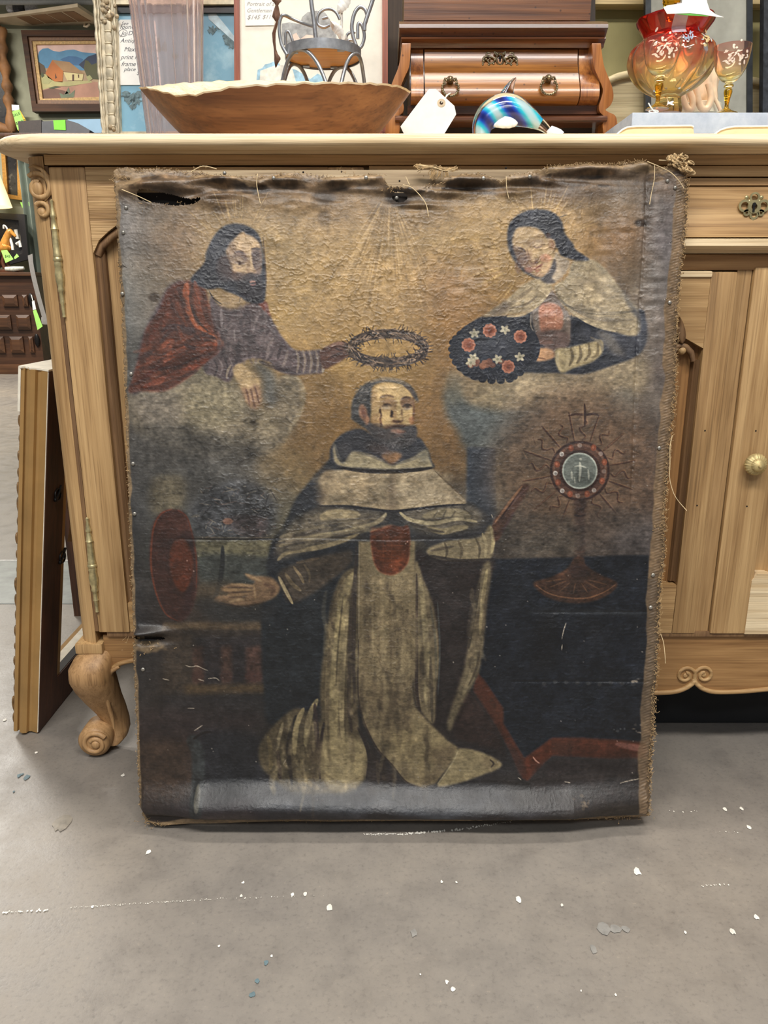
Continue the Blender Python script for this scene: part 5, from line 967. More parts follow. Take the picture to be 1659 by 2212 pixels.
# pitted losses: bare threads show in the cracks
pit = np.clip(ridges(11, 8, 140, 5)*1.4-.75, 0, 1)*np.clip(gau(333, 642, 16, 9)*2+gau(1385, 482, 22, 10)*2+gau(1394, 430, 10, 70)+gau(500, 455, 26, 10)+gau(700, 470, 16, 18)*1.3+gau(1100, 410, 200, 14)*.5+gau(1210, 480, 26, 9)*1.3+gau(1300, 580, 12, 14)*1.2+gau(1245, 580, 22, 12)+gau(540, 1130, 90, 40)*.9+gau(1011, 700, 20, 24)+gau(330, 1000, 40, 60)*.2+.10*(dens > .8), 0, 1)
over(pit*.85, np.array([40., 32., 26.]))
HGT -= pit*.0006
IMG = IMG*(1-.13*np.clip(r1*dens, 0, 1))[..., None]
def samp(A, px, py):
    u = np.clip(px-PX0, 0, PW-1.01); v = np.clip(py-PY0, 0, PH-1.01); i = u.astype(int); j = v.astype(int); fu = u-i; fv = v-j
    if A.ndim == 3: fu = fu[..., None]; fv = fv[..., None]
    return A[j, i]*(1-fu)*(1-fv)+A[j, i+1]*fu*(1-fv)+A[j+1, i]*(1-fu)*fv+A[j+1, i+1]*fu*fv
def pmask(s):
    p = spline(pts(s), 5, True); m = np.zeros(xx.shape, bool); n = len(p)
    x0, x1, y0, y1 = clipbox(p, 2); X = xx[y0:y1, x0:x1]; Y = yy[y0:y1, x0:x1]
    for i in range(n):
        ax, ay = p[i]; bx, by = p[(i+1) % n]
        if ay == by: continue
        m[y0:y1, x0:x1] ^= ((ay > Y) != (by > Y)) & (X < (bx-ax)*(Y-ay)/(by-ay)+ax)
    return m
TEARS = ('302,415 329,415 366,421 411,430 434,428 417,440 375,443 344,438 302,432', '852,416 862,414 874,417 880,424 872,433 858,434 848,427', '292,1374 320,1376 350,1378 352,1382 326,1384 294,1382')
hole = np.zeros(xx.shape, bool)
for s_ in TEARS: hole |= pmask(s_)
hole &= (fnoise(3, 5, 150) > -.75)
# ---- the mesh
NU, NV = 900, 1030
U = np.linspace(0, 1, NU); V = np.linspace(0, 1, NV)
jl = np.interp(np.arange(NV), np.arange(0, NV, 3), prng.normal(size=len(range(0, NV, 3)))*1.3); jr = np.interp(np.arange(NV), np.arange(0, NV, 3), prng.normal(size=len(range(0, NV, 3)))*1.8)
jt = np.interp(np.arange(NU), np.arange(0, NU, 2), prng.normal(size=len(range(0, NU, 2)))*1.3)
ux = 246+(1487-246)*U; T_ = te(ux)+jt; B_ = be(300+(1402-300)*U)
PYg = T_[None, :]*(1-V[:, None]) + B_[None, :]*V[:, None]
L_ = xl(PYg)+jl[:, None]*np.linspace(1, 0, NU)[None, :]**8; R_ = xr(PYg)+jr[:, None]*np.linspace(0, 1, NU)[None, :]**8
PXg = L_*(1-U[None, :]) + R_*U[None, :]
HGT = np.where(HGT < -.003, -.003+(HGT+.003)*.6, HGT); HGT = np.maximum(HGT, -.0095)
D = samp(HGT, PXg, PYg)
ed = np.minimum(np.minimum(U, 1-U)[None, :]*NU/10, 1)*np.ones((NV, 1)); D = D*ed - (1-ed)*.0012
D = np.where(PYg > 1755, np.maximum(D, 0), D)
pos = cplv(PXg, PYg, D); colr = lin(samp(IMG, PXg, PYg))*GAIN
hm = samp(hole.astype(np.float32), PXg, PYg) > .5
# turned back sides
def wrap(P3, C3, depth): return P3 - np.array(CN)*depth, C3*0 + lin(np.array([126, 104, 76]))*GAIN
deps = (.004, .012, .024)
pl_ = [wrap(pos[:, 0], colr[:, 0], d) for d in deps[::-1]]; pr_ = [wrap(pos[:, -1], colr[:, -1], d) for d in deps]
pos2 = np.concatenate([np.stack([a for a, b in pl_], 1), pos, np.stack([a for a, b in pr_], 1)], 1)
col2_ = np.concatenate([np.stack([b for a, b in pl_], 1), colr, np.stack([b for a, b in pr_], 1)], 1)
hm2 = np.pad(hm, ((0, 0), (3, 3)))
bt = [wrap(pos2[-1], col2_[-1], d) for d in deps]
for a, b in bt: a[:, 2] = np.maximum(a[:, 2], .0008)
pos2 = np.concatenate([pos2, np.stack([a for a, b in bt], 0)], 0); col2_ = np.concatenate([col2_, np.stack([b*.5 for a, b in bt], 0)], 0); hm2 = np.pad(hm2, ((0, 3), (0, 0)))
pos2[..., 2] = np.maximum(pos2[..., 2], .0008)
nr, nc = pos2.shape[:2]
idx = np.arange(nr*nc).reshape(nr, nc)
q = np.stack([idx[:-1, :-1], idx[1:, :-1], idx[1:, 1:], idx[:-1, 1:]], -1).reshape(-1, 4)
q = q[~(hm2[:-1, :-1] | hm2[1:, 1:]).reshape(-1)]
cv = thing('canvas_painting', 'unframed antique oil painting of a kneeling friar on torn, fraying canvas', 'painting', tuple(CB))
me = bpy.data.meshes.new('canvas'); vv = (pos2.reshape(-1, 3) - np.array(CB)).astype(np.float32)
me.vertices.add(len(vv)); me.vertices.foreach_set('co', vv.ravel()); me.loops.add(q.size); me.polygons.add(len(q))
me.loops.foreach_set('vertex_index', q.ravel().astype(np.int32)); me.polygons.foreach_set('loop_start', np.arange(0, q.size, 4, dtype=np.int32)); me.update(calc_edges=True)
me.polygons.foreach_set('use_smooth', np.ones(len(q), bool))
at_ = me.color_attributes.new('paint', 'FLOAT_COLOR', 'POINT'); at_.data.foreach_set('color', np.concatenate([col2_.reshape(-1, 3), np.ones((nr*nc, 1))], 1).astype(np.float32).ravel())
k = NT('oil_paint'); b = k.b
an = k.n('ShaderNodeAttribute'); an.attribute_name = 'paint'; k.l(an, 'Color', b, 'Base Color')
mp = k.coord((1, 1, 1)); n1 = k.noise(mp, 700, 3, .6); n2 = k.noise(k.coord((80, 80, 700)), 2, 3, .6); n3 = k.noise(mp, 24, 4)
k.l(k.ramp(n3, 'Fac', [(.3, (.36, .36, .36, 1)), (.7, (.52, .52, .52, 1))]), 'Color', b, 'Roughness')
b1 = k.bump(n1, 'Fac', .30, .0008); b2 = k.bump(n2, 'Fac', .25, .0006, b1); k.l(b2, 'Normal', b, 'Normal')
b.inputs['Specular IOR Level'].default_value = .46
me.materials.append(k.m)
co = bpy.data.objects.new('canvas', me); COL.objects.link(co); co.parent = cv
MHES = plain('hessian', (176, 150, 112), .85, nscale=300, vary=.25, spec=.2); MTHR = plain('thread', (160, 134, 98), .8, nscale=200, vary=.25, spec=.2)
MSTR = wood('stretcher_wood', (150, 128, 98), (196, 174, 140), 'x', .7, 1.2)
def bar(c4, d0, d1, name='stretcher_bar', mat=MSTR):
    v = [cpl(x, y, -d0) for x, y in c4] + [cpl(x, y, -d1) for x, y in c4]
    for p in v: p.z = max(p.z, .001)
    return M().add(v, [(0, 1, 2, 3), (4, 5, 6, 7), (0, 1, 5, 4), (1, 2, 6, 5), (2, 3, 7, 6), (3, 0, 4, 7)]).build(name, mat, cv, 0)
bar([(250, 363), (1470, 359), (1470, 420), (250, 424)], .0115, .025)
bar([(262, 430), (318, 430), (352, 1690), (306, 1690)], .0125, .025); bar([(1400, 426), (1466, 426), (1398, 1690), (1342, 1690)], .0125, .025)
bar([(306, 1692), (1398, 1692), (1394, 1758), (312, 1762)], .0125, .025)
bar([(275, 412), (1450, 412), (1392, 1740), (320, 1740)], .0102, .0112, 'gap_shade_sheet', plain('gap_shade', (30, 23, 18), .9))  # near-black sheet painting the shade inside the tears
# nails in the bare bar
for x, y, r in ((863, 391, 2.2), (1093, 363, 2.5), (655, 372, 2.2), (278, 386, 2.5), (738, 371, 2)):
    p = cpl(x, y, .0); M().ball(tuple(p), r*mpp(1.12, .9), 6).build('tack_hole', plain('rust_black', (26, 18, 14), .8), cv, 60)
TK = plain('tack_steel', (150, 146, 138), .42, .7)
for x, y in ((272, 449), (267, 503), (265, 635), (283, 808), (287, 1002), (291, 1110), (309, 1446), (1442, 391), (1458, 406), (1446, 654), (1423, 968), (1410, 1242), (1405, 1312), (485, 374), (592, 387), (791, 388), (1043, 389), (1143, 384), (857, 425)):
    p = Vector(cpl(x, y, float(samp(HGT, np.array([x+.0]), np.array([y+.0]))[0])+.001)); M().ball(tuple(p), 4.3*mpp(1.12, p.z), 8, (1, .6, 1)).build('tack', TK, cv, 60)
# ---- frayed threads
def hair(m, p, r=.00036, n=3, cut=1.0): m.tube(p, [r, r, r*.9, r*.6][:len(p)] if len(p) == 4 else r, n, False)
fr = M()
def fray(x, y, dx, dy, w_=1.0, d0=.001):
    a = prng.normal(size=4)*w_
    fr.tube([cpl(x, y, d0), cpl(x+dx*.4+a[0], y+dy*.4+a[1], d0+.002), cpl(x+dx*.75+a[2], y+dy*.75+a[3], d0+.002-.001*prng.random()), cpl(x+dx+a[1]*2, y+dy+a[0]*2, d0-.001)], .00027, 3, False)
for i in range(1100):
    y = prng.uniform(378, 1758); x = float(xr(y))-prng.uniform(-1, 9); L = prng.uniform(1, 5)*(2 if prng.random() < .06 else 1); fray(x, y, L, prng.normal()*3-1, .8)
for i in range(300):
    y = prng.uniform(372, 1770); x = float(xl(y))+prng.uniform(-1, 6); L = prng.uniform(.5, 2.5); fray(x, y, -L, prng.normal()*1.5, .5)
for i in range(300):
    x = prng.uniform(250, 1480); y = float(te(x))+prng.uniform(-1, 6); fray(x, y, prng.normal()*5, -prng.uniform(0, 4), 1)
for i in range(200):
    x = prng.uniform(1180, 1390); y = float(te(x)); fray(x, y+2, prng.normal()*4, -prng.uniform(2, 7), 1.2)
for cx, cy, n_, s_ in ((262, 385, 80, 14), (950, 376, 110, 22), (842, 410, 40, 8), (1085, 393, 50, 9), (312, 1395, 90, 22), (322, 1776, 110, 16), (1388, 1756, 60, 14), (1350, 1762, 60, 26), (1425, 1138, 50, 10), (1424, 1360, 40, 8), (430, 372, 40, 14), (740, 378, 60, 22), (360, 440, 50, 40), (1455, 642, 40, 10)):
    for i in range(int(n_*.22)): x, y = cx+prng.normal()*s_, cy+prng.normal()*s_*.4; fray(x, y, prng.normal()*3.2, prng.normal()*2.6, 1.6)
for i in range(300):
    x = prng.uniform(315, 1395); fray(x, float(be(x))-prng.uniform(0, 5), prng.normal()*4, prng.uniform(-2, 3), 1, .002)
fr.build('frayed_threads', MTHR, cv, 0, label='pale frayed threads along the canvas edges', kind='stuff', fix=False)
lt = M()
for s_ in ('1411,360 1410,390 1404,420 1400,444', '1395,352 1440,372 1462,392 1474,410', '1092,384 1093,410 1098,432', '870,402 892,410 918,440 925,470', '558,378 556,400 560,424 564,442', '266,412 300,426 330,440', '1449,940 1444,965 1444,1000 1443,1030 1450,1060 1461,1080 1480,1102', '1424,1367 1430,1385 1433,1410 1434,1430', '884,402 876,384', '1436,350 1470,354 1487,353', '415,374 440,362 470,368', '905,360 935,364 960,372 985,368', '1420,349 1440,350'):
    lt.tube([cpl(x, y, .006) for x, y in spline(pts(s_), 4)], .00055, 5)
lt.build('loose_thread', plain('thread_pale', (214, 190, 148), .8), cv, 60, label='long loose threads hanging from the canvas', kind='stuff')
# knot of burlap at the right corner and the rag of weave on the bare bar
kn = M()
for i in range(46):
    a0 = prng.uniform(0, 6.28); cx, cy = (1455+prng.normal()*9, 345+prng.normal()*6) if i < 30 else (1475+prng.normal()*7, 362+prng.normal()*5); r = prng.uniform(3, 10)
    kn.tube([cpl(cx+r*math.cos(a0+t*5)*(1+.3*t), cy+r*.7*math.sin(a0+t*5), .004+.006*math.sin(t*3+a0)) for t in np.linspace(0, 1, 9)], .0011, 5)
kn.tube([cpl(x, y, .004) for x, y in spline(pts('1440,358 1460,356 1480,362 1492,370 1488,374 1474,370 1462,364'), 5)], .0018, 6)
kn.build('burlap_knot', MHES, cv, 60, label='tangled knot of burlap at the corner', kind='stuff')
rg_ = M()
for i in range(26): rg_.tube([cpl(x+prng.normal()*2, y+prng.normal()*2.4, .003+.003*prng.random()) for x, y in spline(pts('898,361 915,363 940,364 962,368 985,368'), 2)], .0008, 5)
for i in range(22):
    x = prng.uniform(930, 975); rg_.tube([cpl(x, 366, .004), cpl(x+prng.normal()*2, 376, .005), cpl(x+prng.normal()*3, 366+prng.uniform(14, 26), .003)], .0007, 4)
rg_.build('rag_of_weave', MTHR, cv, 60, label='rag of open weave on the bare stretcher bar', kind='stuff')
# ================================================================== things on the sideboard
TZ = 1.0005
class Lean:
    """a plane leaning back by TILT degrees whose foot stands at depth Yb on the sideboard"""
    def __init__(s, Yb, tilt, z=TZ):
        t = math.radians(tilt); s.o = Vector((0, Yb, z)); s.n = Vector((0, -math.cos(t), math.sin(t)))
    def __call__(s, px, py, d=0.):
        r = ray(px, py); o = Vector((0, 0, H)); t = (s.o-o).dot(s.n)/r.dot(s.n); return o + r*t + s.n*d
def sheet(pl, out, d0, d1, name, mat, parent, smooth=0, **kw):
    a = [pl(x, y, d0) for x, y in out]; b = [pl(x, y, d1) for x, y in out]; n = len(out)
    for p in a+b: p.z = max(p.z, TZ)
    return M().add(a+b, [tuple(range(n)), tuple(range(n, 2*n))[::-1]]+[(i, (i+1) % n, n+(i+1) % n, n+i) for i in range(n)]).build(name, mat, parent, smooth, **kw)
def written(pl, lines, mat, parent, d, shear=.35, name='handwriting', bold=0):
    """lines: (text, px, py, height in photo pixels)"""
    m = M()
    for tx, px, py, hp in lines:
        o = pl(px, py, d); ex = (pl(px+10, py, d)-o)/10; ey = (pl(px, py-10, d)-o)/10
        t = text_mesh(tx, hp*1.35, shear, .0, bold)
        m.add([o + ex*v[0] + ey*v[1] for v in t.v], t.f)
    return m.build(name, mat, parent, 0, fix=False)
INK = plain('ink', (60, 62, 72), .7); INKL = plain('ink_pale', (150, 148, 146), .7)
CARD = plain('card_white', (236, 236, 232), .7, vary=.02, bump=.03)
# ---- carved silvery frame with a blue print
Lf = Lean(1.665, 3)
sf = thing('picture_frame', 'carved pale silver picture frame holding a blue print and a handwritten card', 'picture', (-.4, 1.68, TZ), None)
SILV = plain('silver_gesso', (196, 184, 158), .45, .15, nscale=60, vary=.16)
def seg4(a, b, c, d): return [a, b, c, d]
Yt = -60
sheet(Lf, [(197, Yt), (249, Yt), (260, 289), (222, 289)], 0, -.022, 'frame_side', SILV, sf)
sheet(Lf, [(520, Yt), (560, Yt), (556, 289), (520, 289)], 0, -.022, 'frame_side', SILV, sf)
sheet(Lf, [(249, -50), (520, -50), (520, 9), (250, 9)], 0, -.02, 'frame_top', SILV, sf)
sheet(Lf, [(258, 284), (520, 284), (520, 289), (258, 289)], 0, -.02, 'frame_bottom', SILV, sf)
for xa_, xb_, w_ in ((201, 224, 3.4), (209, 228, 2.2), (245, 257, 3)):
    M().tube([Lf(xa_+(xb_-xa_)*t+.7*math.sin(t*60), Yt+(289-Yt)*t, .003) for t in np.linspace(0, 1, 40)], [w_*.0009*(1+.25*math.sin(i*2.1)) for i in range(40)], 6).build('frame_bead', SILV, sf, 60)
for i, y in enumerate(np.arange(-30, 285, 25.5)):
    x = 228+(243-228)*(y-Yt)/(289-Yt); p = Lf(x+1, y+10, .002)
    M().ball((p.x, p.y, p.z), .0098, 8, (.8, .26, 1.4)).ball((p.x, p.y-.001, p.z+.0105), .0085, 6, (.9, .3, .22)).build('carved_leaf', SILV, sf, 60)
for i in range(16):
    a = prng.uniform(0, 6.28); p = Lf(232+prng.normal()*8, 22+prng.normal()*20, .006); M().ball(tuple(p), prng.uniform(.003, .006), 6, (1, .7, 1)).build('carved_flower', plain('gesso_worn', (150, 134, 108), .6, nscale=200, vary=.3), sf, 60)
p = Lf(240, 276, .005); M().ball(tuple(p), .005, 6).ball((p.x+.006, p.y, p.z-.004), .004, 6).build('carved_flower', MATS['gesso_worn'], sf, 60)
def print_mat(name, c0, c1, c2):
    k = NT(name); n = k.noise(k.coord((1, 1, 1)), 11, 6, .6); k.l(k.ramp(n, 'Fac', [(.36, L4(c0)), (.44, L4(c1)), (.55, L4(c1)), (.66, L4(c2))]), 'Color', k.b, 'Base Color'); k.b.inputs['Roughness'].default_value = .25; return k.m
sheet(Lf, [(249, 8), (520, 8), (520, 286), (258, 286)], -.012, -.015, 'print', print_mat('blue_print', (110, 130, 132), (134, 180, 204), (168, 206, 222)), sf, label='blue print of sky and foliage')
sheet(Lf, [(249, 9), (520, 9), (520, 25), (250, 25)], -.006, -.0115, 'dark_slip', plain('slip_black', (30, 30, 30), .4), sf)
sheet(Lf, [(446, 18), (462, 22), (506, 76), (506, 88), (448, 36)], -.011, -.0118, 'mount_strip', plain('pale_blue_paper', (196, 218, 228), .6), sf)
for cx, cy, s_ in ((455, 60, 1), (470, 52, .8), (490, 84, 1), (498, 92, 1), (484, 74, .7), (276, 208, 1.5), (290, 214, 1.2), (268, 200, 1), (283, 226, .8), (296, 200, 1)):
    o_ = [(cx+s_*(9+3*math.sin(k_*2.7+cx))*math.cos(k_*math.pi/7), cy+s_*(8+3*math.cos(k_*3.1+cy))*math.sin(k_*math.pi/7)) for k_ in range(14)]
    sheet(Lf, o_, -.0112, -.0119, 'printed_foliage', plain('foliage_grey', (94, 116, 122), .5, nscale=200, vary=.25), sf)
sheet(Lf, [(252, 42), (256, 38), (298, 38), (310, 44), (312, 180), (255, 180)], -.0095, -.0105, 'card', CARD, sf, label='white card with handwriting')
written(Lf, [('See', 258, 50, 8), ('found', 255, 58, 10), ('Jo Dan a', 258, 72, 10), ('Antique f', 256, 88, 10), ('Maxfield', 264, 107, 10), ('print in', 257, 124, 10), ('frame of', 258, 139, 10), ('place', 264, 150, 9), ('$1', 291, 158, 9)], INK, sf, -.0094)
M().tube([Lf(262.5+9.5*math.cos(a), 67+7.5*math.sin(a), -.0093) for a in np.linspace(0, 6.4, 24)], .0003, 4).build('handwriting', INK, sf, 0)
p = Lf(286, 52, -.009); M().lathe([(.0028, 0), (.0028, .0006)], (p.x, p.y, p.z), 14, 'y').build('card_hole', plain('black_dot', (20, 20, 22), .8), sf, 0)
# ---- thin red wood frame with a white mat
Lr = Lean(1.605, 2)
rf = thing('picture_frame', 'thin red wood frame with a white mat, leaning behind the wire chair', 'picture', (-.08, 1.615, TZ))
REDW = wood('red_wood', (128, 58, 30), (172, 92, 54), 'z', .4, 1, coat=.4)
def rod(pl, a, b, w_, name, mat, parent): return sheet(pl, [(a[0]-w_, a[1]), (a[0]+w_, a[1]), (b[0]+w_, b[1]), (b[0]-w_, b[1])], .004, -.012, name, mat, parent, 40)
for a, b in (((511.5, -60), (513.5, 292)), ((831.5, -60), (832, 292))): rod(Lr, a, b, 6, 'frame_side', REDW, rf)
sheet(Lr, [(506, -70), (838, -70), (838, -58), (506, -58)], .004, -.012, 'frame_top', REDW, rf)
sheet(Lr, [(506, 283), (838, 283), (838, 293), (506, 293)], .004, -.012, 'frame_bottom', REDW, rf)
sheet(Lr, [(517, -60), (826, -60), (826, 290), (517, 290)], -.003, -.006, 'mat', plain('mat_white', (232, 226, 212), .75, vary=.02), rf)
GRY = plain('print_grey', (150, 150, 148), .6, nscale=90, vary=.18); BLP = plain('print_blue', (150, 186, 204), .6, nscale=60, vary=.2)
sheet(Lr, [(608, 50), (625, 47), (648, 51), (652, 36), (664, 25), (684, 22), (702, 26), (712, 40), (716, 54), (726, 70), (728, 90), (608, 96)], -.0024, -.003, 'print', GRY, rf, label='printed grey hat and coat of a portrait')
sheet(Lr, [(632, 74), (640, 70), (648, 84), (662, 74), (676, 76), (680, 92), (630, 94)], -.0018, -.0024, 'print', plain('print_skin', (214, 190, 174), .6), rf)
sheet(Lr, [(553, 178), (556, 150), (566, 146), (572, 138), (582, 136), (590, 132), (600, 133), (606, 142), (640, 150), (670, 170), (686, 158), (700, 166), (704, 180)], -.0024, -.003, 'print', BLP, rf, label='printed pale blue cloth')
sheet(Lr, [(560, 180), (562, 152), (590, 142), (612, 140), (632, 150), (640, 180)], -.0018, -.0024, 'print', plain('print_cream', (226, 222, 208), .6), rf)
sheet(Lr, [(528, -8), (594, -8), (592, 54), (530, 55)], -.0012, -.0018, 'card', plain('card_pale', (238, 234, 226), .7, vary=.02), rf)
written(Lr, [('Portrait of a', 532, 12, 9), ('Gentleman', 532, 26, 9), ('$145', 533, 41, 10), ('$119', 566, 40, 9)], INKL, rf, -.001)
# ---- tall pink ribbed glass vase and a clear glass dish
Yv = 1.56; kv = mpp(Yv, 1.1); xv_ = xat(376, Yv, 1.1)
pv = thing('glass_vase', 'tall ribbed pale pink glass vase behind the left end of the bowl', 'vase', (xv_, Yv, TZ))
PINK = glass('pink_glass', (252, 238, 236), .04, .9, 1.33)
zs = [TZ, TZ+.004, TZ+.012, TZ+.03, 1.05, 1.12, 1.2, 1.3, 1.42]
rs = [60, 64, 62, 54, 56, 61, 67, 74, 80]
pr = [(r*kv, z) for r, z in zip(rs, zs)] + [((r-5)*kv, z) for r, z in list(zip(rs, zs))[:2:-1]]
M().lathe(pr, (xv_, Yv, 0), 120, 'z', lambda a, k: 1+.040*math.cos(26*a)).build('body', PINK, pv, 60)
M().lathe([(66*kv, TZ), (68*kv, TZ+.004), (62*kv, TZ+.010), (56*kv, TZ+.013)], (xv_, Yv, 0), 48, 'z', lambda a, k: 1+.05*math.cos(12*a)).build('foot', PINK, pv, 60)
Yd = 1.447; xd_ = xat(322, Yd, 1.03); kd = mpp(Yd, 1.03)
gd = M().lathe([(70*kd, TZ), (72*kd, 1.008), (70*kd, 1.022), (62*kd, 1.035), (50*kd, 1.0385), (8*kd, 1.0395), (7.9*kd, 1.036), (50*kd, 1.035), (60*kd, 1.031), (67*kd, 1.02), (68*kd, TZ)], (xd_, Yd, 0), 40, caps=False).build('glass_dish', glass('clear_plastic', (240, 240, 242), .12, .75), None, 50)
tag(gd, 'clear glass dish lying upside down beside the left end of the bowl', 'dish')
# ---- carved wooden bowl with a live edge
Yb_ = 1.29; cxb = xat(595, Yb_, 1.09); kb = mpp(Yb_, 1.09)
bw = thing('wooden_bowl', 'long carved wooden bowl with a pale bark edge near the front of the sideboard', 'bowl', (cxb, Yb_, TZ))
def rim(a):
    x, y = math.cos(a), math.sin(a)         # y<0 is the near side
    if y <= 0: px = np.array([-1, -.9, -.78, -.65, -.5, -.22, .1, .5, .8, .93, 1]); r_ = np.array([189, 188, 195, 205, 203, 186, 180, 177, 180, 186, 198])
    else: px = np.array([-1, -.8, -.5, -.2, .2, .6, .9, 1]); r_ = np.array([189, 181, 176, 176, 178, 180, 190, 198])
    Yq = Yb_ + y*.10
    return zat(np.interp(x, px, r_), Yq) + .0008*math.sin(a*37) + .0006*math.sin(a*61)
def bowl_ring(f, inset=0.0, zoff=0.0):
    out = []
    for i in range(96):
        a = 2*math.pi*i/96; zr_ = rim(a)+zoff; e = .60+.40*f**.8
        rx = (293*kb*e-inset)*(1 if True else 1); ry_ = (.10*(.55+.45*f**.75)-inset)
        out.append((cxb + (6*kb*(1-f)) + rx*math.cos(a), Yb_+ry_*math.sin(a), TZ + (zr_-TZ)*f))
    return out
BOWL = wood('bowl_wood', (96, 56, 28), (152, 102, 60), 'x', .5, .7, .6, bump=.2, dark=(66, 30, 14))
PALE = wood('bowl_pale', (206, 184, 150), (236, 222, 196), 'x', .5, 1)
mb = M().loft([bowl_ring(f) for f in (0, .04, .15, .35, .55, .75, .9, .97)], False); mb.f.append(tuple(range(96)))
mb.build('outside', BOWL, bw, 60)
mi = M().loft([bowl_ring(.97), bowl_ring(1.0), bowl_ring(1.005, .003), bowl_ring(.98, .007), bowl_ring(.8, .008), bowl_ring(.5, .009), bowl_ring(.2, .012), bowl_ring(.08, .02)], False); mi.f.append(tuple(range(7*96, 8*96)))
mi.build('inside', PALE, bw, 60, label='pale hollowed inside with a bark edge')
# ---- little wrought iron chair
Yi = 1.478; zi = zat(126, 1.478); cxi = xat(698, Yi, zi); ki = mpp(Yi, zi); ri = 80*ki
ic = thing('wire_chair', 'miniature grey wrought iron chair with a round wooden seat behind the bowl', 'ornament', (cxi, Yi, TZ))
IRON = plain('iron_grey', (150, 152, 156), .32, .6, nscale=80, vary=.12); LEAFM = plain('leaf_silver', (206, 204, 198), .5, .2)
M().lathe([(ri, -.002), (ri+.0018, -.002), (ri+.0018, .013), (ri, .013)], (cxi, Yi, zi), 60, caps=False).build('seat_ring', IRON, ic, 40)
M().lathe([(ri-.0005, .001), (ri-.0005, .008)], (cxi, Yi, zi), 60).build('seat', wood('seat_wood', (216, 146, 66), (240, 182, 100), 'x', .5, 1), ic, 40, label='round wooden seat')
for a in (-2.5, -.95, 1.3, 2.2):
    M().box(cxi+(ri-.007)*math.cos(a)-.006, cxi+(ri-.007)*math.cos(a)+.006, Yi+(ri-.007)*math.sin(a)-.005, Yi+(ri-.007)*math.sin(a)+.005, zi-.0015, zi+.001, .001).build('bracket', IRON, ic, 0)
Aq = [math.radians(q) for q in (182, 287, 385, 462, 542)]
for a0, a1 in zip(Aq[:-1], Aq[1:]):
    P_ = []
    for t in np.linspace(0, 1, 30):
        u = 2*t-1; hh = (1-abs(u)**2.3); a = a0+(a1-a0)*(t+.0*u); r = ri*(1.02+.30*abs(u)**3)
        P_.append((cxi+r*math.cos(a), Yi+r*math.sin(a)*.9, TZ+.003+(zi-TZ-.003)*max(hh, 0)**.40))
    M().tube(P_, .0032, 8).build('leg_hoop', IRON, ic, 60)
def wire(s_, Y, r=.0028, mat=IRON, name='wire', n=5):
    p_ = pts(s_); Ys = Y if hasattr(Y, '__len__') else [Y]*len(p_)
    P_ = [at(x, y, yv_) for (x, y), yv_ in zip(p_, Ys)]; P_ = [Vector(q) for q in spline([tuple(q) for q in P_], n)] if len(P_) > 2 else P_
    return M().tube(P_, r, 8).build(name, mat, ic, 60)
Yk = Yi+ri*.8
wire('668,-60 672,0 678,45 683,92', Yk-.09, .0036, name='back_rod'); wire('822,-60 805,0 795,30 788,52 787,66', Yk-.08, .0034, name='back_rod'); wire('738,-30 738,25 738,60 736,92', Yk, .002, LEAFM, 'leaf_stem')
wire('620,118 608,95 603,60 607,38 614,33 630,40 655,50 680,58', [Yi-.03]*4+[Yi-.03, Yi-.02, Yi-.02, Yk-.09], name='arm')
wire('617,98 617,74 620,68 625,70 630,82 634,94', Yi+.01, .0026, name='scroll')
wire('772,106 763,80 760,55 766,28 777,15 788,20 793,34 789,50', Yi-.01, .0032, name='arm')
wire('773,84 773,56 777,50 783,58 787,78 782,98 774,106', Yi-.01, .0028, name='scroll')
wire('696,40 708,37', Yk-.03, .0026, name='scroll')
wire('734,42 727,28 716,20 702,20 690,28 685,42 688,54 700,59 712,54', Yk-.03, .0026, name='scroll')
wire('748,88 750,75 760,69 768,70', Yk, .0024, name='scroll'); wire('748,92 754,87 762,87', Yk, .0024, name='scroll')
def leaf(s_, Y, wd, mat, name='leaf', ribs=6, thick=.0035):
    p_ = [at(x, y, Y) for x, y in pts(s_)]; P_ = [Vector(q) for q in spline([tuple(q) for q in p_], 6)]; m_ = len(P_); v, f = [], []
    for i, q in enumerate(P_):
        t = i/(m_-1); T = (P_[min(i+1, m_-1)]-P_[max(i-1, 0)]).normalized(); nn = T.cross(Vector((0, 1, 0))).normalized(); w_ = wd*math.sin(math.pi*min(max(t, .02), .98))**.8*(1+.07*math.cos(t*ribs*6.28))
        v += [q+nn*w_+Vector((0, .0008*math.sin(t*ribs*6.28), 0)), q+Vector((0, -thick, 0)), q-nn*w_+Vector((0, .0008*math.cos(t*ribs*6.28), 0)), q+Vector((0, thick*.3, 0))]
    for i in range(m_-1):
        for k_ in range(4): f.append((i*4+k_, i*4+(k_+1) % 4, i*4+4+(k_+1) % 4, i*4+4+k_))
    return M().add(v, f+[(0, 1, 2, 3), (m_*4-4, m_*4-3, m_*4-2, m_*4-1)]).build(name, mat, ic, 60)
leaf('731,30 738,15 748,0 756,-14', Yk-.004, .0095, LEAFM); leaf('737,88 734,70 724,58 714,46', Yk-.004, .008, LEAFM); leaf('742,92 746,84 748,76', Yk-.004, .004, LEAFM)
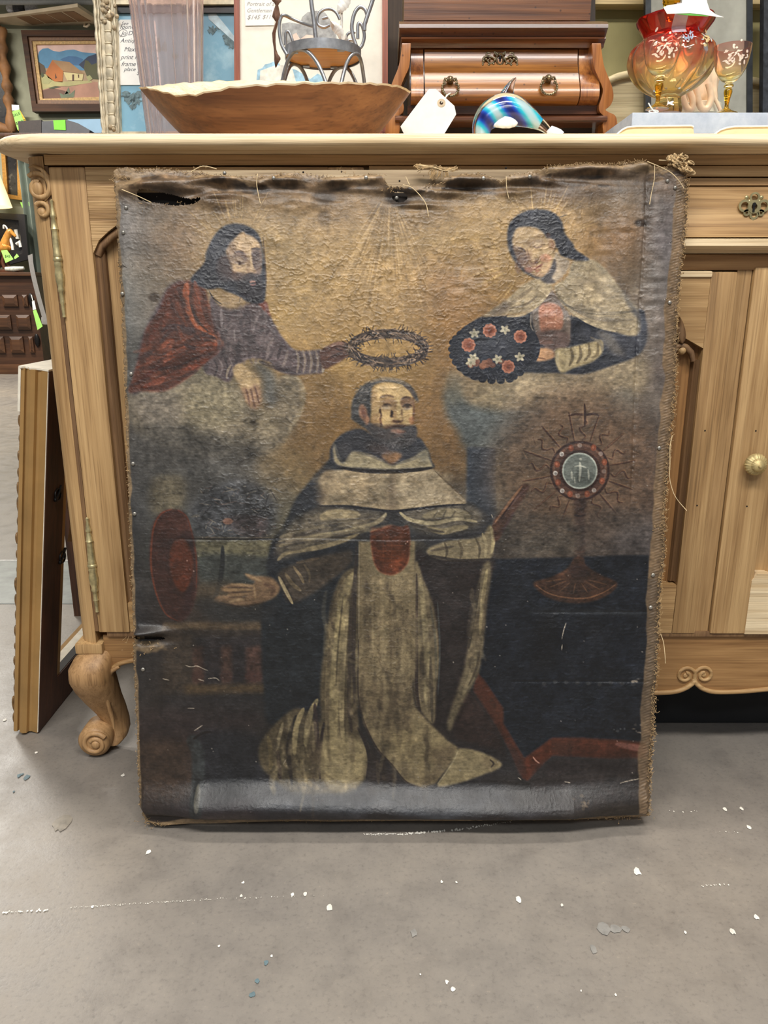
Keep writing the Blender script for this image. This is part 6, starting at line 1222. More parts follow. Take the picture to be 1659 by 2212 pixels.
# brown leaf spear on the left of the little chair
sp_ = [(-40, 594, 4), (-12, 595, 8), (2, 598, 10), (7, 598, 5), (11, 598, 3), (26, 597, 7), (36, 597, 9), (42, 598, 6), (47, 598, 2.4), (58, 595, 3.4), (72, 591.5, 3.8), (90, 592, 3), (106, 594, 2.5), (116, 596, 4), (124, 599, 6.6), (128, 599, 6.8), (136, 597, 4), (146, 595.5, .8)]
rg2 = []
for y, x, w_ in sp_:
    c_ = at(x, y, Yi-.02); w2 = w_*ki; rg2.append([(c_.x-w2, c_.y, c_.z), (c_.x-w2*.3, c_.y-min(.004, w2), c_.z), (c_.x+w2, c_.y+.001, c_.z), (c_.x+w2*.3, c_.y+min(.004, w2), c_.z)])
M().loft(rg2).build('leaf_spear', plain('rust_brown', (112, 84, 70), .45, .4, nscale=120, vary=.2), ic, 30, label='brown metal leaf spear')
# ---- small bombe chest
Yc_ = 1.50
bc = thing('table_chest', 'small dark walnut chest with a swelling drawer and brass ring pulls', 'chest', (xat(1080, Yc_, 1.15), Yc_, TZ))
WAL = wood('walnut', (116, 68, 26), (182, 122, 56), 'x', .3, 1.2, .8, bump=.15, worm=True, dark=(70, 36, 16), coat=.3)
WALD = wood('walnut_dark', (66, 36, 20), (118, 70, 40), 'x', .32, 1.2, .8, bump=.2, worm=True, dark=(28, 15, 10), coat=.4)
WALZ = wood('walnut_z', (126, 72, 32), (184, 122, 62), 'z', .32, 1.2, .8, bump=.15, worm=True, dark=(48, 24, 14), coat=.4)
def prof_x(name, rows_, pxa, pxb, mat, back=.10, Y=Yc_, smooth=40):
    out = [(Y+o, max(zat(r, Y+o), TZ)) for r, o in rows_]; zt_, zb_ = out[0][1], out[-1][1]
    out = [(Y+back, zt_)] + out + [(Y+back, zb_)]
    zm = (zt_+zb_)/2
    return M().prism(out, 'x', xat(pxa, Y, zm), xat(pxb, Y, zm)).build(name, mat, bc, smooth)
BULG = [(107, -.002), (120, -.003), (135, -.006), (150, -.012), (165, -.021), (180, -.030), (195, -.036), (208, -.036), (218, -.030), (226, -.022)]
prof_x('upper_case', [(-60, .034), (44, .034)], 874, 1289, wood('walnut_case', (88, 50, 24), (138, 88, 48), 'x', .35, 1.2, .8, bump=.15, worm=True, dark=(56, 30, 16), coat=.25), .16)
prof_x('top_moulding', [(46, .02), (47, -.022), (52, -.029), (60, -.030), (66, -.026), (77, -.018), (79, -.017)], 862, 1304, WALD, .16)
prof_x('lower_moulding', [(79.5, -.010), (80, -.024), (84, -.026), (88, -.022), (96, -.016), (103, -.014), (105, -.006)], 866, 1300, WALD, .16)
drw = prof_x('drawer', [(r, o-.003) for r, o in BULG], 916, 1243, WAL); drw['label'] = 'swelling drawer front'
prof_x('post', BULG, 887, 913.5, WALZ); prof_x('post', BULG, 1246, 1286, WALZ)
prof_x('back_body', [(105, .012), (150, .0), (200, -.01), (250, .0)], 885, 1290, WALD, .16)
prof_x('rail', [(228, -.016), (247, -.014), (249, -.012)], 880, 1290, WALD, .1)
prof_x('base_moulding', [(249.5, -.02), (250, -.036), (254, -.04), (259, -.04), (264, -.034), (266, -.02)], 853, 1299, WALD, .1)
prof_x('plinth', [(266, .02), (300, .02)], 870, 1285, plain('shadow_wood', (30, 18, 12), .7), .1)  # near-black block painting the shade of the open gap under the base
def bracket(mir):
    so = pts('868,98 865,125 860,150 850,175 843,195 841,215 848,232 858,240 850,246 838,252 833,266 832,294'); si = pts('862,294 864,270 858,258 870,246 872,232 866,212 864,196 874,170 884,145 887,98')
    o_ = spline(so, 3)+spline(si, 3); q_ = []
    for x, y in o_:
        x = 2162-x if mir else x; p_ = at(x, y, Yc_-.02); q_.append((p_.x, max(p_.z, TZ)))
    M().prism(q_, 'y', Yc_-.032, Yc_+.02, .0012).build('side_bracket', WALZ, bc, 40)
bracket(False); bracket(True)
OLDB = plain('old_brass', (128, 116, 92), .32, .85, nscale=200, vary=.25)
def kx(px, py, off): p_ = at(px, py, Yc_+off); return p_
kc = mpp(Yc_, 1.2)
e = M(); oo = -.010
e.tube([kx(1080+7.5*math.cos(a), 128+12.5*math.sin(a), oo) for a in np.linspace(0, 6.3, 28)], .0017, 6)
for s in (-1, 1):
    e.tube([kx(1080+s*x, y, oo) for x, y in spline([(8, 124), (14, 134), (22, 137), (28, 130), (34, 128)], 4)], .0016, 6); e.tube([kx(1080+s*x, y, oo) for x, y in spline([(6, 116), (12, 112), (10, 117), (4, 116)], 4)], .0012, 6); e.tube([kx(1080+s*x, y, oo) for x, y in spline([(12, 126), (22, 122), (30, 122), (36, 126), (37, 138)], 4)], .0016, 6); e.tube([kx(1080+s*x, y, oo) for x, y in spline([(20, 116), (26, 114), (30, 118), (26, 122)], 4)], .0013, 6)
    for x, y, r in ((37, 140, 2.4), (24, 140, 2.8), (14, 138, 2.4), (30, 128, 3), (22, 128, 2.6), (35, 132, 2.4), (12, 130, 2.2)): e.ball(tuple(kx(1080+s*x, y, oo-.001)), r*kc, 6)
drq = e.build('escutcheon', OLDB, drw, 60, label='garland keyhole plate')
M().ball(tuple(kx(1080, 125, oo+.002)), 3.2*kc, 8, (1, .5, 1)).ball(tuple(kx(1080, 132, oo+.002)), 2.2*kc, 6, (1, .5, 2)).build('keyhole', MATS['keyhole_black'], drw, 60)
def pull(cx, cy):
    m = M(); o_ = -.040
    m.ball(tuple(kx(cx, cy-19, o_-.004)), 4.6*kc, 10); m.lathe([(7*kc, .012), (8*kc, .004), (6*kc, 0)], tuple(kx(cx, cy-19, o_)), 16, 'y')
    for s in (-1, 1):
        m.tube([kx(cx+s*x, cy+y, o_) for x, y in spline([(3, -18), (10, -20), (14, -14), (11, -8), (18, -6)], 4)], .0016, 6)
        for x, y in ((9, -16), (14, -11), (17, -5), (11, -20)): m.ball(tuple(kx(cx+s*x, cy+y, o_-.001)), 2.6*kc, 6)
    m.tube([kx(cx+17*math.cos(a), cy+17*math.sin(a), o_-.004) for a in np.linspace(-.5, math.pi+.5, 26)], .0016, 8)
    for a in np.linspace(-.3, math.pi+.3, 15): m.ball(tuple(kx(cx+18*math.cos(a), cy+18*math.sin(a), o_-.005)), 2.3*kc, 6)
    m.build('ring_pull', OLDB, drw, 60, label='beaded ring pull')
pull(973, 190); pull(1186, 187)
# ---- blank swing tag
Lt = Lean(1.40, -2)
tg = thing('price_tag', 'blank white swing tag with a reinforced hole, tied to the drawer ring', 'tag', tuple(Lt(925, 285)))
sheet(Lt, [(926.5, 192), (941.5, 192), (981.5, 228.7), (985.5, 247), (958, 292), (946, 312), (884, 312), (872, 288), (865, 273.4)], 0, -.0006, 'card', CARD, tg)
rm = M()
for r0, r1, dd in ((9, 4, .0006),):
    v = [Lt(953.4+r*math.cos(2*math.pi*i/24), 222.4+r*math.sin(2*math.pi*i/24), d) for r, d in ((r0, .0001), (r0, dd), (r1, dd), (r1, .0001)) for i in range(24)]
    rm.add(v, [(a*24+i, a*24+(i+1) % 24, ((a+1) % 4)*24+(i+1) % 24, ((a+1) % 4)*24+i) for a in range(4) for i in range(24)])
rm.build('reinforcement', plain('manila', (196, 178, 152), .7), tg, 0)
M().add([Lt(953.4+4*math.cos(2*math.pi*i/16), 222.4+4*math.sin(2*math.pi*i/16), .0003) for i in range(16)], [tuple(range(16))]).build('hole', plain('hole_brown', (50, 34, 24), .8), tg, 0)
p0 = Lt(954, 221, .001); p1 = kx(968, 204, -.047); M().tube([p0, p0*.5+p1*.5+Vector((.002, -.002, .002)), p1, p1+Vector((.004, 0, .002)), p1+Vector((-.004, -.002, -.003))], .0011, 6).build('string', plain('string_white', (232, 228, 216), .8), tg, 60)
# ---- glass dolphin
Yo = 1.285; ko = mpp(Yo, 1.04)
do = thing('glass_dolphin', 'clear glass dolphin with blue and turquoise swirls at the front edge', 'figurine', (xat(1100, Yo, 1.03), Yo, TZ))
CLR = glass('clear_glass', (250, 250, 252), .01)
sp3 = [(1038, 306, 15), (1039, 290, 19), (1043, 270, 23), (1054, 253, 28), (1070, 243, 32), (1090, 238, 34), (1110, 240, 31), (1130, 248, 25), (1148, 257, 19), (1163, 266, 14), (1176, 275, 10), (1190, 288, 7), (1200, 298, 6)]
def spn(sc, a=0, b=99, dx=0, dy=0):
    q_ = spline([(x, y, r) for x, y, r in sp3[a:b]], 5); return [at(x+dx, y+dy, Yo) for x, y, r in q_], [r*ko*sc for x, y, r in q_]
P_, R_ = spn(1.0); P_ = [Vector((p.x, p.y, max(p.z, TZ+.001))) for p in P_]; M().tube(P_, R_, 20).build('body', CLR, do, 60)
kk_ = NT('swirl_blue'); mpw = kk_.coord((1, 1, 1), (0, .75, 0)); wv = kk_.n('ShaderNodeTexWave'); wv.inputs['Scale'].default_value = 9; wv.inputs['Distortion'].default_value = 2.2; wv.inputs['Detail'].default_value = 1; kk_.l(mpw, 'Vector', wv, 'Vector')
rr_ = kk_.ramp(wv, 'Fac', [(.02, L4((14, 30, 120))), (.25, L4((26, 84, 214))), (.45, L4((14, 176, 236))), (.72, L4((60, 230, 246))), (.97, L4((214, 246, 252)))]); kk_.l(rr_, 'Color', kk_.b, 'Base Color'); kk_.b.inputs['Roughness'].default_value = .2
P_, R_ = spn(.60, 1, 10, 3, 2); M().tube(P_, R_, 16).build('colour_core', kk_.m, do, 60, label='swirled blue and turquoise core')
def finloft(rows_, mat, name, Yf_=Yo):
    rg_ = []
    for x, y, w_, t_, an in rows_:
        c_ = at(x, y, Yf_); w2 = w_*ko; rg_.append([(c_.x+w2*math.cos(a)*math.cos(an)-0, c_.y+t_*ko*math.sin(a), c_.z+w2*math.cos(a)*math.sin(an)) for a in np.linspace(0, 2*math.pi, 13)[:-1]])
    return M().loft(rg_).build(name, mat, do, 60)
finloft([(1095, 210, 17, 6, -.1), (1096, 202, 15, 5, -.1), (1100, 190, 10, 4, -.2), (1106, 178, 6, 3, -.3), (1112, 170, 3.5, 2, -.4), (1114, 167, 1, 1, -.4)], CLR, 'dorsal_fin')
finloft([(1067, 270, 3, 3, 1.2), (1075, 267, 8, 4, 1.3), (1088, 264, 12, 5, 1.4), (1102, 265, 11, 5, 1.5), (1113, 266, 7, 4, 1.6), (1118, 266, 2, 2, 1.6)], plain('milky_glass', (226, 232, 240), .12, nscale=160, vary=.12), 'flipper', Yo-.02)
finloft([(1186, 278, 8, 4, .8), (1192, 284, 12, 4, .8), (1200, 292, 16, 3.5, .8), (1206, 299, 17, 3, .8)], MATS['milky_glass'], 'tail_fluke', Yo-.004)
# ---- marble slab and two cream trays
Ys_ = 1.30; zm_ = zat(243, Ys_); xm_ = at(1365, 260, Ys_).x
mk = NT('marble_blue'); n_ = mk.noise(mk.coord((1, 1, 1)), 30, 8, .7); mk.l(mk.ramp(n_, 'Fac', [(.3, L4((160, 170, 188))), (.5, L4((178, 188, 204))), (.7, L4((196, 204, 216)))]), 'Color', mk.b, 'Base Color'); mk.b.inputs['Roughness'].default_value = .25
tag(M().box(xm_, XR-.3, Ys_, 1.64, TZ, zm_, .0012).build('marble_slab', mk.m, None, 30), 'pale blue grey marble slab under the amber glassware', 'slab')
CRM = plain('cream_china', (236, 216, 172), .25, vary=.03); WCH = plain('white_china', (240, 238, 232), .2, vary=.02)
for i, (o_, lab) in enumerate((([(1330, 292), (1342, 282), (1352, 277), (1370, 275), (1490, 273.5), (1495, 276), (1497, 292)], 'low cream china tray before the marble, its right end showing'), ([(1540, 292), (1552, 283), (1566, 278), (1584, 275.5), (1720, 273.5), (1726, 292)], 'low cream china tray before the marble, cut by the right edge'))):
    t = thing('china_tray', lab, 'tray', (at(o_[3][0], 280, 1.23).x, 1.23, TZ))
    q_ = [(at(x, y, 1.205).x, max(at(x, y, 1.205).z, TZ)) for x, y in o_]; M().prism(q_, 'y', 1.2, 1.285, .0012).build('body', CRM, t, 40)
    M().tube([(a, 1.199, b) for a, b in q_[:-1]], .0013, 6).build('rim', WCH, t, 60)
# ---- amberina glass vase
Ya = 1.44; ka = mpp(Ya, 1.14); xa_ = xat(1448, Ya, 1.14)
av = thing('glass_vase', 'ruby to amber swirled glass vase with enamelled flowers, standing on the marble slab', 'vase', (xa_, Ya, zm_))
prf = [(30, 246), (31, 238), (28, 226), (26, 216), (27, 210), (36, 204), (52, 194), (67, 180), (80, 161), (88, 138), (87, 120), (81, 104), (68, 90), (62, 82), (64, 74), (71, 62), (78, 50), (79.5, 43)]
def zrow(y): return max(zat(y, Ya), zm_)
AMB = glass('amberina', (220, 150, 60), .02, .9, 1.4, [(0, (150, 90, 40)), (.16, (176, 110, 50)), (.24, (250, 226, 150)), (.45, (255, 238, 176)), (.58, (253, 226, 178)), (.68, (250, 190, 150)), (.76, (226, 76, 56)), (1, (200, 42, 34))], 2, 0, zrow(43)-zm_)
out_ = [(r*ka, zrow(y)) for r, y in prf]; inn = [((r-4)*ka, zrow(y)) for r, y in prf[:4:-1]] + [(6*ka, zrow(203))]
zt0 = out_[0][1]
prd = [tuple(q) for q in spline(out_, 3)]+[tuple(q) for q in spline(inn, 3)]
M().lathe(prd, (xa_, Ya, 0), 90, 'z', lambda a, k: 1+(.05 if 12 < k < 36 else .015)*math.cos(9*a-k*.22)).build('body', AMB, av, 60)
ENP = plain('enamel_pink', (240, 214, 198), .4); ENB = plain('enamel_blue', (150, 164, 182), .4)
def enamel(cx, cy, rfun, spots, parent, mat, kk2, Yq, xq_, name='painted_flower'):
    m = M()
    for px, py, L_2, an, wd in spots:
        v = []
        for i in range(8):
            a = 2*math.pi*i/8; u_ = L_2*math.cos(a); w_ = wd*math.sin(a); x = px+u_*math.cos(an)-w_*math.sin(an); y = py+u_*math.sin(an)+w_*math.cos(an); r = rfun(y); s_ = max(-.97, min(.97, (x-cx)/r)); th = math.asin(s_)
            v.append((xq_+(r*kk2+.0006)*math.sin(th), Yq-(r*kk2+.0006)*math.cos(th), zat(y, Yq)))
        m.add(v, [tuple(range(8))])
    return m.build(name, mat, parent, 0, kind='stuff', fix=False)
rv = lambda y: float(np.interp(y, [q[1] for q in prf[::-1]], [q[0] for q in prf[::-1]]))*1.03
sp1 = [(1420+prng.normal()*26, 108+prng.normal()*10, prng.uniform(2, 5), prng.uniform(0, 3), prng.uniform(1, 2)) for i in range(14)]; sp2 = [(1460+prng.normal()*22, 100+prng.normal()*8, prng.uniform(5, 10), prng.uniform(-2.2, 2), prng.uniform(1.2, 2.4)) for i in range(12)]; sp4 = [(1500+prng.normal()*12, 104+prng.normal()*8, prng.uniform(4, 8), prng.uniform(0, 3), prng.uniform(2, 3.4)) for i in range(14)]
enamel(1448, 0, rv, sp1, av, ENP, ka, Ya, xa_); enamel(1448, 0, rv, sp2, av, ENB, ka, Ya, xa_); enamel(1448, 0, rv, sp4, av, plain('enamel_gold', (232, 204, 150), .35, .3), ka, Ya, xa_)
tp = M().grid(lambda u, v_: (xa_+(rv(36+58*v_)*ka+.002)*math.sin(math.asin((1422+26*u-1448)/rv(36+58*v_))), Ya-(rv(36+58*v_)*ka+.002)*math.cos(math.asin((1422+26*u-1448)/rv(36+58*v_))), zat(36+58*v_, Ya)), 6, 14)
tp.build('adhesive_tape', plain('tape', (206, 190, 198), .25, vary=.04, Alpha=.72), av, 60, label='strip of clear tape down the red neck')
M().lathe([(14*ka, zat(44, Ya)), (18*ka, zat(30, Ya)), (17*ka, zat(12, Ya)), (19*ka, zat(8, Ya)), (20*ka, zat(-4, Ya)), (12*ka, zat(-20, Ya)), (2*ka, zat(-40, Ya))], (xat(1458, Ya, 1.3), Ya, 0), 8).build('stopper', glass('amber', (226, 168, 40), .02), av, 20, label='faceted amber stopper')
Lp = Lean(1.36, 4, zm_)
pt = thing('price_tag', 'white card tag with a green back edge, propped on the ruby vase', 'tag', tuple(Lp(1490, 30)))
def curl(px): return .0000 + .00002*max(0, px-1520)**1.5
sheet(Lp, [(1432, 17), (1440, 13), (1472, 8), (1475, -20), (1522, -20), (1527, 8), (1532, 22), (1545, 32), (1563, 38.5), (1548, 37.5), (1520, 33), (1490, 29.5), (1440, 31)], .002, .0014, 'card', CARD, pt)
sheet(Lp, [(1460, 31), (1490, 27), (1515, 29), (1535, 34), (1528, 36), (1490, 34)], .0012, .0006, 'green_edge', plain('green_card', (96, 176, 70), .7), pt)
# ---- two enamelled goblets
Yg = 1.37
def goblet(cx, lab):
    kg = mpp(Yg, 1.12); xg_ = xat(cx, Yg, 1.12); g = thing('goblet', lab, 'goblet', (xg_, Yg, zm_), 'amber goblets on the marble slab')
    pf = [(24, 247), (24, 245), (12, 240), (5, 234), (4, 226), (6, 212), (8.5, 200), (8, 194), (5, 190), (10, 188), (10, 184), (6, 181), (9, 178), (16, 174), (24, 164), (31, 150), (35.5, 132), (38, 112), (38.5, 100)]
    zz = lambda y: max(zat(y, Yg), zm_+.0002)
    inn = [((r-1.6), y) for r, y in pf[:13:-1]] + [(2, 172)]
    M().lathe([(r*kg, zz(y)) for r, y in pf+inn], (xg_, Yg, 0), 40, 'z', lambda a, k: 1+(.03*math.cos(6*a+k*.3) if 5 <= k <= 8 else 0)).build('glass', glass('goblet_glass', (240, 200, 120), .01, .96, 1.35, [(0, (236, 196, 90)), (.3, (226, 170, 40)), (.42, (234, 190, 60)), (.55, (252, 236, 168)), (.75, (250, 228, 206)), (1, (238, 186, 176))], 2, 0, zz(100)-zm_), g, 60)
    rgf = lambda y: float(np.interp(y, [100, 112, 132, 150, 164, 174], [38.5, 38, 35.5, 31, 24, 16]))*1.03
    s_ = [(cx+prng.uniform(-25, 25), 128+prng.normal()*11, prng.uniform(2.5, 5.5), prng.uniform(0, 3.1), prng.uniform(1.2, 2.8)) for i in range(34)]
    enamel(cx, 0, rgf, s_, g, ENP, kg, Yg, xg_)
    return g
g1 = goblet(1576, 'amber stemmed goblet with white enamel flowers on the right, clear of the vase')
g2 = dup(g1, (xat(1424, Yg-.03, 1.12), Yg-.035, zm_), 'amber stemmed goblet with white enamel flowers standing in front of the vase')
st_ = M(); st_.tube([at(1401, 223, 1.325), at(1406, 232, 1.32), at(1412, 240, 1.318), at(1420, 243, 1.318)], .0011, 6); st_.tube([at(1412+10*math.cos(a), 241+3*math.sin(a), 1.316-.004*math.sin(a)) for a in np.linspace(0, 6, 14)], .001, 6)
tag(st_.build('string', MATS['string_white'], None, 60), 'scrap of white string at the foot of the front goblet', 'string')
# ---- peach glass figurine behind the vase
Yp = 1.577; kp = mpp(Yp, 1.12); xp = xat(1512, Yp, 1.12)
fg = thing('glass_figurine', 'frosted peach glass figurine of a draped skirt half hidden by the vase', 'figurine', (xp, Yp, zm_))
PEA = plain('peach_glass', (236, 206, 170), .3, vary=.05); PEA.node_tree.nodes['Principled BSDF'].inputs['Subsurface Weight'].default_value = .0
zp = lambda y: max(zat(y, Yp), zm_+.0002)
M().lathe([(r*kp, zp(y)) for r, y in ((44, 250), (44, 228), (40, 226), (36, 225))], (xp, Yp, 0), 24).build('plinth', plain('cream_glass', (236, 226, 200), .3, vary=.03), fg, 40)
M().lathe([(r*kp, zp(y)) for r, y in ((30, 232), (33, 215), (30, 195), (30, 178), (34, 160), (24, 140), (14, 120), (18, 100), (8, 90))], (xp, Yp, 0), 60, 'z', lambda a, k: 1+.10*math.cos(9*a+k*.5)).build('skirt', PEA, fg, 60)
for s_ in ('1470,190 1476,215 1484,234 1494,236 1496,215 1488,195', '1500,170 1506,205 1514,232 1528,234 1536,210 1530,180'):
    M().tube([at(x, y, Yp-.05) for x, y in spline(pts(s_), 5)], .006, 8).build('drape', PEA, fg, 60)
M().tube([at(1536, 198, Yp-.045), at(1548, 220, Yp-.045), at(1556, 238, Yp-.045)], .0035, 8).build('staff', PEA, fg, 60)
# ---- dark glass panels, oak headboard and shelf behind
Lm = Lean(1.69, 1.0); DKF = plain('dark_steel', (62, 64, 66), .35, .7)
dm = thing('framed_mirror', 'tall dark glass panel in a thin grey frame behind the goblets', 'mirror', tuple(Lm(1510, 287)))
for a, b in (((1399, -80), (1399, 292)), ((1618, -80), (1618, 292))): sheet(Lm, [(a[0]-6, a[1]), (a[0]+6, a[1]), (b[0]+6, b[1]), (b[0]-6, b[1])], .004, -.008, 'frame_side', DKF, dm)
sheet(Lm, [(1393, -90), (1624, -90), (1624, -78), (1393, -78)], .004, -.008, 'frame_top', DKF, dm)
sheet(Lm, [(1404, -80), (1614, -80), (1614, 292), (1404, 292)], 0, -.004, 'glass', plain('smoky_glass', (150, 148, 136), .2, vary=.15, nscale=12), dm)
Lm2 = Lean(1.67, 1.0); sheet(Lm2, [(1649, -80), (1780, -80), (1780, 292), (1645, 292)], .004, -.012, 'picture_frame', plain('black_frame', (40, 42, 46), .4, nscale=120, vary=.4), None); tag(bpy.data.objects['picture_frame.002'] if 'picture_frame.002' in bpy.data.objects else bpy.context.scene.objects[-1], 'black edge of a frame at the far right of the sideboard', 'picture')
hb = thing('headboard', 'pale oak headboard with an arched top rail behind the dark glass', 'headboard', (at(1470, 285, 1.74).x, 1.745, TZ))
ar_ = [(1290, 186), (1305, 176), (1322, 167), (1345, 159), (1380, 154), (1430, 151), (1500, 151), (1560, 158), (1610, 168), (1660, 176), (1720, 190)]
ar_ = [tuple(q) for q in spline(ar_, 4)]
OAKG = wood('oak_grey', (176, 158, 118), (206, 190, 150), 'x', .6, 1)
M().prism([(at(x, y, 1.745).x, at(x, y, 1.745).z) for x, y in ar_]+[(at(1720, 285, 1.745).x, TZ), (at(1290, 285, 1.745).x, TZ)], 'y', 1.735, 1.755).build('panel', OAKG, hb, 30)
M().tube([at(x, y+4, 1.728) for x, y in ar_], .007, 8).build('top_rail', OAKG, hb, 60)
sh = M().box(at(1303, 0, 1.7).x, at(1700, 0, 1.7).x, 1.765, 1.799, zat(9, 1.765), zat(9, 1.765)+.03, .002).build('wall_shelf', wood('oak_shelf', (190, 166, 118), (220, 200, 156), 'x', .6), None, 30)
tag(sh, 'pale oak shelf edge fixed high on the olive wall', 'shelf')

Lk = Lean(1.74, 1.0); tag(sheet(Lk, [(834, -60), (1286, -60), (1286, 289), (834, 289)], 0, -.012, 'gap_filler_board', wood('gap_filler_dark', (44, 30, 20), (66, 48, 32), 'z', .7), None), 'added dark brown board filling the shaded gap behind the walnut chest', 'board')  # added board, its dark colour stands in for the shaded gap
# ================================================================== left side: empty gilt frame and the room beyond
gl = math.radians(8.4); GU = Vector((math.sin(gl), 0, math.cos(gl))); GN = Vector((math.cos(gl), 0, -math.sin(gl)))
G0 = Vector((-.676, 1.262, .0)) + GU*(.032*math.tan(gl)+.002)
def gp(n, y, u):
    n = n if n > 0 else n*.45
    return G0 + GN*n + GU*u + Vector((0, y, 0))
gf = thing('gilt_frame', 'large empty gilt frame standing on its edge against the left end of the sideboard', 'frame', (-.664, 1.5, 0))
GOLD = plain('gilt', (164, 128, 78), .42, .25, nscale=14, vary=.07); GOLDP = plain('gesso_white', (226, 218, 200), .6, vary=.05); BRN = wood('frame_back', (58, 34, 22), (92, 56, 36), 'z', .6)
def gpr(o_, u0, u1, name, mat, **kw):
    n = len(o_); v = [gp(a, b, u0) for a, b in o_]+[gp(a, b, u1) for a, b in o_]
    return M().add(v, [tuple(range(n)), tuple(range(n, 2*n))[::-1]]+[(i, (i+1) % n, n+(i+1) % n, n+i) for i in range(n)]).build(name, mat, gf, 25, **kw)
gpr([(-.032, .02), (-.030, .004), (-.024, 0), (-.012, .001), (-.010, .006), (-.004, .007), (-.001, .0), (.006, -.003), (.012, .0), (.014, .006), (.018, .007), (.0305, .004), (.0305, .10), (-.012, .082), (-.03, .08)], 0, .672, 'frame_side', GOLD, label='gilt outer edge with stepped mouldings')
gpr([(.0305, .004), (.0325, .005), (.0325, .082), (.0305, .082)], 0, .671, 'back_face', BRN, label='dark brown wooden back')
gpr([(-.03, .082), (.0305, .082), (.0305, .50), (-.03, .50)], 0, .070, 'frame_bottom', GOLD); gpr([(.0305, .082), (.0325, .082), (.0325, .50), (.0305, .50)], 0, .074, 'back_face', BRN)
gpr([(.016, .082), (.0305, .082), (.0305, .50), (.016, .50)], .070, .075, 'rebate', plain('rebate_black', (24, 20, 18), .6)); gpr([(-.006, .082), (.014, .082), (.014, .50), (-.006, .50)], .070, .073, 'inner_slip', GOLDP)
gpr([(-.03, .082), (.0305, .082), (.0305, .50), (-.03, .50)], .585, .672, 'frame_top', GOLD); gpr([(-.032, .40), (.0305, .40), (.0305, .50), (-.032, .50)], .07, .585, 'frame_side', GOLD)
M().tube([gp(.031, .004, u) for u in np.linspace(.002, .67, 12)], .0008, 5).build('worn_edge', GOLDP, gf, 60)
tpv = [(-.034, .0), (-.02, -.003), (-.012, .003), (-.004, .004), (.004, -.004), (.012, .002), (.02, .006), (.032, .003), (.032, .3), (-.034, .3)]
gpr(tpv, .6715, .6745, 'worn_end', GOLDP, label='chipped white gesso along the top end')
gpr([(-.0345, .0), (-.0245, -.001), (-.0245, .02), (-.0345, .02)], .60, .672, 'worn_edge', GOLDP)
for i, u in enumerate(np.arange(.02, .66, .0295)):
    p = gp(-.034-.002*math.sin(i*1.7), .012, u); M().ball(tuple(p), .0062+.0014*math.sin(i*2.3), 8, (.5, .9, 1.9+.5*math.sin(i))).build('carved_leaf', plain('gilt_dark', (112, 84, 50), .45, .3, nscale=120, vary=.25), gf, 60)
BLKM = plain('black_iron', (30, 28, 28), .45, .6)
for cx, cy in ((124, 1068), (134, 1203)):
    m = M(); q0 = at(cx, cy, 1.375)
    t = (G0 + GN*.034 - Vector((0, 0, H)))
    d_ = ray(cx, cy); tt = ((G0+GN*.0335)-Vector((0, 0, H))).dot(GN)/d_.dot(GN); q0 = Vector((0, 0, H))+d_*tt
    m.tube([q0+Vector((.001, .012*math.cos(a), .010*math.sin(a))) for a in np.linspace(0, 6.28, 20)], .0016, 6); m.tube([q0+Vector((.001, -.012, -.006)), q0+Vector((.002, .0, .0)), q0+Vector((.001, .016, .012))], .0022, 6); m.ball(tuple(q0+Vector((0, -.01, -.007))), .004, 6)
    m.build('hanging_ring', BLKM, gf, 60, label='black iron hanging ring')
M().grid(lambda u, v: at(143+4*math.sin(math.pi*v)*1.6+2*v*(1-u)+12*u*(.2+.8*v) , 1086+84*v, 1.44+.05*u-.015*math.sin(math.pi*v)), 6, 12).build('backing_paper', plain('brown_paper', (150, 124, 96), .8), gf, 60, label='curled brown backing paper')
# ---- little dark stool behind the sideboard, one leg showing
so = thing('stool', 'dark wooden stool leg showing behind the left end of the sideboard', 'stool', (-.65, 1.95, 0))
DKW = wood('dark_wood', (58, 36, 24), (92, 58, 38), 'z', .45)
f0 = floor_at(171, 1328); sw = .26
for dx, dy in ((0, 0), (sw, 0), (0, sw), (sw, sw)):
    M().prism([(f0.x+dx-.009, f0.y+dy-.009), (f0.x+dx+.009, f0.y+dy-.009), (f0.x+dx+.009, f0.y+dy+.009), (f0.x+dx-.009, f0.y+dy+.009)], 'z', 0, .42).build('leg', DKW, so, 0)
M().box(f0.x-.008, f0.x+sw+.02, f0.y-.02, f0.y+sw+.02, .42, .45, .008).build('seat', DKW, so)
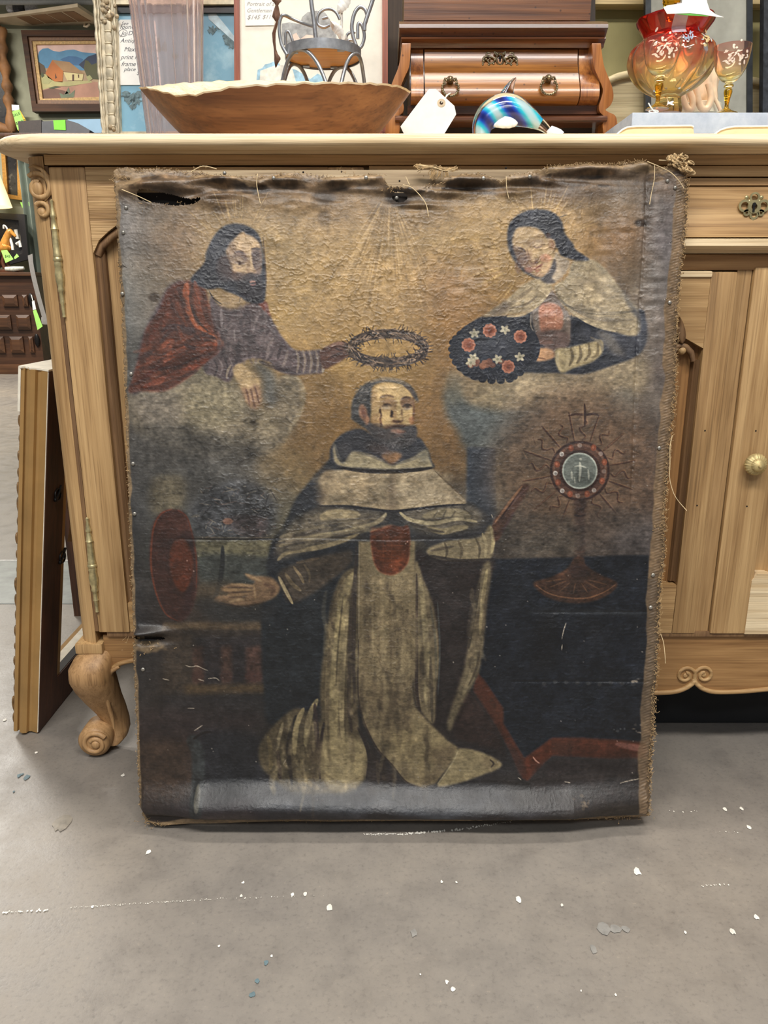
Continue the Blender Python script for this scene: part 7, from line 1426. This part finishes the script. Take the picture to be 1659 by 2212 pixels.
# ---- far side of the shop
Yw = 8.97
WALN = wood('chest_wood', (66, 42, 26), (102, 68, 42), 'x', .45, .3, bump=.2); WALND = wood('chest_panel', (54, 34, 22), (84, 54, 34), 'x', .45, .3, bump=.2)
Yq = 8.1; zc_ = zat(588, Yq); xr_ = xat(71, Yq, zc_)
ch = thing('carved_chest', 'dark wooden chest with rows of raised panels against the far wall', 'chest', (xr_-.6, Yq+.25, 0))
M().box(xr_-1.3, xr_, Yq+.012, Yq+.5, .10, zc_-.03).build('body', WALND, ch, 0)
M().box(xr_-1.34, xr_+.03, Yq-.03, Yq+.52, zc_-.035, zc_, .01).build('top', WALN, ch)
M().box(xr_-1.32, xr_+.015, Yq-.015, Yq+.51, .0, .10, .01).build('plinth', WALN, ch)
for y0, y1, cols in ((637, 662, ((6, 38), (49, 60), (-40, -4))), (680, 712, ((-8, 24), (36, 66), (-52, -18))), (727, 762, ((-20, 10), (22, 51), (63, 73), (-60, -30)))):
    for x0, x1 in cols:
        zm2 = zat((y0+y1)/2, Yq); xa2, xb2 = xat(x0, Yq, zm2), xat(x1, Yq, zm2); za2, zb2 = zat(y1, Yq), zat(y0, Yq)
        M().loft([[(xa2, Yq+.012, za2), (xb2, Yq+.012, za2), (xb2, Yq+.012, zb2), (xa2, Yq+.012, zb2)], [(xa2, Yq-.006, za2), (xb2, Yq-.006, za2), (xb2, Yq-.006, zb2), (xa2, Yq-.006, zb2)], [(xa2+.03, Yq-.022, za2+.03), (xb2-.03, Yq-.022, za2+.03), (xb2-.03, Yq-.022, zb2-.03), (xa2+.03, Yq-.022, zb2-.03)]]).build('raised_panel', WALN, ch, 0)
for y_ in (648, 735): p = at(67 if y_ < 700 else 80, y_, Yq); M().ball((p.x, Yq-.0, p.z), .045, 8, (.6, .4, 1.5)).build('hinge', BLKM, ch, 60)
GRN = plain('tag_green', (166, 226, 110), .7, vary=.03); GRNS = plain('note_green', (120, 214, 60), .7, vary=.03); LBL = plain('tag_print', (60, 70, 50), .8)
def facing(out, Y, th, name, mat, parent=None):
    a = [at(x, y, Y) for x, y in out]; b = [Vector((p.x, p.y+th, p.z)) for p in a]; n = len(out)
    return M().add(a+b, [tuple(range(n)), tuple(range(n, 2*n))[::-1]]+[(i, (i+1) % n, n+(i+1) % n, n+i) for i in range(n)]).build(name, mat, parent, 0)
class Flat:
    def __init__(s, Y): s.Y = Y
    def __call__(s, px, py, d=0.): p = at(px, py, s.Y); p.y -= d; return p
ct_ = thing('sale_tag', 'white and green tag hanging from the dark carved chest', 'tag', tuple(at(78, 650, Yq-.05)))
facing([(69, 651), (74, 649), (78, 668), (71, 670)], Yq-.05, .004, 'card', CARD, ct_); facing([(71, 671), (78, 669), (92, 705), (81, 713)], Yq-.052, .004, 'green_part', GRN, ct_)
M().tube([at(71, 650, Yq-.05), at(69, 642, Yq-.03), at(68, 637, Yq-.02)], .004, 6).build('string', MATS['string_white'], ct_, 60)
# lamp, horse and pictures on the chest
lp = thing('table_lamp', 'lit table lamp with a cream cone shade at the left edge', 'lamp', tuple(at(-28, 588, Yq+.22)))
zl0, zl1 = zat(446, Yq+.41), zat(345, Yq+.41); xl_ = xat(-28, Yq+.41, zl0); kl = mpp(Yq+.41, zl0)
shm = NT('lamp_shade'); shm.b.inputs['Base Color'].default_value = L4((250, 236, 196)); shm.b.inputs['Emission Color'].default_value = L4((255, 236, 186)); shm.b.inputs['Emission Strength'].default_value = .62
M().lathe([(50*kl, zl0), (26*kl, zl1), (25*kl, zl1), (49*kl, zl0)], (xl_, Yq+.41, 0), 32, caps=False).build('shade', shm.m, lp, 40, label='glowing cream shade')
M().lathe([(.06, zc_), (.07, zc_+.02), (.03, zc_+.05), (.05, zc_+.14), (.09, zc_+.22), (.06, zc_+.32), (.02, zc_+.38), (.012, zl0+.05)], (xl_, Yq+.41, 0), 20).build('base', BRASS, lp, 50)
bl = M().ball((xl_, Yq+.41, zl0+.08), .05, 8).build('bulb', emit('bulb_glow', (255, 240, 210), 6), lp, 60)
Yh_ = Yq+.10; kh_ = mpp(Yh_, zc_)
hs = thing('horse_figurine', 'golden brown horse figurine with a white mane and green tags on the far chest', 'figurine', tuple(at(12, 588, Yh_)))
HB = plain('horse_gold', (196, 136, 62), .3, .25, nscale=10, vary=.3); HD = plain('horse_dark', (84, 48, 28), .45)
hp = lambda s_, dy=0: [at(x, y, Yh_+dy) for x, y in spline(pts(s_), 5)]
q_ = hp('-24,538 -14,532 -2,534 8,534 14,532 17,528'); rr2 = np.interp(np.linspace(0, 1, len(q_)), [0, .2, .5, .75, .92, 1], [5, 11, 10, 11.5, 9, 4])*kh_
M().tube(hp('9,532 13,520 17,508 20,500 22,497'), list(np.interp(np.linspace(0, 1, 21), [0, .4, .8, 1], [10.5, 8, 5.5, 3.5])*kh_), 12).build('neck', HB, hs, 60)
M().tube(hp('17,500 21,499 26,503 30,507 34,511'), list(np.interp(np.linspace(0, 1, 21), [0, .3, .7, 1], [3.5, 5, 3.6, 2.6])*kh_), 12).build('head', HB, hs, 60)
M().tube(q_, list(rr2), 12).build('body', HB, hs, 60)
for s_ in ('14,532 18,548 16,562 20,576', '4,538 8,552 6,566 10,580', '-14,540 -16,556 -12,570 -14,582', '-6,540 -6,556 -2,568 -4,582'): M().tube(hp(s_), [4*kh_, 3.6*kh_, 3.2*kh_, 2.6*kh_][:1]*len(hp(s_)), 8).build('leg', HD, hs, 60)
M().tube(hp('10,492 15,496 18,506 22,516 26,528 28,540'), [1.5*kh_]+[3.4*kh_]*24+[2*kh_], 8, True, .5).build('mane', plain('mane_white', (236, 230, 222), .6), hs, 60) if False else M().tube(hp('18,508 22,516 26,528 28,540'), 3*kh_, 8).build('mane', plain('mane_white', (236, 230, 222), .6), hs, 60)
M().tube(hp('8,494 8,487 13,490 17,498'), 1.8*kh_, 6).build('ear', MATS['mane_white'], hs, 60)
M().box(at(-26, 588, Yh_).x, at(47, 588, Yh_).x, Yh_-.06, Yh_+.05, zc_+.001, zc_+.03, .008).build('stand', HD, hs)
facing([(2, 541), (15, 540), (29, 560), (12, 568)], Yh_-.05, .004, 'green_tag', GRN, hs); facing([(30, 556), (36, 548), (41, 554), (32, 560)], Yh_-.05, .004, 'green_tag', GRN, hs)
written(Flat(Yh_-.052), [('$45', 10, 556, 6)], LBL, hs, .001, 0, 'printed_price')
gb = M().tube([at(12, 581, Yq-.0), at(30, 581, Yq-.0), at(52, 579, Yq)], [.02, .026, .015], 10).build('glass_bottle', plain('glassy_grey', (196, 196, 184), .15), None, 60); tag(gb, 'small clear bottle lying on the front of the far chest', 'bottle')
def picture(name, lab, out, bw_, Y, fmat, imat, tilt=0, cat='picture'):
    c_ = at(sum(q[0] for q in out)/4, sum(q[1] for q in out)/4, Y); t_ = thing(name, lab, cat, tuple(c_)); n = 4
    cx, cy = sum(q[0] for q in out)/4, sum(q[1] for q in out)/4
    inn = []
    for i in range(4):
        x, y = out[i]; x2 = x+bw_*(1 if x < cx else -1); y2 = y+bw_*(1 if y < cy else -1); inn.append((x2, y2))
    for i in range(4): facing([out[i], out[(i+1) % 4], inn[(i+1) % 4], inn[i]], Y-.05, .05, ('frame_top', 'frame_side', 'frame_bottom', 'frame_side')[i], fmat, t_)
    facing(inn, Y-.012, .01, 'picture', imat, t_); return t_, inn
DKP = print_mat('dark_picture', (26, 26, 28), (48, 46, 46), (110, 104, 92)); GLD = plain('gold_plain', (176, 128, 60), .4, .3)
picture('picture_frame', 'small dark picture in a gold frame above the lamp on the far wall', [(2, 322), (45, 326), (47, 432), (8, 428)], 9, Yw, GLD, DKP)
bkp, _ = picture('picture_frame', 'black framed dark picture standing behind the horse figurine', [(-30, 458), (53, 463), (62, 560), (-26, 584)], 13, Yw-.3, plain('frame_black', (26, 24, 26), .4), DKP)
for s_ in ('34,496 36,506 38,516', '36,528 42,522 45,534'): M().tube([at(x, y, Yw-.32) for x, y in pts(s_)], .02, 8).build('painted_flower', MATS['mane_white'], bkp, 60)
tt_ = thing('sale_tag', 'white and pale green tag on the far wall right of the gold frame', 'tag', tuple(at(54, 438, Yw-.08)))
facing([(48, 425), (61, 425), (63, 437), (48, 437)], Yw-.08, .004, 'card', CARD, tt_); facing([(43, 437), (64, 436), (64, 445), (48, 449)], Yw-.085, .004, 'green_part', GRN, tt_)
cu = M(); zc0, zc1 = .02, zat(330, Yw-.15); xc0, xc1 = xat(46, Yw-.15, zat(440, Yw)), xat(84, Yw-.15, zat(440, Yw))
cu.grid(lambda u, v: (xc0+(xc1+.2-xc0)*u, Yw-.12-.04*math.sin(u*34), zc0+(zc1-zc0)*v), 60, 3); tag(cu.build('curtain', plain('curtain_green', (128, 138, 128), .8, nscale=4), None, 60), 'grey green curtain hanging beside the black framed picture', 'curtain')
# pale grey shell chair further along
gc = thing('chair', 'pale grey shell chair whose curved back shows past the sideboard', 'chair', tuple(floor_at(130, 846)))
Ych = 6.2; GRS = plain('grey_shell', (176, 172, 168), .45, vary=.03); bs_ = spline(pts('60,552 63,575 68,600 74,625 82,655 92,690'), 5); v = []
for x, y in bs_:
    for s_, o_ in ((0, 0), (1, .0), (1, .42), (0, .42)):
        p = at(x+(0 if s_ == 0 else 10), y-(0 if y > 560 else 4*s_), Ych+o_); v.append(p)
n = len(bs_); M().add(v, [(i*4+k_, i*4+(k_+1) % 4, i*4+4+(k_+1) % 4, i*4+4+k_) for i in range(n-1) for k_ in range(4)]+[(0, 1, 2, 3), (n*4-4, n*4-3, n*4-2, n*4-1)]).build('back', GRS, gc, 40)
pb = at(96, 690, Ych); M().box(pb.x-.03, pb.x+.42, Ych, Ych+.42, pb.z-.04, pb.z+.02, .02).build('seat', GRS, gc)
for dx in (.06, .36):
    for dy in (.04, .38): M().tube([(pb.x+dx, Ych+dy, pb.z-.03), (pb.x+dx, Ych+dy, 0.0)], .014, 8).build('leg', BLKM, gc, 60)
# wall picture of a thatched hut
Yh2 = Yw; BRF = wood('brown_frame', (58, 34, 18), (96, 60, 32), 'x', .7, .3)
def band(o_, i_, Ya_, Yb2, name, mat, par):
    for k_ in range(4): facing([o_[k_], o_[(k_+1) % 4], i_[(k_+1) % 4], i_[k_]], Ya_, Yb2-Ya_, name, mat, par)
hp0 = thing('picture_frame', 'brown framed landscape of a thatched hut under blue mountains on the far wall', 'picture', tuple(at(140, 150, Yw)))
O = [(45, 65), (262, 65), (262, 240), (70, 241)]; I1 = [(58, 78), (250, 78), (250, 224), (78, 224)]; I2 = [(68, 88), (240, 87), (240, 217), (84, 216)]; I3 = [(77, 96), (232, 94), (232, 209), (92, 213)]
band(O, I1, Yw-.10, Yw, 'frame', BRF, hp0); band(I1, I2, Yw-.07, Yw, 'inner_frame', plain('bronze_strip', (116, 78, 44), .5), hp0); band(I2, I3, Yw-.055, Yw, 'liner', plain('linen', (206, 172, 120), .8), hp0)
facing(I3, Yw-.03, .02, 'picture', plain('paint_ground', (176, 150, 118), .6, nscale=3, vary=.15), hp0)
def pt_(s_, c_, d_, nm='painted_shape'): facing(pts(s_), Yw-.031-d_*.0006, .0005, nm, plain('pt%d_%d_%d' % c_, c_, .6, nscale=5, vary=.10), hp0)
pt_('78,96 215,94 217,122 200,116 160,112 120,114 82,128', (226, 192, 182), 1)
pt_('80,130 84,112 92,105 104,104 115,110 128,112 145,108 160,107 178,113 205,115 218,118 219,150 180,152 130,150 90,146 82,140', (92, 146, 184), 2); pt_('130,128 148,121 165,122 180,128 172,142 150,140', (66, 112, 158), 3); pt_('170,140 190,122 219,113 220,160 182,150', (48, 58, 84), 4)
pt_('84,134 96,142 100,160 92,172 88,166', (92, 74, 52), 4); pt_('181,148 184,130 190,131 198,140 214,134 222,150 222,172 190,170', (84, 84, 52), 5)
pt_('98,158 113,129 137,152 135,178 118,176 104,168', (192, 112, 48), 6); pt_('112,129 118,130 150,134 183,160 165,158 137,154', (168, 132, 92), 7); pt_('137,156 180,160 178,174 145,174', (222, 206, 150), 8)
for s_ in ('119,158 123,168 119,170', '156,161 160,161 160,174 156,174', '168,161 171,161 171,168 169,168'): pt_(s_, (86, 52, 34), 9)
pt_('86,162 98,160 118,176 140,176 195,174 200,178 150,186 118,186 92,194 88,176', (186, 178, 122), 6); pt_('90,194 118,186 150,188 200,176 224,180 226,212 92,213', (182, 134, 112), 5); pt_('90,196 112,190 140,196 160,212 93,213', (116, 82, 66), 6)
for s_ in ('92,170 100,166 112,174 104,182 92,180', '186,166 194,162 200,170 192,176'): pt_(s_, (172, 170, 118), 9)
for s_ in ('132,212 128,200 138,205 144,196 150,204 162,194 160,210', '140,204 148,188 152,200'): pt_(s_, (110, 122, 96), 9)
for s_ in ('88,160 92,156 96,164 90,168', '104,190 120,186 132,188 112,192'): pt_(s_, (74, 82, 52), 10)
# driftwood frame with a sale tag
df = thing('driftwood_frame', 'gnarled driftwood frame with a dark picture at the upper left edge', 'frame', tuple(at(10, 180, Yw)))
DRW = plain('driftwood', (136, 96, 60), .7, nscale=6, vary=.25)
P_ = [at(x, y, Yw-.1) for x, y in spline(pts('2,60 5,85 5,110 10,140 13,170 17,195 18,215 22,245 26,285'), 4)]; M().tube(P_, [.045*(1+.3*math.sin(i*1.1)) for i in range(len(P_))], 10).build('frame_side', DRW, df, 60)
M().tube([at(x, y, Yw-.1) for x, y in pts('-60,272 0,274 30,283')], [.05, .05, .035], 10).build('frame_bottom', DRW, df, 60); M().tube([at(x, y, Yw-.1) for x, y in pts('-70,62 2,66')], .05, 10).build('frame_top', DRW, df, 60)
facing([(-70, 66), (4, 70), (22, 276), (-60, 274)], Yw-.06, .02, 'picture', DKP, df)
sg = thing('sale_tag', 'green and orange sale tag hanging from the driftwood frame', 'tag', tuple(at(42, 258, Yw-.16)))
facing([(25, 226), (41, 227), (42, 238), (26, 239)], Yw-.158, .004, 'card', CARD, sg); facing([(26, 241), (42, 236), (54, 270), (38, 281)], Yw-.165, .004, 'green_part', GRN, sg); facing([(42, 236), (61, 268), (40, 282), (38, 281), (54, 268)], Yw-.161, .003, 'orange_part', plain('tag_orange', (236, 186, 66), .7), sg)
class Skew:
    def __call__(s, px, py, d=0.): a = math.radians(-22); x, y = px-40, py-258; return at(40+x*math.cos(a)-y*math.sin(a), 258+x*math.sin(a)+y*math.cos(a), Yw-.166-d)
written(Skew(), [('SALE', 31, 249, 6), ('$119.00', 31, 267, 6), ('80', 37, 275, 5)], LBL, sg, .001, 0, 'printed_words', .02)
# dark shelf with a flat black case and a blue panel
zs_ = zat(292, Yw-.3); wsf = M().box(at(-10, 290, Yw-.3).x, at(300, 290, Yw-.3).x, Yw-.42, Yw+.02, zs_-.03, zs_, .004).build('wall_shelf', DKW, None, 30); tag(wsf, 'dark shelf along the far wall under the hut painting', 'shelf')
bkb = thing('flat_case', 'black flat case with a bright green note on the far shelf', 'case', tuple(at(140, 290, Yw-.36)))
facing([(90, 262), (148, 260), (168, 266), (194, 281), (192, 291), (90, 291)], Yw-.40, .22, 'body', plain('case_black', (58, 60, 66), .5, nscale=6, vary=.2), bkb); facing([(115, 260), (141, 259), (142, 281), (117, 280)], Yw-.406, .004, 'green_note', GRNS, bkb)
tag(facing([(38, 262), (89, 259), (89, 291), (42, 291)], Yw-.38, .2, 'dark_box', plain('box_brown', (48, 38, 34), .6), None), 'dark brown box on the far shelf beside the black case', 'box')
tag(facing([(146, 258), (262, 256), (262, 291), (150, 291)], Yw-.12, .04, 'blue_panel', plain('blue_board', (150, 186, 214), .6, nscale=3, vary=.06), None), 'pale blue board standing behind the black case on the far shelf', 'board')
# cream panelled shelf near the ceiling and a grey pipe
zk = zat(40, 8.75); CREAM = plain('cream_paint', (214, 196, 168), .7, nscale=4, vary=.08); BRP = plain('panel_brown', (150, 118, 88), .7, nscale=4, vary=.1)
ps = thing('panel_shelf', 'cream shelf with four brown panels underneath, high on the far wall', 'shelf', tuple(at(110, 40, 8.8)))
def quad_at(o_, dz, th, name, mat): 
    v = []
    for x, y in o_:
        d_ = ray(x, y); t_ = (zk+dz-H)/d_.z; v.append(Vector((d_.x*t_, d_.y*t_, zk+dz)))
    b_ = [Vector((p.x, p.y, p.z+th)) for p in v]; n = len(v); return M().add(v+b_, [tuple(range(n)), tuple(range(n, 2*n))[::-1]]+[(i, (i+1) % n, n+(i+1) % n, n+i) for i in range(n)]).build(name, mat, ps, 0)
quad_at([(-40, 40), (10, 37), (168, 15), (206, 40), (204, 54), (70, 57), (-30, 50)], 0, .03, 'board', CREAM)
for o_ in ([(36, 37), (62, 35), (96, 51), (70, 54)], [(66, 34), (98, 31), (132, 49), (100, 51)], [(102, 31), (132, 27), (166, 47), (136, 49)], [(136, 26), (160, 25), (196, 46), (170, 47)]): quad_at(o_, -.004, .003, 'panel', BRP)
M().tube([at(184, 50, 8.9), at(182, 57, 8.88), at(187, 58, 8.88), at(194, 52, 8.88)], .012, 6).build('hook', CREAM, ps, 60)
for x0, x1, c_, lb in ((16, 30, (206, 204, 206), 'white bundle lying on the cream shelf'), (30, 52, (70, 70, 74), 'dark grey roll lying on the cream shelf'), (56, 80, (190, 190, 196), 'pale grey bundle on the cream shelf right of the dark roll')):
    p0, p1 = at(x0, 20, 8.75), at(x1, 17, 8.75); tag(M().tube([p0, (p0+p1)*.5, p1], [.03, .05, .03], 10).build('roll', plain('roll%d' % x0, c_, .6), None, 60), lb, 'roll')
tag(M().tube([at(-60, 4, 8.6), at(230, 4, 8.6)], .028, 12).build('pipe', plain('pipe_grey', (150, 152, 152), .5, vary=.04), None, 60), 'grey pipe running across the top left corner', 'pipe')
